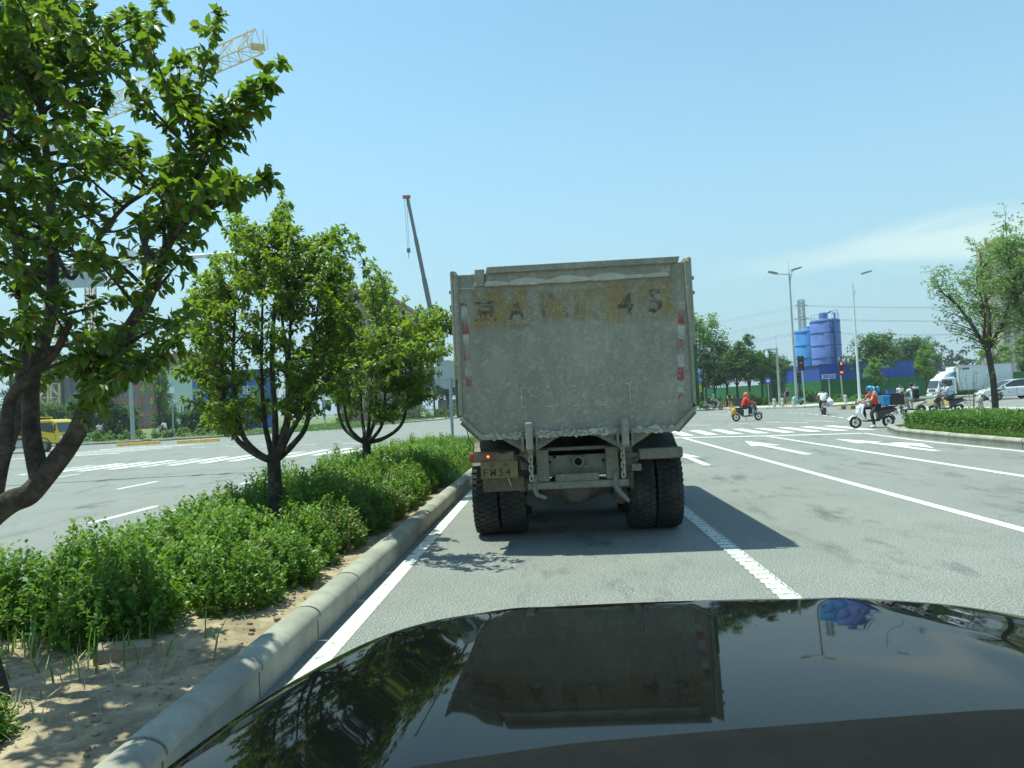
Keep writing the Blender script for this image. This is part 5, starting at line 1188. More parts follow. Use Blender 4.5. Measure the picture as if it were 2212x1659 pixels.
# apartment tower, far right
TWR = M('tower_tile', (0.42, 0.31, 0.26), 0.8, var=0.06, scale=.4); TWL = M('tower_band', (0.58, 0.53, 0.46), 0.8, var=.05)
a = at(2172, 850, 250); b_ = at(2262, 850, 250); w_ = b_.x - a.x
t = thing('apartment_tower', 'tall beige apartment tower behind the tree at the right edge', 'apartment tower', (a.x, 250, 0))
MB().box(0, w_ * .52, 0, 11, 0, 48.5).build('wing', TWR, t); MB().box(w_ * .52, w_, -2.5, 14, 0, 47.0).build('wing', TWR, t); MB().box(w_ * .2, w_ * .4, 3, 9, 48.5, 51).build('roof_house', TWR, t)
MB().box(-.2, w_ * .52, -.3, 11, 48.5, 49.1).build('parapet', TWL, t); MB().box(w_ * .52 - .2, w_ + .2, -2.8, 14, 47, 47.6).build('parapet', TWL, t)
for x in (0.1, w_ * .25, w_ * .50): MB().box(x, x + .5, -.2, 0, 0, 48.4).build('pilaster', TWL, t)
for x in (w_ * .53, w_ * .76, w_ - .5): MB().box(x, x + .45, -2.7, -2.5, 0, 46.9).build('pilaster', TWL, t)
for fl in range(15):
    for k, x in enumerate((w_ * .14, w_ * .38)): window(t, x, 1.6 + fl * 3.1, 1.9, 1.8, 0.0, SWHITE)
    for k, x in enumerate((w_ * .65, w_ * .88)): window(t, x, 1.6 + fl * 3.0, 1.9, 1.8, -2.5, SWHITE)
for fl in range(15):
    for x in (-8.6, -5.4, -2.2): window(t, x, 1.6 + fl * 3.1, 1.7, 1.8, 0.0, SWHITE).rotation_euler = (0, 0, -math.pi / 2)
    MB().box(-11.05, 0.05, -.12, 0, 1.0 + fl * 3.1, 1.25 + fl * 3.1).build('floor_band', TWL, t).rotation_euler = (0, 0, -math.pi / 2)
# silos
def silo(label, u, Y, r, H, mat, rings):
    p = at(u, 800, Y); t = thing('silo', label, 'silo', (p.x, Y, 0), 0, 'blue cement silos')
    dk = M(mat.name + '_band', tuple(c * .45 for c in SIL[mat.name]), 0.6)
    MB().lathe([(r, 3.0), (r, H), (r * .96, H + .12), (0, H + .35)], (0, 0, 0), 'z', 40).build('shell', mat, t, smooth=True)
    MB().lathe([(r * .98, 3.0), (0.3, 1.0)], (0, 0, 0), 'z', 24).build('hopper', mat, t, smooth=True)
    for a in range(4): MB().cyl((r * .8 * math.cos(a * 1.57 + .78), r * .8 * math.sin(a * 1.57 + .78), 0), (r * .8 * math.cos(a * 1.57 + .78), r * .8 * math.sin(a * 1.57 + .78), 3.2), .15, n=8).build('leg', dk, t)
    for z in rings: MB().lathe([(r, z - .05), (r + .05, z - .04), (r + .05, z + .04), (r, z + .05)], (0, 0, 0), 'z', 40).build('weld_band', dk, t)
    return t, dk
SIL = {'silo_sky_blue': (0.045, 0.20, 0.50), 'silo_royal_blue': (0.09, 0.15, 0.42)}
S1, S2 = (M(k, v, 0.5, var=0.10, scale=.7, col2=tuple(min(1, c * 1.25 + .03) for c in v)) for k, v in SIL.items())
def ladder(t, x, y, z0, z1, mat):
    m = MB(); m.bar((x - .22, y, z0), (x - .22, y, z1), .05); m.bar((x + .22, y, z0), (x + .22, y, z1), .05)
    for k in range(int((z1 - z0) / .4)): m.bar((x - .22, y, z0 + k * .4), (x + .22, y, z0 + k * .4), .04)
    for k in range(int((z1 - z0) / 1.0)): m.lathe([(.38, z0 + k * 1.0), (.38, z0 + k * 1.0 + .06)], (x, y - .25, 0), 'z', 8)
    o = m.build('ladder', mat, t); o['kind'] = 'stuff'
t, dk = silo('sky blue silo with a caged ladder, left and lower of the two', 1749, 116, 1.95, 11.1, S1, (4.6, 6.7, 8.7, 10.8)); ladder(t, .55, -2.1, 3.2, 11.2, dk)
MB().cyl((.4, 0, 11.2), (.4, 0, 11.8), .6, n=14).build('filter', S1, t)
t, dk = silo('royal blue silo with a riser pipe, right and taller of the two', 1788, 110, 2.12, 12.0, S2, (4.4, 6.3, 8.2, 10.1, 11.8)); ladder(t, .1, -2.25, 3.2, 12.1, dk)
MB().tube([(.62, -2.12, 2.0), (.62, -2.2, 12.9), (.5, -1.4, 13.3), (.3, -.6, 13.1)], .13, 10).build('riser_pipe', S2, t, smooth=True)
MB().cyl((-.15, 0, 12.1), (-.15, 0, 13.2), .62, n=14).build('filter', S2, t)
m = MB()
for k in range(9):
    a = .4 + k * .33; m.bar((2.0 * math.cos(a), -2.0 * math.sin(a), 12.1), (2.0 * math.cos(a), -2.0 * math.sin(a), 12.9), .04)
    m.bar((2.0 * math.cos(a), -2.0 * math.sin(a), 12.9), (2.0 * math.cos(a + .33), -2.0 * math.sin(a + .33), 12.9), .04)
m.tube([(1.2, 0, 13.0), (1.5, 0, 13.7), (1.9, 0, 13.6), (2.0, 0, 12.3)], .05, 6); m.build('guard_rail', GALV, t)
# hoardings of the site: green lower wall, blue shed walls above
GRN1 = M('green_hoarding', (0.030, 0.145, 0.045), 0.8, var=0.18, scale=2.0, bump=.6, bscale=14); BLU = M('shed_blue', (0.022, 0.075, 0.40), 0.5, var=.08, scale=.8)
cor = at(1777, 850, 89); lf = at(1690, 850, 103); lf2 = at(1500, 850, 122); rt = at(2060, 850, 96); rt2 = at(2330, 850, 100)
t = thing('green_hoarding', 'long green hoarding around the silo yard with a corner behind the street-name sign', 'hoarding', (cor.x, cor.y, 0))
def run(a, b_, h0, h1, n, nm, mat, thick=.08):
    d = (b_ - a); ang = math.atan2(d.y, d.x); Lx = Vector((d.x, d.y)).length
    for k in range(n):
        m = MB(); m.box(.015, Lx / n - .015, 0, thick, h0, h1); o = m.build(nm, mat, t); q = a + d * (k / n); o.location = (q.x - cor.x, q.y - cor.y, 0); o.rotation_euler = (0, 0, ang)
run(lf, cor, 0.1, 2.75, 6, 'panel', GRN1); run(lf2, lf, 0.1, 2.75, 9, 'panel', GRN1); run(cor, rt, 0.1, 2.72, 14, 'panel', GRN1); run(rt, rt2, .1, 2.72, 10, 'panel', GRN1)
m = MB()
for q in (lf, cor, rt): MB().box(-.1, .1, -.1, .1, 0, 2.9).build('post', M('post_green', (.03, .10, .04), .7), t).location = (q.x - cor.x, q.y - cor.y + .1, 0)
t = thing('blue_shed', 'royal blue sheet-metal shed rising above the green hoarding under the silos', 'shed', (cor.x + .1, cor.y + .6, 0))
cor0 = cor; cor = cor + Vector((.1, .6, 0)); lfb = at(1693, 850, 103.6) ; rtb = at(1978, 850, 95.5)
run(cor, rtb, 0.1, 4.75, 14, 'wall_panel', BLU, .1); run(lfb, cor - Vector((.1, 0, 0)), .1, 4.55, 7, 'wall_panel', BLU, .1)
MB().bar(lfb - cor + Vector((0, -.02, 4.6)), Vector((-.1, -.02, 4.6)), .22, .12).build('roof_edge', M('edge_dark', (.02, .03, .06), .6), t)
cor = cor0
# cranes and pylon: lattice masts
CRY = M('crane_yellow', (0.66, 0.54, 0.30), 0.5, var=.1)
def lattice(m, a, b_, w, n, r=.06, up=(0, 0, 1), tri=False):
    a, b_ = Vector(a), Vector(b_); d = (b_ - a).normalized(); u = Vector(up)
    if abs(d.dot(u)) > .95: u = Vector((1, 0, 0))
    x = d.cross(u).normalized() * w / 2; y = x.normalized().cross(d) * w / 2
    cs = [x + y, -x + y, -x - y, x - y] if not tri else [y * 1.3, -x - y, x - y]
    for c in cs: m.bar(a + c, b_ + c, r * 2)
    L = (b_ - a)
    for k in range(n):
        p0, p1 = a + L * (k / n), a + L * ((k + 1) / n)
        for i in range(len(cs)):
            j = (i + 1) % len(cs)
            m.bar(p0 + cs[i], p1 + cs[j], r) if (k + i) % 2 else m.bar(p0 + cs[j], p1 + cs[i], r); m.bar(p1 + cs[i], p1 + cs[j], r)
top = at(90, 300, 95); foot = Vector((top.x, 95, 0)); tipj = at(552, 88, 71.5)
t = thing('tower_crane', 'yellow tower crane whose jib rises above the nearest tree', 'tower crane', foot)
m = MB(); lattice(m, (0, 0, 0), (0, 0, top.z), 1.7, 22, .09); o = m.build('mast', CRY, t); 
m = MB(); lattice(m, Vector((0, 0, top.z + .6)), tipj - foot, 1.9, 26, .06, tri=True); o = m.build('jib', CRY, t)
m = MB(); lattice(m, Vector((0, 0, top.z + .6)), Vector((0, 0, top.z + .6)) - (tipj - foot - Vector((0, 0, top.z))).normalized() * 13, 1.6, 8, .07); m.build('counter_jib', CRY, t)
MB().box(-14, -11, 4, 7, top.z - .8, top.z + 1.6).build('counterweight', KERB, t).location = (1, 1, 0)
tj = tipj - foot
m = MB(); m.obox(tj + Vector((.3, -.2, -.8)), (.7, .2, 0), (-.2, .6, 0), (0, 0, .08)); 
for dx, dy in ((-.8, -.6), (.8, -.5), (.8, .6), (-.8, .5)): m.bar(tj + Vector((.3 + dx, -.2 + dy, -.8)), tj + Vector((.3 + dx, -.2 + dy, .7)), .06)
m.build('tip_platform', CRY, t); MB().box(.9, 2.4, -1.2, .4, top.z - 2.2, top.z).build('operator_cab', SWHITE, t)
p = at(270, 575, 175); t = thing('tower_crane', 'slim orange-yellow crane mast in front of the red-brick block', 'tower crane', (p.x, 175 - 14, 0))
m = MB(); lattice(m, (0, 0, 0), (0, 0, 38), 1.6, 24, .10); m.build('mast', M('crane_orange', (.55, .25, .03), .5), t); MB().box(-1.6, .4, -1.4, .6, 37, 40).build('operator_cab', SWHITE, t)
m = MB(); lattice(m, (-14, 0, 39.5), (9, -4, 39.5), 1.4, 16, .07); m.build('jib', SWHITE, t)
# mobile crane boom
g0 = at(955, 850, 118); g0 = Vector((g0.x, 118, 0)); tp = at(880, 427, 118); t = thing('mobile_crane', 'telescopic crane boom slanting up behind the third tree beside the truck', 'mobile crane', g0)
BOOM = M('boom_grey', (.13, .14, .14), .6, var=.1); q = tp - g0; st_ = Vector((1.2, 0, 2.6))
for k, (f0, f1, w) in enumerate(((0, .36, .86), (.34, .60, .73), (.58, .80, .61), (.78, 1.0, .50))): MB().bar(st_ + (q - st_) * f0, st_ + (q - st_) * f1, w, w).build('boom_section', BOOM, t)
MB().box(-.75, .5, -.3, .3, -.1, .35).build('boom_head', M('boom_head_red', (.35, .08, .05), .6), t).location = q
hk = at(883, 548, 118) - g0
m = MB(); m.bar(q + Vector((-.55, 0, 0)), hk + Vector((-.1, 0, .8)), .05); m.bar(q + Vector((-.15, 0, 0)), hk + Vector((.1, 0, .8)), .05); o = m.build('hoist_rope', BOOM, t)
m = MB(); m.box(-.28, .28, -.15, .15, .2, .9); m.bar((0, 0, .2), (0, 0, -.7), .10); m.build('hook_block', BOOM, t).location = hk
MB().box(-1.3, 6.0, -1.3, 1.3, .8, 1.5).build('carrier', BOOM, t, bevel=.05); MB().box(-.6, 2.4, -1.1, 1.1, 1.5, 3.0).build('superstructure', BOOM, t, bevel=.1)
for x in (-.4, 1.2, 3.6, 5.2):
    for s in (-1, 1): MB().lathe([(.2, -.18), (.6, -.18), (.6, .18), (.2, .18)], (x, s * 1.15, .6), 'y', 18).build('wheel', RUBBER, t)
# pylon and wires
PYL = M('pylon_steel', (.30, .33, .34), .5, .4); p = at(1733, 700, 300); p = Vector((p.x, 300, 0)); t = thing('power_pylon', 'lattice power pylon standing behind the left silo', 'pylon', p)
m = MB(); zt = (at(1733, 648, 300)).z
def pyl(z): return 4.2 - 3.2 * min(1, z / (zt * .62)) if z < zt * .62 else 1.0 + .25 * (1 - z / zt)
zs = [zt * k / 14 for k in range(15)]
for z0, z1 in zip(zs[:-1], zs[1:]):
    w0, w1 = pyl(z0), pyl(z1)
    for i in range(4):
        c0 = Vector(((1, -1, -1, 1)[i] * w0, (1, 1, -1, -1)[i] * w0, z0)); c1 = Vector(((1, -1, -1, 1)[i] * w1, (1, 1, -1, -1)[i] * w1, z1)); d1 = Vector(((1, -1, -1, 1)[(i + 1) % 4] * w1, (1, 1, -1, -1)[(i + 1) % 4] * w1, z1)); d0 = Vector(((1, -1, -1, 1)[(i + 1) % 4] * w0, (1, 1, -1, -1)[(i + 1) % 4] * w0, z0))
        m.bar(c0, c1, .26); m.bar(c0, d1, .16); m.bar(d0, c1, .16); m.bar(c1, d1, .14)
m.build('tower', PYL, t)
arms = [(zt * .94, 2.6), (zt * .80, 3.2), (zt * .66, 2.8)]
for z, L_ in arms:
    m = MB()
    for s in (-1, 1): m.bar((0, 0, z + .9), (s * L_, 0, z), .2); m.bar((0, 0, z - .2), (s * L_, 0, z), .2)
    m.build('cross_arm', PYL, t)
WIRE = M('wire', (.16, .18, .19), .6, .5)
def wire(a, b_, sag, r=.045, nm='power_line'):
    P = [a + (b_ - a) * (i / 14) - Vector((0, 0, sag * 4 * (i / 14) * (1 - i / 14))) for i in range(15)]
    m = MB(); m.tube([q - p for q in P], r, 4); m.build(nm, WIRE, t)
for z, L_ in arms:
    for s in (-1, 1):
        q = p + Vector((s * L_, 0, z)); wire(q, q + Vector((-190, 40, -4)), 6); wire(q, q + Vector((230, -30, -2)), 6)
# ---------------------------------------------------------------- far trees, hedges, ground cover
def far_crown(rng, blobs, n, leaf, squash=1.0):
    """leaf clumps spread through several overlapping lobes, thinner inside, ragged outside"""
    LP, LD, LN, LL, LW = [], [], [], [], []
    vol = [b[3] ** 2 for b in blobs]; tot = sum(vol)
    for (bx, by, bz, r), v in zip(blobs, vol):
        m = int(n * v / tot)
        sub = [Vector((rng.gauss(0, 1), rng.gauss(0, 1), rng.gauss(0, .8))).normalized() * r * rng.uniform(.45, 1.0) for _ in range(max(6, m // 45))]
        for k in range(m):
            c = rng.choice(sub); p = Vector((bx, by, bz)) + Vector((c.x, c.y, c.z * squash)) + Vector((rng.gauss(0, 1), rng.gauss(0, 1), rng.gauss(0, .8))) * r * .17
            LP.append(tuple(p)); d = Vector((rng.gauss(0, 1), rng.gauss(0, 1), rng.gauss(-.2, .7))); LD.append(tuple(d)); LN.append((rng.gauss(0, .7), rng.gauss(0, .7), 1.0)); l1 = leaf * rng.uniform(.6, 1.4); LL.append(l1); LW.append(l1 * .62)
    return LP, LD, LN, LL, LW
FL1 = leaf_mat('far_leaf_mid', (0.028, 0.072, 0.020), (0.085, 0.16, 0.038), (0.18, 0.30, 0.05), None, .25, .6)
FL2 = leaf_mat('far_leaf_dark', (0.016, 0.042, 0.016), (0.038, 0.082, 0.028), (0.08, 0.16, 0.04), None, .22, .6)
FL3 = leaf_mat('far_leaf_willow', (0.065, 0.14, 0.025), (0.15, 0.26, 0.05), (0.28, 0.44, 0.07), None, .3, .6)
rf = random.Random(404)
def variant(kind):
    if kind == 'round': bl = [(0, 0, 4.9, 1.9), (1.0, .2, 4.2, 1.35), (-1.1, -.2, 4.3, 1.35), (.3, .6, 6.0, 1.3), (-.4, -.6, 5.9, 1.2)]; n, lf, mt = 4600, .24, FL1
    elif kind == 'tall': bl = [(0, 0, 4.0, 1.3), (.2, .1, 5.3, 1.25), (-.25, 0, 6.5, 1.0), (.1, .1, 7.4, .7), (.7, 0, 3.8, .9), (-.7, .1, 3.7, .9)]; n, lf, mt = 4600, .23, FL1
    elif kind == 'dark': bl = [(0, 0, 4.4, 1.5), (.6, .1, 3.5, 1.2), (-.7, 0, 3.6, 1.2), (0, .2, 5.8, 1.1), (.3, 0, 6.6, .7)]; n, lf, mt = 4600, .23, FL2
    elif kind == 'willow': bl = [(0, 0, 8.5, 3.0), (1.9, .3, 7.4, 2.2), (-1.9, 0, 7.6, 2.2), (.6, .2, 10.4, 2.0), (-.8, 0, 10.0, 1.9), (2.4, 0, 5.6, 1.6), (-2.2, 0, 5.6, 1.7)]; n, lf, mt = 7500, .30, FL3
    else: bl = [(0, 0, 3.2, 1.1), (.4, 0, 4.3, .9), (-.4, 0, 4.0, .9), (.1, 0, 5.2, .7), (.5, 0, 2.6, .7)]; n, lf, mt = 2000, .20, FL3
    a = far_crown(rf, bl, n, lf); me = leaves_mesh('crown_' + kind, *a, mt, True)
    tr = MB(); H0 = bl[0][2]
    tr.tube([(0, 0, -.1), (.03, 0, H0 * .4), (0, .05, H0)], [{'willow': .3, 'slim': .10}.get(kind, .16), {'slim': .08}.get(kind, .12), .05], 8)
    for b in bl[1:]: tr.tube([(0, 0, H0 * .45), (b[0] * .5, b[1] * .5, (H0 * .5 + b[2]) / 2), (b[0], b[1], b[2])], [.08, .05, .02], 5)
    return me, tr.mesh('trunk_' + kind, BARK, True)
VAR = {k: variant(k) for k in ('round', 'tall', 'dark', 'willow', 'slim')}
def far_tree(label, u, Y, H, kind, group, base=0.14, w=1.0, x=None):
    g0 = ground_at(u, Y); h0 = {'round': 7.2, 'tall': 8.2, 'dark': 7.2, 'willow': 12.2, 'slim': 5.9}[kind]; s = H / h0
    t = thing('tree', label, 'tree', (g0.x, g0.y, base), rf.uniform(0, 6.28), group); t.scale = (s * w, s * w, s)
    link('trunk', VAR[kind][1], t); o = link('crown', VAR[kind][0], t); o['kind'] = 'stuff'
G1 = 'trees along the far right pavement'
far_tree('big pale green willow rising right beside the truck', 1517, 92, 12.6, 'willow', G1, w=.95)
far_tree('dark round tree in front of the willow, nearest the truck', 1526, 84, 7.0, 'dark', G1, w=1.1)
far_tree('dark street tree left of the red-shirted scooter rider', 1545, 86, 6.6, 'dark', G1, w=1.1)
far_tree('dark pointed tree behind the cart on the pavement', 1572, 90, 8.2, 'dark', G1)
far_tree('mid-green tree directly behind the red-shirted scooter rider', 1594, 88, 7.6, 'round', G1)
far_tree('tall mid-green street tree right of the red-shirted rider', 1620, 86, 8.8, 'tall', G1, w=1.05)
far_tree('soft green tree left of the camera pole', 1648, 96, 7.4, 'round', G1, w=1.1)
far_tree('hazy tree right of the camera pole', 1672, 104, 7.0, 'round', G1, w=1.1)
far_tree('small tree peeking over the green hoarding left of the blue shed', 1706, 125, 7.2, 'dark', G1)
far_tree('dark bushy tree right of the white street lamp', 1896, 88, 8.4, 'round', G1, w=1.05)
far_tree('pale small tree in front of the dark bushy tree', 1893, 82, 4.9, 'slim', G1, w=1.35)
far_tree('lone slim tree in front of the green hoarding by the white box truck', 2003, 84, 6.4, 'slim', G1, w=1.0)
far_tree('leafy tree at the right edge behind the white box truck', 2150, 110, 8.0, 'slim', G1, w=1.5)
far_tree('leafy tree at the far right edge behind the rainbow car', 2215, 100, 7.4, 'slim', G1, w=1.5)
far_tree('hazy round tree behind the right end of the blue shed', 1985, 130, 10.6, 'round', G1, w=1.1)
G2 = 'trees on the far left corner'
far_tree('slender young tree in front of the red-brick block', 342, 67, 8.2, 'slim', G2, w=.85)
far_tree('rounder young tree left of the signal mast', 213, 66, 7.6, 'round', G2, w=.75)
far_tree('tree behind the yellow truck, half hidden by dark limbs', 30, 70, 7.0, 'dark', G2)
for k, (u, Y, H, kd, lb) in enumerate(((905, 112, 8.2, 'dark', 'dark roadside tree left of the round sign back'), (938, 118, 9.0, 'round', 'roadside tree right behind the round sign back'), (968, 108, 8.4, 'dark', 'dark roadside tree between the round sign and the truck'), (860, 100, 7.4, 'round', 'roadside tree behind the third crab apple tree'), (1010, 130, 11.0, 'willow', 'tall tree mostly hidden behind the dump truck'), (640, 95, 7.0, 'round', 'round tree behind the middle crab apple tree'), (560, 90, 6.4, 'slim', 'small tree right of the blue site hoarding'))):
    far_tree(lb, u, Y, H, kd, G2)
# far wood as one mass
b_ = []
for k in range(46):
    u = 1640 + k * 10.5; p = at(u, 850, rf.uniform(215, 245)); h = rf.uniform(11.5, 16.0) if u > 1880 else rf.uniform(8, 11); h *= 1.12 - .5 * max(0, (u - 1990) / 130)
    for z in np.arange(1.0, max(h, 4), 1.7): b_.append((p.x + rf.gauss(0, .5), p.y, z, 1.7 * (1.15 - z / (h + 4))))
a = far_crown(rf, b_, 24000, 1.0); o = link('far_wood', leaves_mesh('far_wood', *a, FL2, True)); tag(o, 'hazy dark poplar wood along the skyline behind the hoardings', 'wood', kind='stuff')
# undergrowth in front of the green hoarding
def thicket(name, label, path, h, depth, n, leaf, mat, cat='bushes', grp=None, kind='stuff', z0=.13):
    bl = []; P = [Vector(p) for p in path]
    for a_, c_ in zip(P[:-1], P[1:]):
        L_ = (c_ - a_).length; m = max(2, int(L_ / (h * .55)))
        for i in range(m):
            q = a_ + (c_ - a_) * ((i + rf.random()) / m); hh = h * rf.uniform(.62, 1.1)
            bl.append((q.x + rf.gauss(0, depth * .3), q.y + rf.gauss(0, depth * .3), z0 + hh * .30, hh * .42)); bl.append((q.x + rf.gauss(0, depth * .3), q.y + rf.gauss(0, depth * .3), z0 + hh * .68, hh * .36))
    a = far_crown(rf, bl, n, leaf); o = link(name, leaves_mesh(name, *a, mat, True)); return tag(o, label, cat, grp, kind)
thicket('undergrowth', 'wild bushes growing at the foot of the green hoarding', [ground_at(1585, 84).xy, ground_at(1640, 82).xy, ground_at(1690, 83).xy], 1.7, 1.2, 5200, .16, FL1)
thicket('undergrowth', 'low bushes between the lamp post and the street-name sign', [ground_at(1700, 84).xy, ground_at(1745, 82).xy, ground_at(1772, 83).xy], 1.9, .9, 3600, .16, FL1)
thicket('undergrowth', 'sparse weeds at the foot of the dark hoarding right of the sign', [ground_at(1785, 84).xy, ground_at(1850, 84).xy, ground_at(1880, 84).xy], .9, .6, 1500, .14, FL3)
thicket('low_hedge', 'low clipped hedge at the kerb beside the blue lane signs', [ground_at(1500, 77).xy, ground_at(1565, 77.5).xy], .95, .4, 2600, .12, FL3, 'hedge', None, None)
thicket('undergrowth', 'shady bushes under the street trees right of the truck', [ground_at(1500, 86).xy, ground_at(1600, 86).xy], 1.2, 1.2, 2400, .16, FL2)
thicket('tall_hedge', 'dense green creeper-covered fence line behind the far left road', [gr(40, 940).xy.normalized() * 78, ground_at(130, 66).xy, ground_at(250, 66).xy, ground_at(360, 69).xy, ground_at(470, 74).xy, ground_at(565, 80).xy], 4.3, .8, 34000, .24, FL1, 'hedge', None, None)
thicket('undergrowth', 'low shrubs along the far left kerb', [ground_at(150, 61).xy, ground_at(280, 61).xy, ground_at(380, 63).xy, ground_at(520, 66).xy], 1.0, .7, 6000, .14, FL3)
thicket('undergrowth', 'roadside bushes left of the round sign back', [ground_at(830, 92).xy, ground_at(900, 98).xy, ground_at(985, 106).xy], 2.4, 1.0, 4500, .18, FL1)
o = raw(blades(5000, lambda r: (lambda q: (q.x + r.gauss(0, .8), q.y + r.gauss(0, .8), .16))(ground_at(r.uniform(1795, 1885), r.uniform(79.5, 83))), rg, (.12, .35), .02, .5), 'verge_grass', GRASS); tag(o, 'bright grass verge below the red pedestrian signal', 'grass', kind='stuff')
o = raw(blades(4500, lambda r: (r.uniform(-31, -18), r.uniform(60, 95), .16), rg, (.12, .4), .03, .5), 'verge_grass', GRASS); tag(o, 'grass verge along the far left kerb', 'grass', kind='stuff')
# clipped hedge of the right island
HL = leaf_mat('hedge_leaf', (0.035, 0.095, 0.018), (0.10, 0.20, 0.035), (0.2, 0.36, 0.05), (0.3, 0.34, 0.07), .3, .5)
LP, LD, LN, LL, LW = [], [], [], [], []
def hedge_fill(n, f):
    for k in range(n):
        p, nn = f(); LP.append(p); LD.append((nn[0] + rf.gauss(0, .8), nn[1] + rf.gauss(0, .8), nn[2] + rf.gauss(0.2, .7))); LN.append((nn[0] + rf.gauss(0, .6), nn[1] + rf.gauss(0, .6), nn[2] + .5)); l1 = rf.uniform(.045, .095); LL.append(l1); LW.append(l1 * .6)
HE = [(11.75, 24.3), (11.35, 21.5), (11.25, 17.0), (11.3, 12.5)]        # road-side line of the hedge
def hx_(y):
    for (x0, y0), (x1, y1) in zip(HE[:-1], HE[1:]):
        if y >= y1: return x0 + (x1 - x0) * (y0 - y) / (y0 - y1)
    return HE[-1][0]
def f_hedge():
    y = rf.uniform(12.5, 24.6); lump = 1 + .10 * mnoise.noise((y * 1.2, 3, 0)); W_ = 2.6; x = hx_(min(y, 24.3)) + rf.random() ** 1.6 * W_
    if y > 24.0: x = max(x, 11.75 + (y - 24) * .9)
    ztop = .50 * lump * (1 + .08 * mnoise.noise((x * 2, y * 2, 5))) ; q = rf.random()
    if q < .5: return (x + rf.gauss(0, .03), y, .15 + ztop + rf.gauss(0, .035)), (0, 0, 1)
    d = min(1, (x - hx_(min(y, 24.3))) / .5)
    return (hx_(min(y, 24.3)) + rf.random() ** 2 * .35 + .06 * mnoise.noise((y * 3, 9, 2)), y, .15 + ztop * rf.random() ** .8), (-1, -.2, .3)
hedge_fill(26000, f_hedge)
def f_end():
    x = rf.uniform(11.7, 15.0); return (x, 24.4 + .5 * rf.random() + .12 * mnoise.noise((x * 3, 0, 0)) - .25 * max(0, 12.2 - x), .15 + .50 * rf.random() ** .8), (0, 1, .2)
hedge_fill(1800, f_end)
t = thing('island_hedge', 'bright green clipped hedge on the kerbed island at the right', 'hedge', (12.5, 18.5, .15))
o = link('leaves', leaves_mesh('hedge_leaves', np.array(LP) - np.array([12.5, 18.5, .15]), LD, LN, LL, LW, HL, True), t); o['kind'] = 'stuff'
m = MB()
for k in range(60): x, y = rf.uniform(11.6, 13.8), rf.uniform(12.6, 24.4); m.tube([(x - 12.5, y - 18.5, 0), (x - 12.5 + rf.gauss(0, .1), y - 18.5 + rf.gauss(0, .1), .4)], [.012, .006], 4)
o = m.build('stems', STEM, t); o['kind'] = 'stuff'
o = raw(blades(5200, lambda r: (lambda y: (hx_(y) - .14 + .22 * r.random(), y, .15))(r.uniform(12.5, 24.3)), rg, (.10, .30), .008, .7), 'grass', GRASS); tag(o, 'grass fringe between the island hedge and its kerb', 'grass', kind='stuff')
# airy ash trees on the right island
ASHL = leaf_mat('ash_leaf', (0.07, 0.14, 0.04), (0.16, 0.26, 0.08), (0.28, 0.42, 0.10), None, .35, .5)
def ash(label, base, H, limbs, rng, ntip, rad, cz):
    t = thing('ash_tree', label, 'tree', base, 0, 'ash trees behind the island hedge'); wood = MB(); pts = []
    for k, (P, r0, r1) in enumerate(limbs):
        m = MB(); Q = [Vector(P[0])]
        for i in range(len(P) - 1):
            for j in range(1, 5): Q.append(Vector(P[i]).lerp(Vector(P[i + 1]), j / 4))
        n = len(Q); rs = [r0 + (r1 - r0) * i / (n - 1) for i in range(n)]; m.tube(Q, rs, 10); m.build('trunk' if k == 0 else 'limb', BARK, t, smooth=True)
        pts += [(q, rs[i]) for i, q in enumerate(Q) if k > 0]
    a = [[], [], [], [], []]
    for k in range(ntip):
        d = Vector((rng.gauss(0, 1), rng.gauss(0, 1), rng.gauss(.1, .9))).normalized() * rng.uniform(.55, 1.0); tip = Vector((d.x * rad, d.y * rad, cz + d.z * (H - cz)))
        if tip.z < 2.6: tip.z = rng.uniform(2.6, 4)
        bq = min(pts, key=lambda q: (tip - q[0]).length + max(0, q[0].z - tip.z + .5) * 3)
        n = 7; Q = bez(bq[0], bq[0] + (tip - bq[0]) * .5 + Vector((0, 0, .12 * (tip - bq[0]).length)), tip, n); r0 = min(bq[1] * .6, .035); wood.tube(Q, [r0 + (.006 - r0) * i / n for i in range(n + 1)], 4, caps=False)
        for i in range(2, n + 1):
            for j in range(4):
                c = Q[i] + Vector((rng.gauss(0, .16), rng.gauss(0, .16), rng.gauss(0, .12))); dd = Vector((rng.gauss(0, 1), rng.gauss(0, 1), rng.gauss(-.1, .5)))
                for q in range(5):                    # a compound leaf: leaflets along a rib
                    a[0].append(tuple(c + dd.normalized() * .045 * q)); a[1].append((dd.x + rng.gauss(0, .8), dd.y + rng.gauss(0, .8), dd.z + rng.gauss(-.2, .5))); a[2].append((rng.gauss(0, .6), rng.gauss(0, .6), 1)); l1 = rng.uniform(.10, .16); a[3].append(l1); a[4].append(l1 * .42)
    cr = bpy.data.objects.new('crown', None); C.objects.link(cr); cr.parent = t
    o = wood.build('branch', BARK, cr); o['kind'] = 'stuff'; o = link('foliage', leaves_mesh('ash_foliage', *a, ASHL, True), cr); o['kind'] = 'stuff'
r7 = random.Random(70)
Yt = 31.3; bt = Vector((at(2152, 900, Yt).x, Yt, .1))
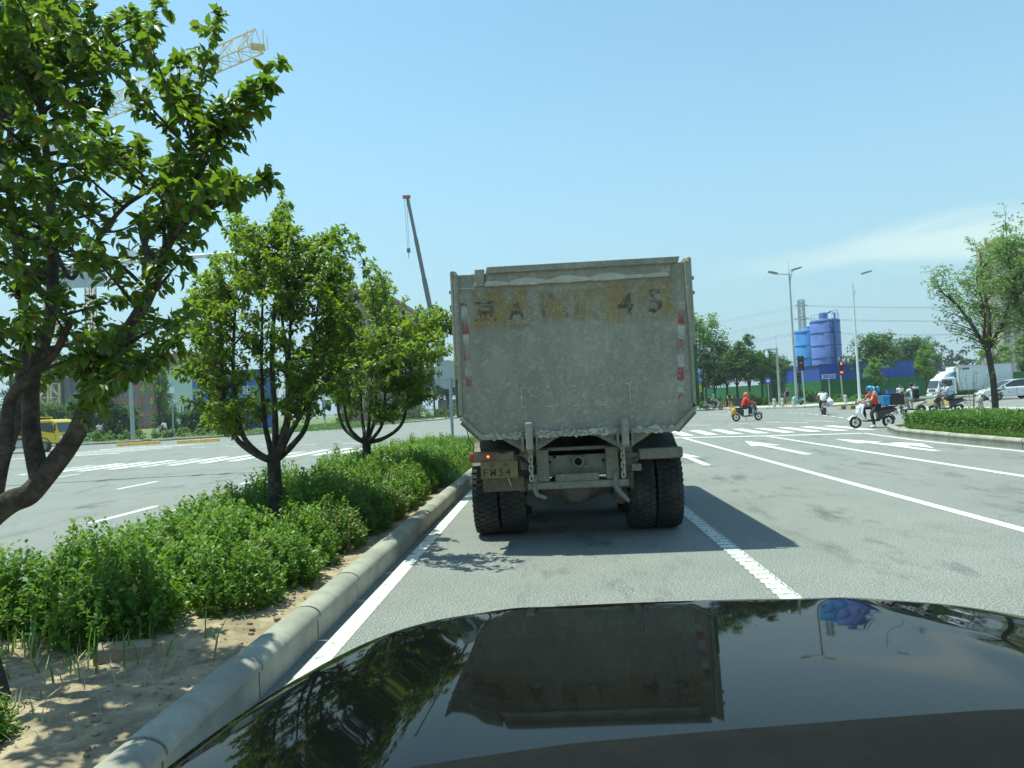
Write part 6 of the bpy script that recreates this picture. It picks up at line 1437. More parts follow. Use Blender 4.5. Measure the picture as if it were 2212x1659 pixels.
ash('airy ash tree with a forked trunk behind the island hedge, right of the cyclists', bt, 8.1, [([(0, 0, -.1), (-.02, 0, 1.6), (-.16, 0, 2.85)], .13, .11), ([(-.16, 0, 2.8), (-.65, .1, 3.9), (-1.2, .1, 4.8), (-1.9, .1, 5.5)], .09, .03), ([(-.16, 0, 2.8), (.0, 0, 4.2), (-.1, .1, 5.6), (-.2, 0, 7.0)], .10, .03), ([(-.1, 0, 2.9), (.5, -.1, 4.0), (1.1, 0, 5.4), (1.4, .1, 6.6)], .08, .025), ([(-.3, 0, 3.2), (-.5, -.6, 4.4), (-.9, -.8, 5.8)], .06, .02), ([(.0, 0, 3.4), (.3, .7, 4.6), (.5, .9, 6.2)], .06, .02)], r7, 92, 2.3, 5.4)
ash('second ash tree cut off by the right edge of the view', Vector((at(2255, 900, 28).x, 28, .1)), 8.6, [([(0, 0, -.1), (0, 0, 1.8), (.05, 0, 2.9)], .16, .12), ([(0, 0, 2.8), (-.6, 0, 4.2), (-.9, 0, 6.2)], .09, .03), ([(0, 0, 2.8), (.5, 0, 4.2), (.6, 0, 6.8)], .09, .03), ([(0, 0, 3), (0, .5, 4.6), (-.1, .8, 6.6)], .07, .02)], r7, 70, 1.9, 5.8)
# tall weeds poking out of the hedge
for x, y, lb in ((14.3, 25.2, 'tall thin weed sprouting at the tip of the island hedge'), (16.6, 23.2, 'tall thin weed in the island hedge at the right edge')):
    t = thing('weed', lb, 'weed', (x, y, .15)); m = MB(); a = [[], [], [], [], []]
    for k in range(7):
        dx, dy = rf.gauss(0, .16), rf.gauss(0, .12); m.tube([(0, 0, 0), (dx * .6, dy * .6, .8), (dx * 1.5, dy * 1.5, 1.5 + rf.random() * .5)], [.01, .008, .004], 4)
        for i in range(22): f = rf.uniform(.35, 1); a[0].append((dx * 1.5 * f, dy * 1.5 * f, 1.8 * f)); a[1].append((rf.gauss(0, 1), rf.gauss(0, 1), rf.gauss(.2, .5))); a[2].append((rf.gauss(0, .4), rf.gauss(0, .4), 1)); a[3].append(.09); a[4].append(.03)
    m.build('stem', STEM, t); o = link('leaves', leaves_mesh('weed_leaves', *a, FL3, True), t); o['kind'] = 'stuff'
# ---------------------------------------------------------------- people
SKIN = M('skin', (0.42, 0.26, 0.18), 0.6, var=.05); HAIR = M('black_hair', (0.012, 0.011, 0.010), 0.6)
def cloth(name, col): return M('cloth_' + name, col, 0.85, var=.12, scale=6, bump=.3, bscale=14)
def skin_obj(name, V, E, Rr, mat, parent, lv=2):
    me = bpy.data.meshes.new(name); me.from_pydata([tuple(v) for v in V], E, []); me.materials.append(mat)
    o = bpy.data.objects.new(name, me); C.objects.link(o); o.parent = parent
    m = o.modifiers.new('skin', 'SKIN'); m.use_smooth_shade = True
    for i, d in enumerate(me.skin_vertices[0].data):
        r = Rr[i]; d.radius = r if isinstance(r, tuple) else (r, r); d.use_root = (i == 0)
    s = o.modifiers.new('sub', 'SUBSURF'); s.levels = s.render_levels = lv
    return o
def joints(pose, lean=0.0, foot_down=False):
    if pose == 'ride':
        J = dict(pelvis=(0, -.16, .84), chest=(0, -.06, 1.14), neck=(0, -.01, 1.36), jaw=(0, .05, 1.43), crown=(0, .03, 1.58), sl=(-.18, -.03, 1.31), sr=(.18, -.03, 1.31), el=(-.29, .14, 1.10), er=(.29, .14, 1.10), wl=(-.29, .38, 1.03), wr=(.29, .38, 1.03),
                 hl=(-.09, -.14, .82), hr=(.09, -.14, .82), kl=(-.15, .26, .78), kr=(.15, .26, .78), al=(-.15, .20, .36), ar=(.15, .20, .36), tl=(-.16, .36, .32), tr=(.16, .36, .32))
        if foot_down: J.update(kl=(-.22, .14, .58), al=(-.27, .06, .09), tl=(-.29, .22, .05))
    elif pose == 'push':
        J = dict(pelvis=(0, -.02, .92), chest=(0, .06, 1.23), neck=(0, .1, 1.45), jaw=(0, .16, 1.52), crown=(0, .15, 1.68), sl=(-.18, .08, 1.39), sr=(.18, .08, 1.39), el=(-.24, .22, 1.16), er=(.24, .22, 1.16), wl=(-.22, .46, 1.08), wr=(.22, .46, 1.08),
                 hl=(-.09, -.02, .9), hr=(.09, -.02, .9), kl=(-.1, .12, .5), kr=(.1, .0, .5), al=(-.1, .06, .09), ar=(.1, -.28, .12), tl=(-.1, .21, .05), tr=(.1, -.14, .06))
    else:
        J = dict(pelvis=(0, 0, .94), chest=(0, .02, 1.25), neck=(0, .03, 1.47), jaw=(0, .08, 1.54), crown=(0, .06, 1.70), sl=(-.19, .02, 1.41), sr=(.19, .02, 1.41), el=(-.25, -.05, 1.14), er=(.25, .03, 1.14), wl=(-.26, .02, .90), wr=(.26, .14, .92),
                 hl=(-.09, 0, .92), hr=(.09, 0, .92), kl=(-.1, .12, .50), kr=(.1, .02, .50), al=(-.1, .16, .09), ar=(.1, -.24, .12), tl=(-.1, .31, .05), tr=(.1, -.10, .06))
    return {k: Vector(v) for k, v in J.items()}
def hand_mesh(parent, w, d, side):
    d = d.normalized(); b = MB(); n = Vector((side, 0, 0)); up = d.cross(n).normalized(); c = w + d * .055
    b.ell(c, (.022, .045, .045), 8, 6)
    for k, (off, L_) in enumerate(((-.03, .060), (-.010, .070), (.010, .066), (.030, .052))):
        s = c + up * off + d * .035; b.tube([s, s + d * L_ * .5 - n * .008, s + d * L_ * .8 - n * .035], [.010, .0095, .008], 6)
    s = c - up * .035; b.tube([s, s - up * .022 + d * .02, s - up * .03 + d * .05 - n * .012], [.012, .011, .009], 6)
    b.build('hand', SKIN, parent, smooth=True)
def person(label, loc, rz, pose, shirt, pants, group=None, helmet=None, visor=False, shorts=False, long_sleeve=False, backpack=None, shoes=(.5, .5, .5), cap=None, foot_down=False, bag=None, sc=1.0, name='person'):
    t = thing(name, label, 'person', loc, rz, group); t.scale = (sc, sc, sc); J = joints(pose, 0, foot_down)
    K = ['pelvis', 'chest', 'neck', 'jaw', 'crown', 'sl', 'el', 'wl', 'sr', 'er', 'wr', 'hl', 'kl', 'al', 'tl', 'hr', 'kr', 'ar', 'tr']; I = {k: i for i, k in enumerate(K)}
    E = [('pelvis', 'chest'), ('chest', 'neck'), ('neck', 'jaw'), ('jaw', 'crown'), ('chest', 'sl'), ('sl', 'el'), ('el', 'wl'), ('chest', 'sr'), ('sr', 'er'), ('er', 'wr'), ('pelvis', 'hl'), ('hl', 'kl'), ('kl', 'al'), ('al', 'tl'), ('pelvis', 'hr'), ('hr', 'kr'), ('kr', 'ar'), ('ar', 'tr')]
    Rr = dict(pelvis=(.14, .11), chest=(.15, .11), neck=.058, jaw=.078, crown=.088, sl=.062, sr=.062, el=.044, er=.044, wl=.030, wr=.030, hl=.088, hr=.088, kl=.060, kr=.060, al=.040, ar=.040, tl=.036, tr=.036)
    skin_obj('body', [J[k] for k in K], [(I[a], I[b]) for a, b in E], [Rr[k] for k in K], SKIN, t)
    for s, w, e in ((-1, 'wl', 'el'), (1, 'wr', 'er')): hand_mesh(t, J[w], J[w] - J[e], s)
    # face: nose, eyes, ears
    hc = (J['jaw'] + J['crown']) / 2; fw = Vector((0, 1, 0)); m = MB()
    m.ell(hc + fw * .098 + Vector((0, 0, -.02)), (.014, .020, .024), 6, 4)
    for s in (-1, 1): m.ell(hc + Vector((s * .092, 0, -.01)), (.014, .022, .032), 6, 4)
    m.build('nose_and_ears', SKIN, t, smooth=True); m = MB()
    for s in (-1, 1): m.ell(hc + Vector((s * .034, .088, .012)), (.014, .008, .008), 6, 4)
    m.box(hc.x - .028, hc.x + .028, hc.y + .086, hc.y + .094, hc.z - .062, hc.z - .054); m.build('eyes_and_mouth', HAIR, t)
    sm = cloth(*shirt); f = .45 if not long_sleeve else 1.0
    V = [J['pelvis'] + Vector((0, 0, -.06)), J['pelvis'] + Vector((0, 0, .08)), J['chest'], J['neck'] - Vector((0, 0, .045)), J['sl'], J['sl'].lerp(J['el'], .55 if not long_sleeve else 1.0), J['sr'], J['sr'].lerp(J['er'], .55 if not long_sleeve else 1.0)]
    Ee = [(0, 1), (1, 2), (2, 3), (2, 4), (4, 5), (2, 6), (6, 7)]; Rs = [(.172, .135), (.165, .13), (.175, .132), .075, .082, .078 if not long_sleeve else .058, .082, .078 if not long_sleeve else .058]
    if long_sleeve: V += [J['wl'].lerp(J['el'], .1), J['wr'].lerp(J['er'], .1)]; Ee += [(5, 8), (7, 9)]; Rs += [.042, .042]
    skin_obj('shirt', V, Ee, Rs, sm, t)
    pm = cloth(*pants)
    q = .62 if shorts else 1.0
    V = [J['pelvis']] + [J['hl'], J['kl'], J['kl'].lerp(J['al'], .92)] + [J['hr'], J['kr'], J['kr'].lerp(J['ar'], .92)]
    if shorts: V = [J['pelvis'], J['hl'], J['hl'].lerp(J['kl'], .55), J['hl'].lerp(J['kl'], .95), J['hr'], J['hr'].lerp(J['kr'], .55), J['hr'].lerp(J['kr'], .95)]
    skin_obj('shorts' if shorts else 'trousers', V, [(0, 1), (1, 2), (2, 3), (0, 4), (4, 5), (5, 6)], [(.158, .125), .104, .076 if not shorts else .096, .058 if not shorts else .088, .104, .076 if not shorts else .096, .058 if not shorts else .088], pm, t)
    SM = M('shoe_%02d' % int(shoes[0] * 99), shoes, .7)
    for a, tt in (('al', 'tl'), ('ar', 'tr')):
        m = MB(); d = (J[tt] - J[a]); m.tube([J[a] - d * .25 + Vector((0, 0, -.02)), J[a] + d * .3 + Vector((0, 0, .0)), J[tt] + d * .15], [.045, .052, .036], 8); m.build('shoe', SM, t, smooth=True)
    if helmet:
        HM = M('helmet_%s' % helmet[0], helmet[1], .25, coat=.6); m = MB(); m.lathe([(0.0, .150), (.07, .138), (.115, .095), (.135, .03), (.135, -.03), (.128, -.075)], hc + Vector((0, -.012, .015)), 'z', 16); h = m.build('helmet', HM, t, smooth=True)
        if visor: m = MB(); m.lathe([(.118, .09), (.142, .02), (.14, -.05)], hc + Vector((0, .012, .01)), 'z', 16); m.f = [q for q in m.f if sum(m.v[i][1] for i in q) / 4 > hc.y + .06]; m.m = [0] * len(m.f); m.build('visor', M('smoke_visor', (.05, .06, .07), .15, coat=.5), h, smooth=True)
        else: MB().box(-.09, .09, hc.y + .10, hc.y + .17, hc.z + .045, hc.z + .058).build('peak', HM, h)
    elif cap:
        CM = M('cap_%s' % cap[0], cap[1], .8); m = MB(); m.lathe([(0, .115), (.07, .105), (.10, .06), (.105, .02)], hc + Vector((0, -.005, .02)), 'z', 14); c_ = m.build('cap', CM, t, smooth=True); MB().box(-.07, .07, hc.y + .08, hc.y + .18, hc.z + .03, hc.z + .045).build('peak', CM, c_)
    else:
        m = MB(); m.lathe([(0, .118), (.06, .110), (.098, .065), (.105, .01), (.096, -.045)], hc + Vector((0, -.018, .012)), 'z', 14); m.f = [q for q in m.f if not (sum(m.v[i][1] for i in q) / 4 > hc.y + .055 and sum(m.v[i][2] for i in q) / 4 < hc.z + .06)]; m.m = [0] * len(m.f); m.build('hair', HAIR, t, smooth=True)
    if backpack:
        c0 = J['chest']; m = MB(); m.box(-.16, .16, c0.y - .30, c0.y - .115, c0.z - .28, c0.z + .20); b = m.build('backpack', cloth(*backpack), t, bevel=.05)
        MB().box(-.11, .11, c0.y - .34, c0.y - .30, c0.z - .22, c0.z - .02).build('pocket', cloth(*backpack), b, bevel=.02)
        for s in (-1, 1): MB().tube([(s * .10, c0.y - .12, c0.z + .18), (s * .10, c0.y - .0, c0.z + .21), (s * .11, c0.y + .13, c0.z + .08), (s * .13, c0.y + .04, c0.z - .16), (s * .13, c0.y - .12, c0.z - .2)], .02, 6).build('strap', cloth(*backpack), b)
    if bag:
        m = MB(); w = J['wr']; m.ell(w + Vector((.02, .05, -.22)), (.10, .13, .15), 10, 7); m.tube([w + Vector((.02, .05, -.08)), w + Vector((0, .06, .0))], .015, 5); m.build('carrier_bag', cloth(*bag), t, smooth=True)
    return t

# ---------------------------------------------------------------- two-wheelers
CHR = M('chrome', (.55, .55, .55), .25, .9); BLKP = M('black_plastic', (.022, .023, .024), .5, coat=.15); SEAT = M('seat_vinyl', (.02, .02, .02), .6); TAIL = M('red_tail_lens', (.45, .03, .02), .3, coat=.5)
def wheel2(parent, y, r=.225, w=.055, x=0):
    e = bpy.data.objects.new('wheel', None); C.objects.link(e); e.parent = parent; e.location = (x, y, r)
    MB().lathe([(r * .68, -w * .8), (r * .86, -w), (r * .98, -w * .6), (r, 0), (r * .98, w * .6), (r * .86, w), (r * .68, w * .8)], (0, 0, 0), 'x', 28).build('tyre', RUBBER, e, smooth=True)
    m = MB(); m.lathe([(r * .68, -w * .7), (r * .60, -w * .5), (r * .60, w * .5), (r * .68, w * .7)], (0, 0, 0), 'x', 28)
    for k in range(5): a = k * 1.2566; m.bar((0, 0, 0), (0, r * .64 * math.cos(a), r * .64 * math.sin(a)), .03, .022)
    m.lathe([(0, -w), (.045, -w), (.05, 0), (.045, w), (0, w)], (0, 0, 0), 'x', 10); m.build('rim', M('scooter_rim', (.16, .16, .16), .4, .6), e)
def scooter(label, loc, rz, body, name='scooter', box=None, basket=False, bike=False, group='two-wheelers crossing the junction', dx=0.0, accent=None):
    t = thing(name, label, 'scooter' if not bike else 'motorbike', loc, rz, group)
    BM = M('paint_%s' % body[0], body[1], .3, coat=.8); AM = M('paint_%s' % accent[0], accent[1], .4, coat=.4) if accent else BLKP
    r = .235 if not bike else .27; fy, ry = (.68, -.62)
    wheel2(t, fy, r); wheel2(t, ry, r)
    m = MB()
    for s in (-1, 1): m.tube([(s * .065, fy, r), (s * .065, fy - .09, r + .30), (s * .05, fy - .17, .66)], .02, 8)
    m.build('fork', CHR, t)
    P = [(fy + (r + .03) * math.cos(a), r + (r + .035) * math.sin(a)) for a in [math.pi * (.12 + .66 * k / 8) for k in range(9)]]; Q = [(y, z + .02) for y, z in P[::-1]]
    MB().prism(P + Q, 'x', -.075, .075).build('front_fender', BM, t)
    if not bike:
        # leg shield: a bent panel rising to the bars
        m = MB(); prof = [(.30, .28), (.40, .34), (.50, .60), (.44, .86), (.38, .98), (.33, .98), (.40, .80), (.44, .60), (.35, .36), (.28, .33)]
        m.prism(prof, 'x', -.19, .19); m.build('leg_shield', BM, t, bevel=.03)
        m = MB(); m.prism([(.52, .56), (.62, .62), (.58, .80), (.46, .94), (.45, .80)], 'x', -.11, .11); m.build('front_cowl', BM, t, bevel=.03)
        MB().box(-.17, .17, -.22, .34, .25, .32).build('footboard', BLKP, t, bevel=.02)
        m = MB(); m.prism([(-.20, .30), (-.16, .62), (-.22, .68), (-.80, .75), (-.96, .73), (-.86, .60), (-.62, .54), (-.42, .44), (-.32, .30)], 'x', -.13, .13); m.build('rear_body', AM if accent else BM, t, bevel=.04)
        MB().prism([(-.14, .68), (-.12, .75), (-.42, .79), (-.80, .83), (-.88, .79), (-.80, .755), (-.22, .69)], 'x', -.14, .14).build('seat', SEAT, t, bevel=.03)
    else:
        m = MB(); m.prism([(.50, .45), (.55, .80), (.40, .95), (.10, .92), (-.05, .74), (-.10, .36), (.30, .30)], 'x', -.15, .15); m.build('tank', BM, t, bevel=.06)
        MB().prism([(-.02, .76), (-.05, .84), (-.60, .86), (-.85, .92), (-.88, .84), (-.55, .74)], 'x', -.14, .14).build('seat', SEAT, t, bevel=.04)
        MB().box(-.16, .16, -.25, .25, .22, .52).build('engine', M('engine_grey', (.15, .15, .15), .4, .7), t, bevel=.04); MB().tube([(.12, .2, .3), (.17, -.2, .25), (.18, -.85, .38)], [.03, .035, .06], 8).build('exhaust', CHR, t)
        MB().prism([(-.5, .6), (-.45, .74), (-.95, .80), (-.95, .70)], 'x', -.11, .11).build('tail_cowl', BM, t, bevel=.03)
    P = [(ry + (r + .03) * math.cos(a), r + (r + .035) * math.sin(a)) for a in [math.pi * (.25 + .7 * k / 8) for k in range(9)]]; Q = [(y, z + .02) for y, z in P[::-1]]
    MB().prism(P + Q, 'x', -.07, .07).build('rear_fender', BLKP, t)
    MB().tube([(0, .42, .78), (0, .36, 1.0)], .03, 8).build('steering_column', BLKP, t)
    m = MB(); m.tube([(-.32, .36, 1.04), (-.18, .38, 1.02), (0, .37, 1.0), (.18, .38, 1.02), (.32, .36, 1.04)], .016, 8); hb = m.build('handlebar', BLKP, t)
    for s in (-1, 1):
        m = MB(); m.tube([(s * .23, .38, 1.03), (s * .28, .40, 1.20)], .008, 5); m.ell((s * .30, .40, 1.24), (.07, .012, .045), 10, 6); m.build('mirror', BLKP, hb)
    MB().ell((0, .585, .80) if not bike else (0, .62, .90), (.075, .035, .06), 10, 6).build('headlight', M('clear_lens', (.7, .72, .72), .15, coat=.6), t, smooth=True)
    MB().box(-.07, .07, -.965, -.93, .66, .72).build('tail_light', TAIL, t, bevel=.01); MB().box(-.09, .09, -.99, -.97, .48, .60).build('number_plate', SWHITE, t)
    MB().tube([(.14, -.1, .28), (.30, -.14, .03)] if not bike else [(-.14, -.1, .28), (-.30, -.14, .03)], .014, 6).build('stand', BLKP, t)
    if box:
        bm = M('box_%s' % box[0], box[1], .6, var=.08); z0 = .86; x0, y0 = .24, -.80
        o = MB().box(-.25, .25, -1.18, -.66, z0, z0 + .42).build('delivery_box', bm, t, bevel=.02); MB().box(-.265, .265, -1.195, -.645, z0 + .425, z0 + .46).build('box_lid', bm, o, bevel=.01)
        m = MB()
        for s in (-1, 1): m.bar((s * .12, -.55, .74), (s * .20, -1.15, .85), .02); m.bar((s * .14, -.7, .45), (s * .2, -1.1, .85), .02)
        m.build('rack', BLKP, t)
    if basket:
        m = MB()
        for k in range(7): m.bar((-.2, -1.1 + k * .075, .86), (-.2, -1.1 + k * .075, 1.06), .012); m.bar((.2, -1.1 + k * .075, .86), (.2, -1.1 + k * .075, 1.06), .012)
        for k in range(6): m.bar((-.2 + k * .08, -1.1, .86), (-.2 + k * .08, -1.1, 1.06), .012); m.bar((-.2 + k * .08, -.65, .86), (-.2 + k * .08, -.65, 1.06), .012)
        for z in (.86, .96, 1.06):
            for s in (-.2, .2): m.bar((s, -1.1, z), (s, -.65, z), .014)
            for s in (-1.1, -.65): m.bar((-.2, s, z), (.2, s, z), .014)
        m.build('wire_basket', BLKP, t)
    return t
def rider(label, loc, rz, *a, **k): return person(label, loc, rz, 'ride', *a, **k)
L90 = math.pi / 2
G_RD = 'riders at the junction'; G_PD = 'people on foot at the junction'
# red-shirted rider, heading right
pR = (11.15, 42.0, 0); scooter('black scooter with silver trim and an orange bag, ridden by the red shirt', pR, -L90 + .08, ('black', (.02, .022, .024)), accent=('dark_grey', (.03, .032, .034)))
rider('rider in a red shirt and pink-red helmet heading right on a black scooter', pR, -L90 + .08, ('red', (.62, .03, .025)), ('charcoal', (.05, .055, .06)), G_RD, helmet=('pink_red', (.65, .10, .11)), long_sleeve=True)
t = thing('shopping_bag', 'orange-yellow bag hanging at the back of the black scooter', 'bag', (11.15 - .78, 42.0 - .20, .40)); m = MB(); m.lathe([(.02, 0), (.13, .02), (.16, .16), (.13, .34), (.05, .42), (.06, .46)], (0, 0, 0), 'z', 14); m.build('sack', cloth('ochre', (.62, .33, .06)), t, smooth=True); MB().tube([(-.05, 0, .44), (0, 0, .54), (.05, 0, .44)], .008, 5).build('handle', cloth('ochre', (.62, .33, .06)), t)
# delivery rider, heading left, in front of the hedge
pD = (12.55, 28.9, 0); scooter('white and black delivery scooter standing at the crosswalk by the hedge', pD, L90 + .05, ('white', (.72, .74, .74)), box=('black', (.03, .032, .035)), accent=('dark_grey', (.03, .032, .034)))
rider('delivery rider in red shirt and bright blue helmet on the white scooter', pD, L90 + .05, ('red_orange', (.60, .06, .035)), ('black', (.02, .022, .024)), G_RD, helmet=('blue', (.03, .26, .62)), visor=True, foot_down=True, shoes=(.7, .7, .7))
for z, r_ in ((0, 0),):
    t = thing('insulated_bag', 'light blue insulated bag on the delivery scooter in front of the black box', 'bag', (pD[0] + .50, pD[1] - .02, .86)); MB().box(-.14, .14, -.2, .2, 0, .36).build('bag_body', M('blue_nylon', (.04, .24, .50), .6, bump=.4, bscale=12), t, bevel=.03); MB().box(-.15, .15, -.21, .21, .345, .385).build('bag_lid', M('blue_nylon_lid', (.06, .30, .58), .6), t, bevel=.015)
# rider in white seen from behind
pW = (17.0, 46.0, 0); scooter('light silver scooter seen from behind, ridden by the white shirt', pW, -.25, ('silver', (.35, .36, .36)))
rider('rider in a loose white shirt seen from behind on the silver scooter', pW, -.25, ('white', (.70, .73, .72)), ('dark', (.04, .042, .045)), G_RD, sc=1.03)
t = thing('plastic_bag', 'bulging white plastic bag hanging beside the white-shirted rider', 'bag', (17.33, 45.75, .52)); m = MB(); m.lathe([(0, 0), (.16, .05), (.23, .2), (.20, .38), (.08, .48), (.05, .56)], (0, 0, 0), 'z', 12); m.build('sack', cloth('plastic_white', (.75, .78, .77)), t, smooth=True); MB().tube([(-.05, 0, .54), (0, 0, .64), (.05, 0, .54)], .01, 5).build('handle', cloth('plastic_white', (.75, .78, .77)), t)
# two more delivery riders behind
p_ = ground_at(1887, 52); p_.z = 0; scooter('pale scooter behind the delivery rider, ridden by the white helmet', p_, L90, ('white', (.72, .74, .74)))
rider('rider in teal with a white helmet just behind the red delivery rider', p_, L90, ('teal', (.20, .42, .38)), ('grey', (.2, .2, .2)), G_RD, helmet=('white', (.7, .72, .72)), long_sleeve=True)
p_ = ground_at(1898, 60); p_.z = 0; scooter('delivery scooter with a blue box, second row behind the red delivery rider', p_, L90, ('navy', (.02, .04, .12)), box=('royal', (.05, .09, .40)))
rider('rider in navy with a blue helmet, second row behind the red delivery rider', p_, L90, ('navy', (.02, .05, .14)), ('black', (.02, .022, .024)), G_RD, helmet=('blue', (.03, .26, .62)), long_sleeve=True)
# backpack pair and man on e-bikes behind the hedge
pB = (19.35, 39.6, 0); scooter('small cream e-bike ridden away by the backpack rider', pB, .25, ('cream', (.55, .52, .42)))
rider('rider in pale blue shirt with a black backpack seen from behind', pB, .25, ('pale_blue', (.52, .64, .70)), ('denim', (.22, .28, .34)), G_RD, shorts=True, backpack=('black', (.02, .022, .024)), sc=1.05)
pM = (20.9, 39.2, 0); scooter('black folding e-bike with a back rest behind the island hedge', pM, L90, ('black', (.02, .022, .024)), basket=False)
rider('man in light blue T-shirt and dark shorts riding left on a black e-bike', pM, L90, ('light_blue', (.40, .54, .70)), ('charcoal', (.05, .055, .06)), G_RD, shorts=True, sc=1.06)
# pedestrians
person('pedestrian in white T-shirt and white trousers carrying plastic bags', (26.6, 56.2, 0), 2.9, 'walk', ('white', (.70, .73, .72)), ('white', (.70, .73, .72)), G_PD, bag=('plastic_white', (.75, .78, .77)))
person('pedestrian in pale green T-shirt beside the one in white', (28.3, 57.4, 0), 2.7, 'walk', ('mint', (.42, .60, .56)), ('charcoal', (.05, .055, .06)), G_PD, sc=1.04)
p_ = ground_at(1701, 70.5); p_.z = .13; person('walker in red cap with a dark backpack by the camera pole', p_, -.2, 'walk', ('blue', (.12, .20, .45)), ('grey', (.2, .2, .2)), G_PD, cap=('red', (.65, .05, .04)), shorts=True, backpack=('black', (.02, .022, .024)))
p_ = ground_at(1576, 77.5); p_.z = .13; person('vendor in black T-shirt standing behind the cart on the pavement', p_, 3.0, 'push', ('black', (.02, .022, .024)), ('khaki', (.4, .34, .26)), G_PD)
# cart
p_ = ground_at(1583, 76.3); p_.z = .13; t = thing('hand_cart', 'flat cart with a dark cover and yellow legs in front of the vendor', 'cart', p_, 0)
MB().box(-1.0, 1.0, -.45, .45, .80, .95).build('deck', BLKP, t, bevel=.03)
for x in (-.9, -.3): 
    for y in (-.4, .4): MB().bar((x, y, 0), (x, y, .8), .07).build('leg', YEL, t)
MB().box(.25, 1.0, -.42, .42, .25, .8).build('crate', BLKP, t, bevel=.02)
for x in (-.6, .6): MB().bar((-.9, -.41, .1), (-.3, -.41, .75), .05).build('brace', YEL, t)
MB().lathe([(.05, -.03), (.15, -.03), (.15, .03), (.05, .03)], (.62, -.46, .15), 'y', 14).build('wheel', RUBBER, t)
# two on a scooter by the kerb
p_ = ground_at(1541, 75.0); p_.z = 0; scooter('pale scooter carrying two people near the far kerb beside the truck', p_, -L90, ('silver', (.35, .36, .36)))
rider('front rider with a light blue helmet on the far two-up scooter', p_, -L90, ('olive', (.16, .15, .11)), ('dark', (.04, .042, .045)), G_RD, helmet=('blue', (.03, .26, .62)))
person('passenger in black behind the blue-helmeted rider on the far scooter', p_ + Vector((-.42, 0, .03)), -L90, 'ride', ('black', (.02, .022, .024)), ('dark', (.04, .042, .045)), G_RD)
# parked teal scooter
p_ = ground_at(1722, 73.5); p_.z = .13; scooter('parked teal shared scooter by the bollards under the lamp post', p_, 2.2, ('teal', (.06, .42, .36)), accent=('teal', (.06, .42, .36)))
# motorbike by the car
scooter('white and black motorbike with a wire rack in front of the rainbow car', (35.6, 60.1, 0), L90 + .1, ('white', (.72, .74, .74)), name='motorbike', bike=True, basket=True)
# far left: people and bikes
p_ = ground_at(213, 63); p_.z = .13; person('figure in white standing by the hedge left of the signal mast', p_, 1.0, 'walk', ('white', (.70, .73, .72)), ('dark', (.04, .042, .045)), G_PD)
p_ = ground_at(219, 64); p_.z = .13; person('figure in black beside the one in white by the left hedge', p_, -1.0, 'walk', ('black', (.02, .022, .024)), ('dark', (.04, .042, .045)), G_PD)
p_ = ground_at(352, 63.0); p_.z = .13; scooter('scooter half hidden by low shrubs right of the slender tree', p_, L90, ('white', (.72, .74, .74)))
rider('rider in white shirt behind the low shrubs right of the slender tree', p_, L90, ('white', (.70, .73, .72)), ('dark', (.04, .042, .045)), G_RD)
p_ = ground_at(186, 62); p_.z = .13; scooter('teal scooter parked by the left hedge behind the dark limb', p_, 1.9, ('teal', (.06, .42, .36)))

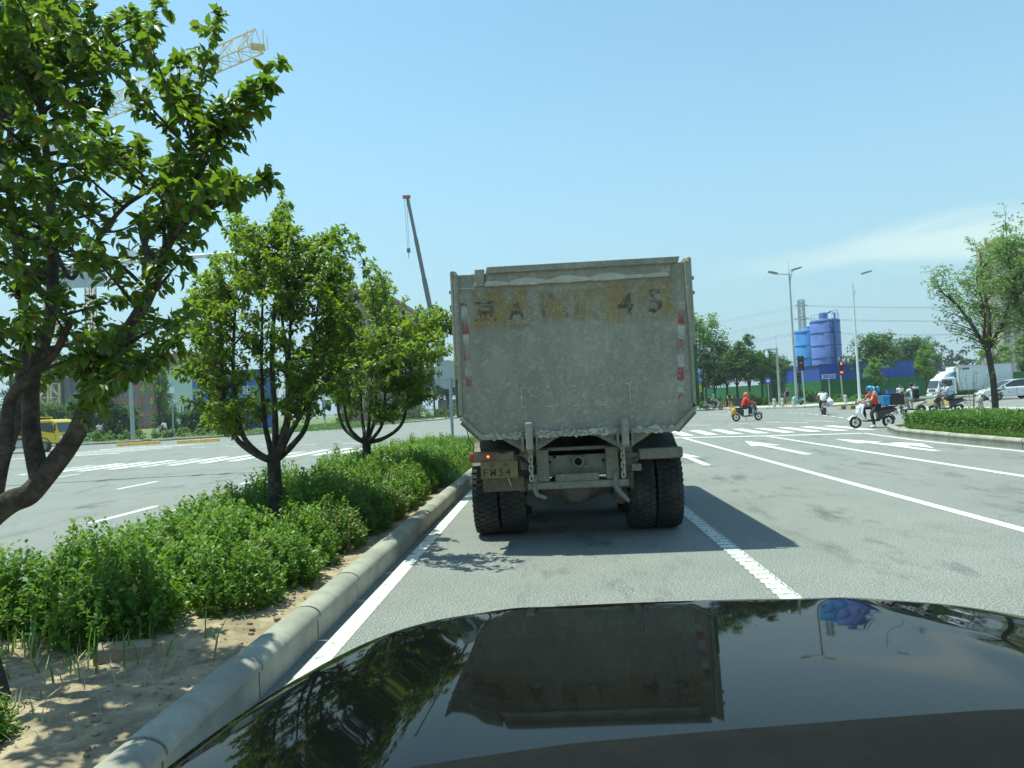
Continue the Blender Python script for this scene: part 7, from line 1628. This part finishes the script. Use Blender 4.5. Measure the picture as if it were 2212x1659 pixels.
# ---------------------------------------------------------------- light trucks and the car
def wheel_t(parent, x, y, r=.40, w=.11, mat=None):
    e = bpy.data.objects.new('wheel', None); C.objects.link(e); e.parent = parent; e.location = (x, y, r); s = 1 if x > 0 else -1
    MB().lathe([(r * .58, -w), (r * .85, -w * 1.05), (r * .98, -w * .8), (r, 0), (r * .98, w * .8), (r * .85, w * 1.05), (r * .58, w)], (0, 0, 0), 'x', 28).build('tyre', RUBBER, e, smooth=True)
    m = MB(); m.lathe([(r * .60, s * w * .95), (r * .54, s * w * .4), (r * .3, s * w * .3), (r * .22, s * w * .8), (0, s * w * .85)], (0, 0, 0), 'x', 24)
    m.build('rim', mat or M('truck_rim', (.28, .28, .27), .5, .5), e, smooth=True)
CABG = M('cab_glass', (.018, .022, .024), .08, spec=.7, coat=.5)
def light_truck(name, label, loc, rz, paint, roof_fairing=False, cat='truck'):
    t = thing(name, label, cat, loc, rz); PM = M('paint_truck_%s' % paint[0], paint[1], .3, coat=.7, var=.04)
    # cab, nose towards +y; origin between the front wheels
    prof = [(-.62, .62), (.30, .62), (.86, .55), (1.02, .62), (1.06, .95), (1.02, 1.18), (.80, 1.88), (.66, 2.06), (.45, 2.12), (-.50, 2.12), (-.62, 2.05)]
    MB().prism(prof, 'x', -.92, .92).build('cab', PM, t, bevel=.07)
    m = MB(); m.add([(-.80, 1.018, 1.26), (.80, 1.018, 1.26), (.76, .822, 1.90), (-.76, .822, 1.90)], [(0, 1, 2, 3)]); o = m.build('windscreen', CABG, t)
    sm = o.modifiers.new('th', 'SOLIDIFY'); sm.thickness = .03
    for s in (-1, 1):
        m = MB(); X = s * .925; m.add([(X, .74, 1.22), (X, .62, 1.78), (X, .55, 1.92), (X, -.25, 1.92), (X, -.30, 1.42), (X, .25, 1.30)], [(0, 1, 2, 3, 4, 5) if s > 0 else (5, 4, 3, 2, 1, 0)]); o = m.build('side_window', CABG, t)
        m = MB()
        for a_, c_ in (((X, .80, .75), (X, .80, 1.2)), ((X, -.36, .70), (X, -.36, 1.98)), ((X, -.36, .70), (X, .45, .70)), ((X, .78, 1.2), (X, .58, 1.97)), ((X, .58, 1.97), (X, -.36, 1.98))): m.bar(a_, c_, .016)
        dr = m.build('door_seam', BLKP, t); MB().box(min(X, X + s * .03), max(X, X + s * .03), -.25, -.08, 1.15, 1.19).build('door_handle', BLKP, dr)
        mm = MB(); mm.tube([(s * .93, .78, 1.9), (s * 1.10, .95, 1.86), (s * 1.12, .95, 1.35)], .016, 6); mm.box(s * 1.12 - .05, s * 1.12 + .05, .90, .96, 1.38, 1.80); mm.build('wing_mirror', BLKP, t)
        h = MB(); h.prism([(s * .52, .80), (s * .88, .84), (s * .90, 1.02), (s * .62, .98)], 'y', 1.035, 1.085); h.build('headlight', M('clear_lens', (.7, .72, .72), .15, coat=.6), t, bevel=.01)
        P = [(.43 * math.cos(a) + .0, .40 + .50 * math.sin(a)) for a in [math.pi * k / 10 for k in range(11)]]; Q = [(y * 1.13, .40 + (z - .40) * 1.13) for y, z in P[::-1]]
        MB().prism(P + Q, 'x', min(s * .88, s * .94), max(s * .88, s * .94)).build('wheel_arch', BLKP, t); wheel_t(t, s * .80, 0, .40)
    MB().prism([(-.60, .92), (.60, .92), (.50, 1.14), (-.50, 1.14)], 'y', 1.05, 1.085).build('grille', M('grille_grey', (.10, .10, .10), .4, .5), t, bevel=.01)
    m = MB()
    for k in range(3): m.box(-.55 + k * .03, .55 - k * .03, 1.087, 1.10, .95 + k * .065, .975 + k * .065)
    m.build('grille_bar', CHR, t); MB().box(-.92, .92, .98, 1.16, .45, .72).build('bumper', PM, t, bevel=.05); MB().box(-.22, .22, 1.162, 1.17, .52, .64).build('number_plate', SYEL if paint[0] == 'white' else SBLUE, t)
    MB().box(-.42, -.30, -6.0, .4, .52, .70).build('frame_rail', STEELD, t); MB().box(.30, .42, -6.0, .4, .52, .70).build('frame_rail', STEELD, t)
    for s in (-1, 1): wheel_t(t, s * .82, -3.75, .40, .13)
    if roof_fairing:
        m = MB(); m.prism([(.52, 2.10), (.20, 2.45), (-.20, 2.66), (-.55, 2.74), (-.55, 2.10)], 'x', -.80, .80); m.build('roof_fairing', PM, t, bevel=.08)
        BLS = M('stripe_blue', (.08, .28, .55), .4)
        for s in (-1, 1): m = MB(); m.add([(s * .803, -.05, 2.2), (s * .803, -.5, 2.2), (s * .803, -.5, 2.58), (s * .803, -.35, 2.5)], [(0, 1, 2, 3)]); m.build('fairing_stripe', BLS, t)
    return t, PM
# white box truck heading left on the side road
t, PM = light_truck('box_truck', 'white box truck with a roof fairing behind the cyclists', (35.3, 66.4, 0), L90, ('white', (.70, .73, .74)), True)
bx = MB().box(-1.08, 1.08, -5.35, -.82, .95, 3.10).build('cargo_box', M('box_panel', (.58, .63, .64), .45, var=.04, scale=.7), t, bevel=.02)
for a_, c_ in (((-1.09, -.80, .95), (-1.09, -.80, 3.12)), ((1.09, -.80, .95), (1.09, -.80, 3.12)), ((-1.09, -.80, 3.11), (1.09, -.80, 3.11)), ((-1.09, -5.36, .95), (-1.09, -5.36, 3.12)), ((1.09, -5.36, .95), (1.09, -5.36, 3.12)), ((-1.09, -.8, 3.12), (-1.09, -5.36, 3.12)), ((-1.09, -.8, .96), (-1.09, -5.36, .96))): MB().bar(a_, c_, .06).build('box_edge', M('alu', (.45, .46, .46), .4, .7), bx)
MB().box(-.6, .6, -.80, -.55, 2.62, 3.02).build('cooling_unit', SWHITE, t, bevel=.05); MB().box(-1.0, -.7, -2.6, -1.4, .55, .9).build('side_guard', STEELD, t)
for k in range(3): MB().box(-1.088, -1.083, -1.28 - k * .2, -1.12 - k * .2, 2.76, 2.93).build('printed_character', SBLK, bx)
m = MB().box(-1.088, -1.083, -1.02, -.88, 2.74, 2.96).build('printed_square', M('print_grey', (.35, .38, .38), .6), bx)
# rainbow car in front of it
def ev_car(label, loc, rz):
    t = thing('electric_car', label, 'car', loc, rz); PW = M('paint_car_white', (.72, .75, .76), .25, coat=.9, var=.02)
    m = MB(); secs = []
    prof = [(-2.40, .34), (-1.95, .28), (1.75, .26), (2.25, .28), (2.42, .42), (2.44, .62), (2.30, .80), (1.75, .94), (1.15, 1.06), (-2.25, 1.10), (-2.42, .95), (-2.46, .6)]
    m.prism(prof, 'x', -.94, .94); b = m.build('body', PW, t, bevel=.11)
    g_ = MB(); pg = [(1.28, 1.02), (.20, 1.55), (-.50, 1.64), (-1.70, 1.62), (-2.25, 1.40), (-2.36, 1.05)]; n = len(pg)
    g_.add([(-.86, y, z) for y, z in pg[:1]] + [(-.70, y, z) for y, z in pg[1:5]] + [(-.86, y, z) for y, z in pg[5:]] + [(.86, y, z) for y, z in pg[:1]] + [(.70, y, z) for y, z in pg[1:5]] + [(.86, y, z) for y, z in pg[5:]], [tuple(range(n))[::-1], tuple(range(n, 2 * n))] + [(i, (i + 1) % n, n + (i + 1) % n, n + i) for i in range(n)])
    g_.build('glasshouse', CABG, t, bevel=.05)
    r_ = MB(); pr2 = [(.12, 1.57), (-.50, 1.655), (-1.70, 1.64), (-2.28, 1.42), (-2.28, 1.46), (-1.72, 1.69), (-.48, 1.705), (.14, 1.60)]; r_.prism(pr2, 'x', -.69, .69); r_.build('roof', PW, t, bevel=.02)
    for s in (-1, 1):
        X = s * .80
        MB().bar((s * .88, 1.30, 1.06), (s * .72, .18, 1.58), .06).build('front_pillar', PW, t)
        wheel_t(t, s * .80, 1.45, .34, .10, CHR); wheel_t(t, s * .80, -1.45, .34, .10, CHR)
        P = [(1.45 + .40 * math.cos(a), .34 + .40 * math.sin(a)) for a in [math.pi * k / 12 for k in range(13)]]
        for yc in (1.45, -1.45): MB().prism([(y - 1.45 + yc, z) for y, z in P], 'x', min(s * .925, s * .946), max(s * .925, s * .946)).build('wheel_arch', BLKP, t)
        MB().prism([(s * .40, .74), (s * .92, .80), (s * .90, .86), (s * .42, .79)], 'y', 2.28, 2.42).build('headlight', CABG, t)
        MB().prism([(s * .55, .45), (s * .85, .45), (s * .80, .56), (s * .62, .52)], 'y', 2.40, 2.45).build('air_inlet', BLKP, t)
        mm = MB(); mm.ell((s * 1.0, .95, 1.12), (.09, .06, .07), 8, 6); mm.build('wing_mirror', PW, t, smooth=True)
        MB().box(min(X * 1.185, X * 1.19), max(X * 1.185, X * 1.19), -.02, .0, .38, 1.04).build('door_seam', BLKP, t)
    MB().box(-.22, .22, 2.425, 2.455, .50, .62).build('number_plate', M('plate_green', (.10, .50, .28), .5), t)
    # wrap on the near flank: rainbow and blossoms
    cols = [('wrap_red', (.62, .10, .08)), ('wrap_orange', (.72, .34, .06)), ('wrap_yellow', (.75, .62, .12)), ('wrap_green', (.25, .55, .22)), ('wrap_violet', (.40, .26, .60))]
    for i, (nm, c_) in enumerate(cols):
        m = MB(); r0, r1 = .95 - i * .07, .88 - i * .07; P = [(-2.05 + 1.35 * r * math.cos(a), .42 + r * .68 * math.sin(a)) for r, rev in ((r0, 0), (r1, 1)) for a in ([.45 + 1.0 * k / 8 for k in range(9)] if not rev else [.45 + 1.0 * (8 - k) / 8 for k in range(9)])]
        m.prism(P, 'x', -.949 - .0005 * i, -.945); m.build('rainbow_band', M(nm, c_, .35), t)
    rr = random.Random(4)
    for k in range(34):
        m = MB(); y, z, s = rr.uniform(-.9, .75), rr.uniform(.38, .78), rr.uniform(.02, .055); m.cyl((-.945, y, z), (-.949, y, z), s, n=6); m.build('blossom_print', M(*[('wrap_purple', (.42, .22, .50)), ('wrap_pink', (.65, .40, .52)), ('wrap_lilac', (.55, .48, .66))][k % 3], .4), t)
ev_car('white electric car with a rainbow and blossom wrap cut off by the right edge', (39.0, 63.2, 0), L90)
# yellow flatbed truck heading right on the left road
t, PM = light_truck('flatbed_truck', 'yellow flatbed recovery truck on the left road behind the dark limbs', (-33.4, 45.6, 0), -L90, ('yellow', (.66, .48, .02)))
MB().box(-1.05, 1.05, -6.6, -.85, .92, 1.02).build('flatbed', M('bed_steel', (.12, .12, .11), .6, .3), t, bevel=.02)
for s in (-1, 1): MB().box(min(s * 1.0, s * 1.06), max(s * 1.0, s * 1.06), -6.6, -.85, 1.025, 1.12).build('bed_rail', PM, t)
MB().box(.75, 1.04, -2.5, -1.1, .45, .85).build('tool_box', M('alu', (.45, .46, .46), .4, .7), t, bevel=.02); MB().bar((-.9, -.75, 1.1), (-.9, -.75, 2.3), .07).build('head_board', PM, t); MB().bar((.9, -.75, 1.1), (.9, -.75, 2.3), .07).build('head_board', PM, t); MB().bar((-.9, -.75, 2.3), (.9, -.75, 2.3), .07).build('head_board', PM, t)
t['label'] = 'yellow flatbed recovery truck on the left road behind the dark limbs'
# ---------------------------------------------------------------- summer haze in the air
HZ = bpy.data.materials.new('haze_air'); HZ.use_nodes = True; hn, hl = HZ.node_tree.nodes, HZ.node_tree.links; hn.clear()
ho = hn.new('ShaderNodeOutputMaterial'); hv = hn.new('ShaderNodeVolumePrincipled'); hv.inputs['Color'].default_value = (.86, .92, 1.0, 1); hv.inputs['Density'].default_value = 0.0005; hv.inputs['Anisotropy'].default_value = 0.3; hl.new(hv.outputs[0], ho.inputs['Volume'])
o = MB().box(-420, 520, -60, 460, -1.1, 75).build('haze', HZ); tag(o, 'thin summer haze over the whole junction', 'haze', kind='stuff')
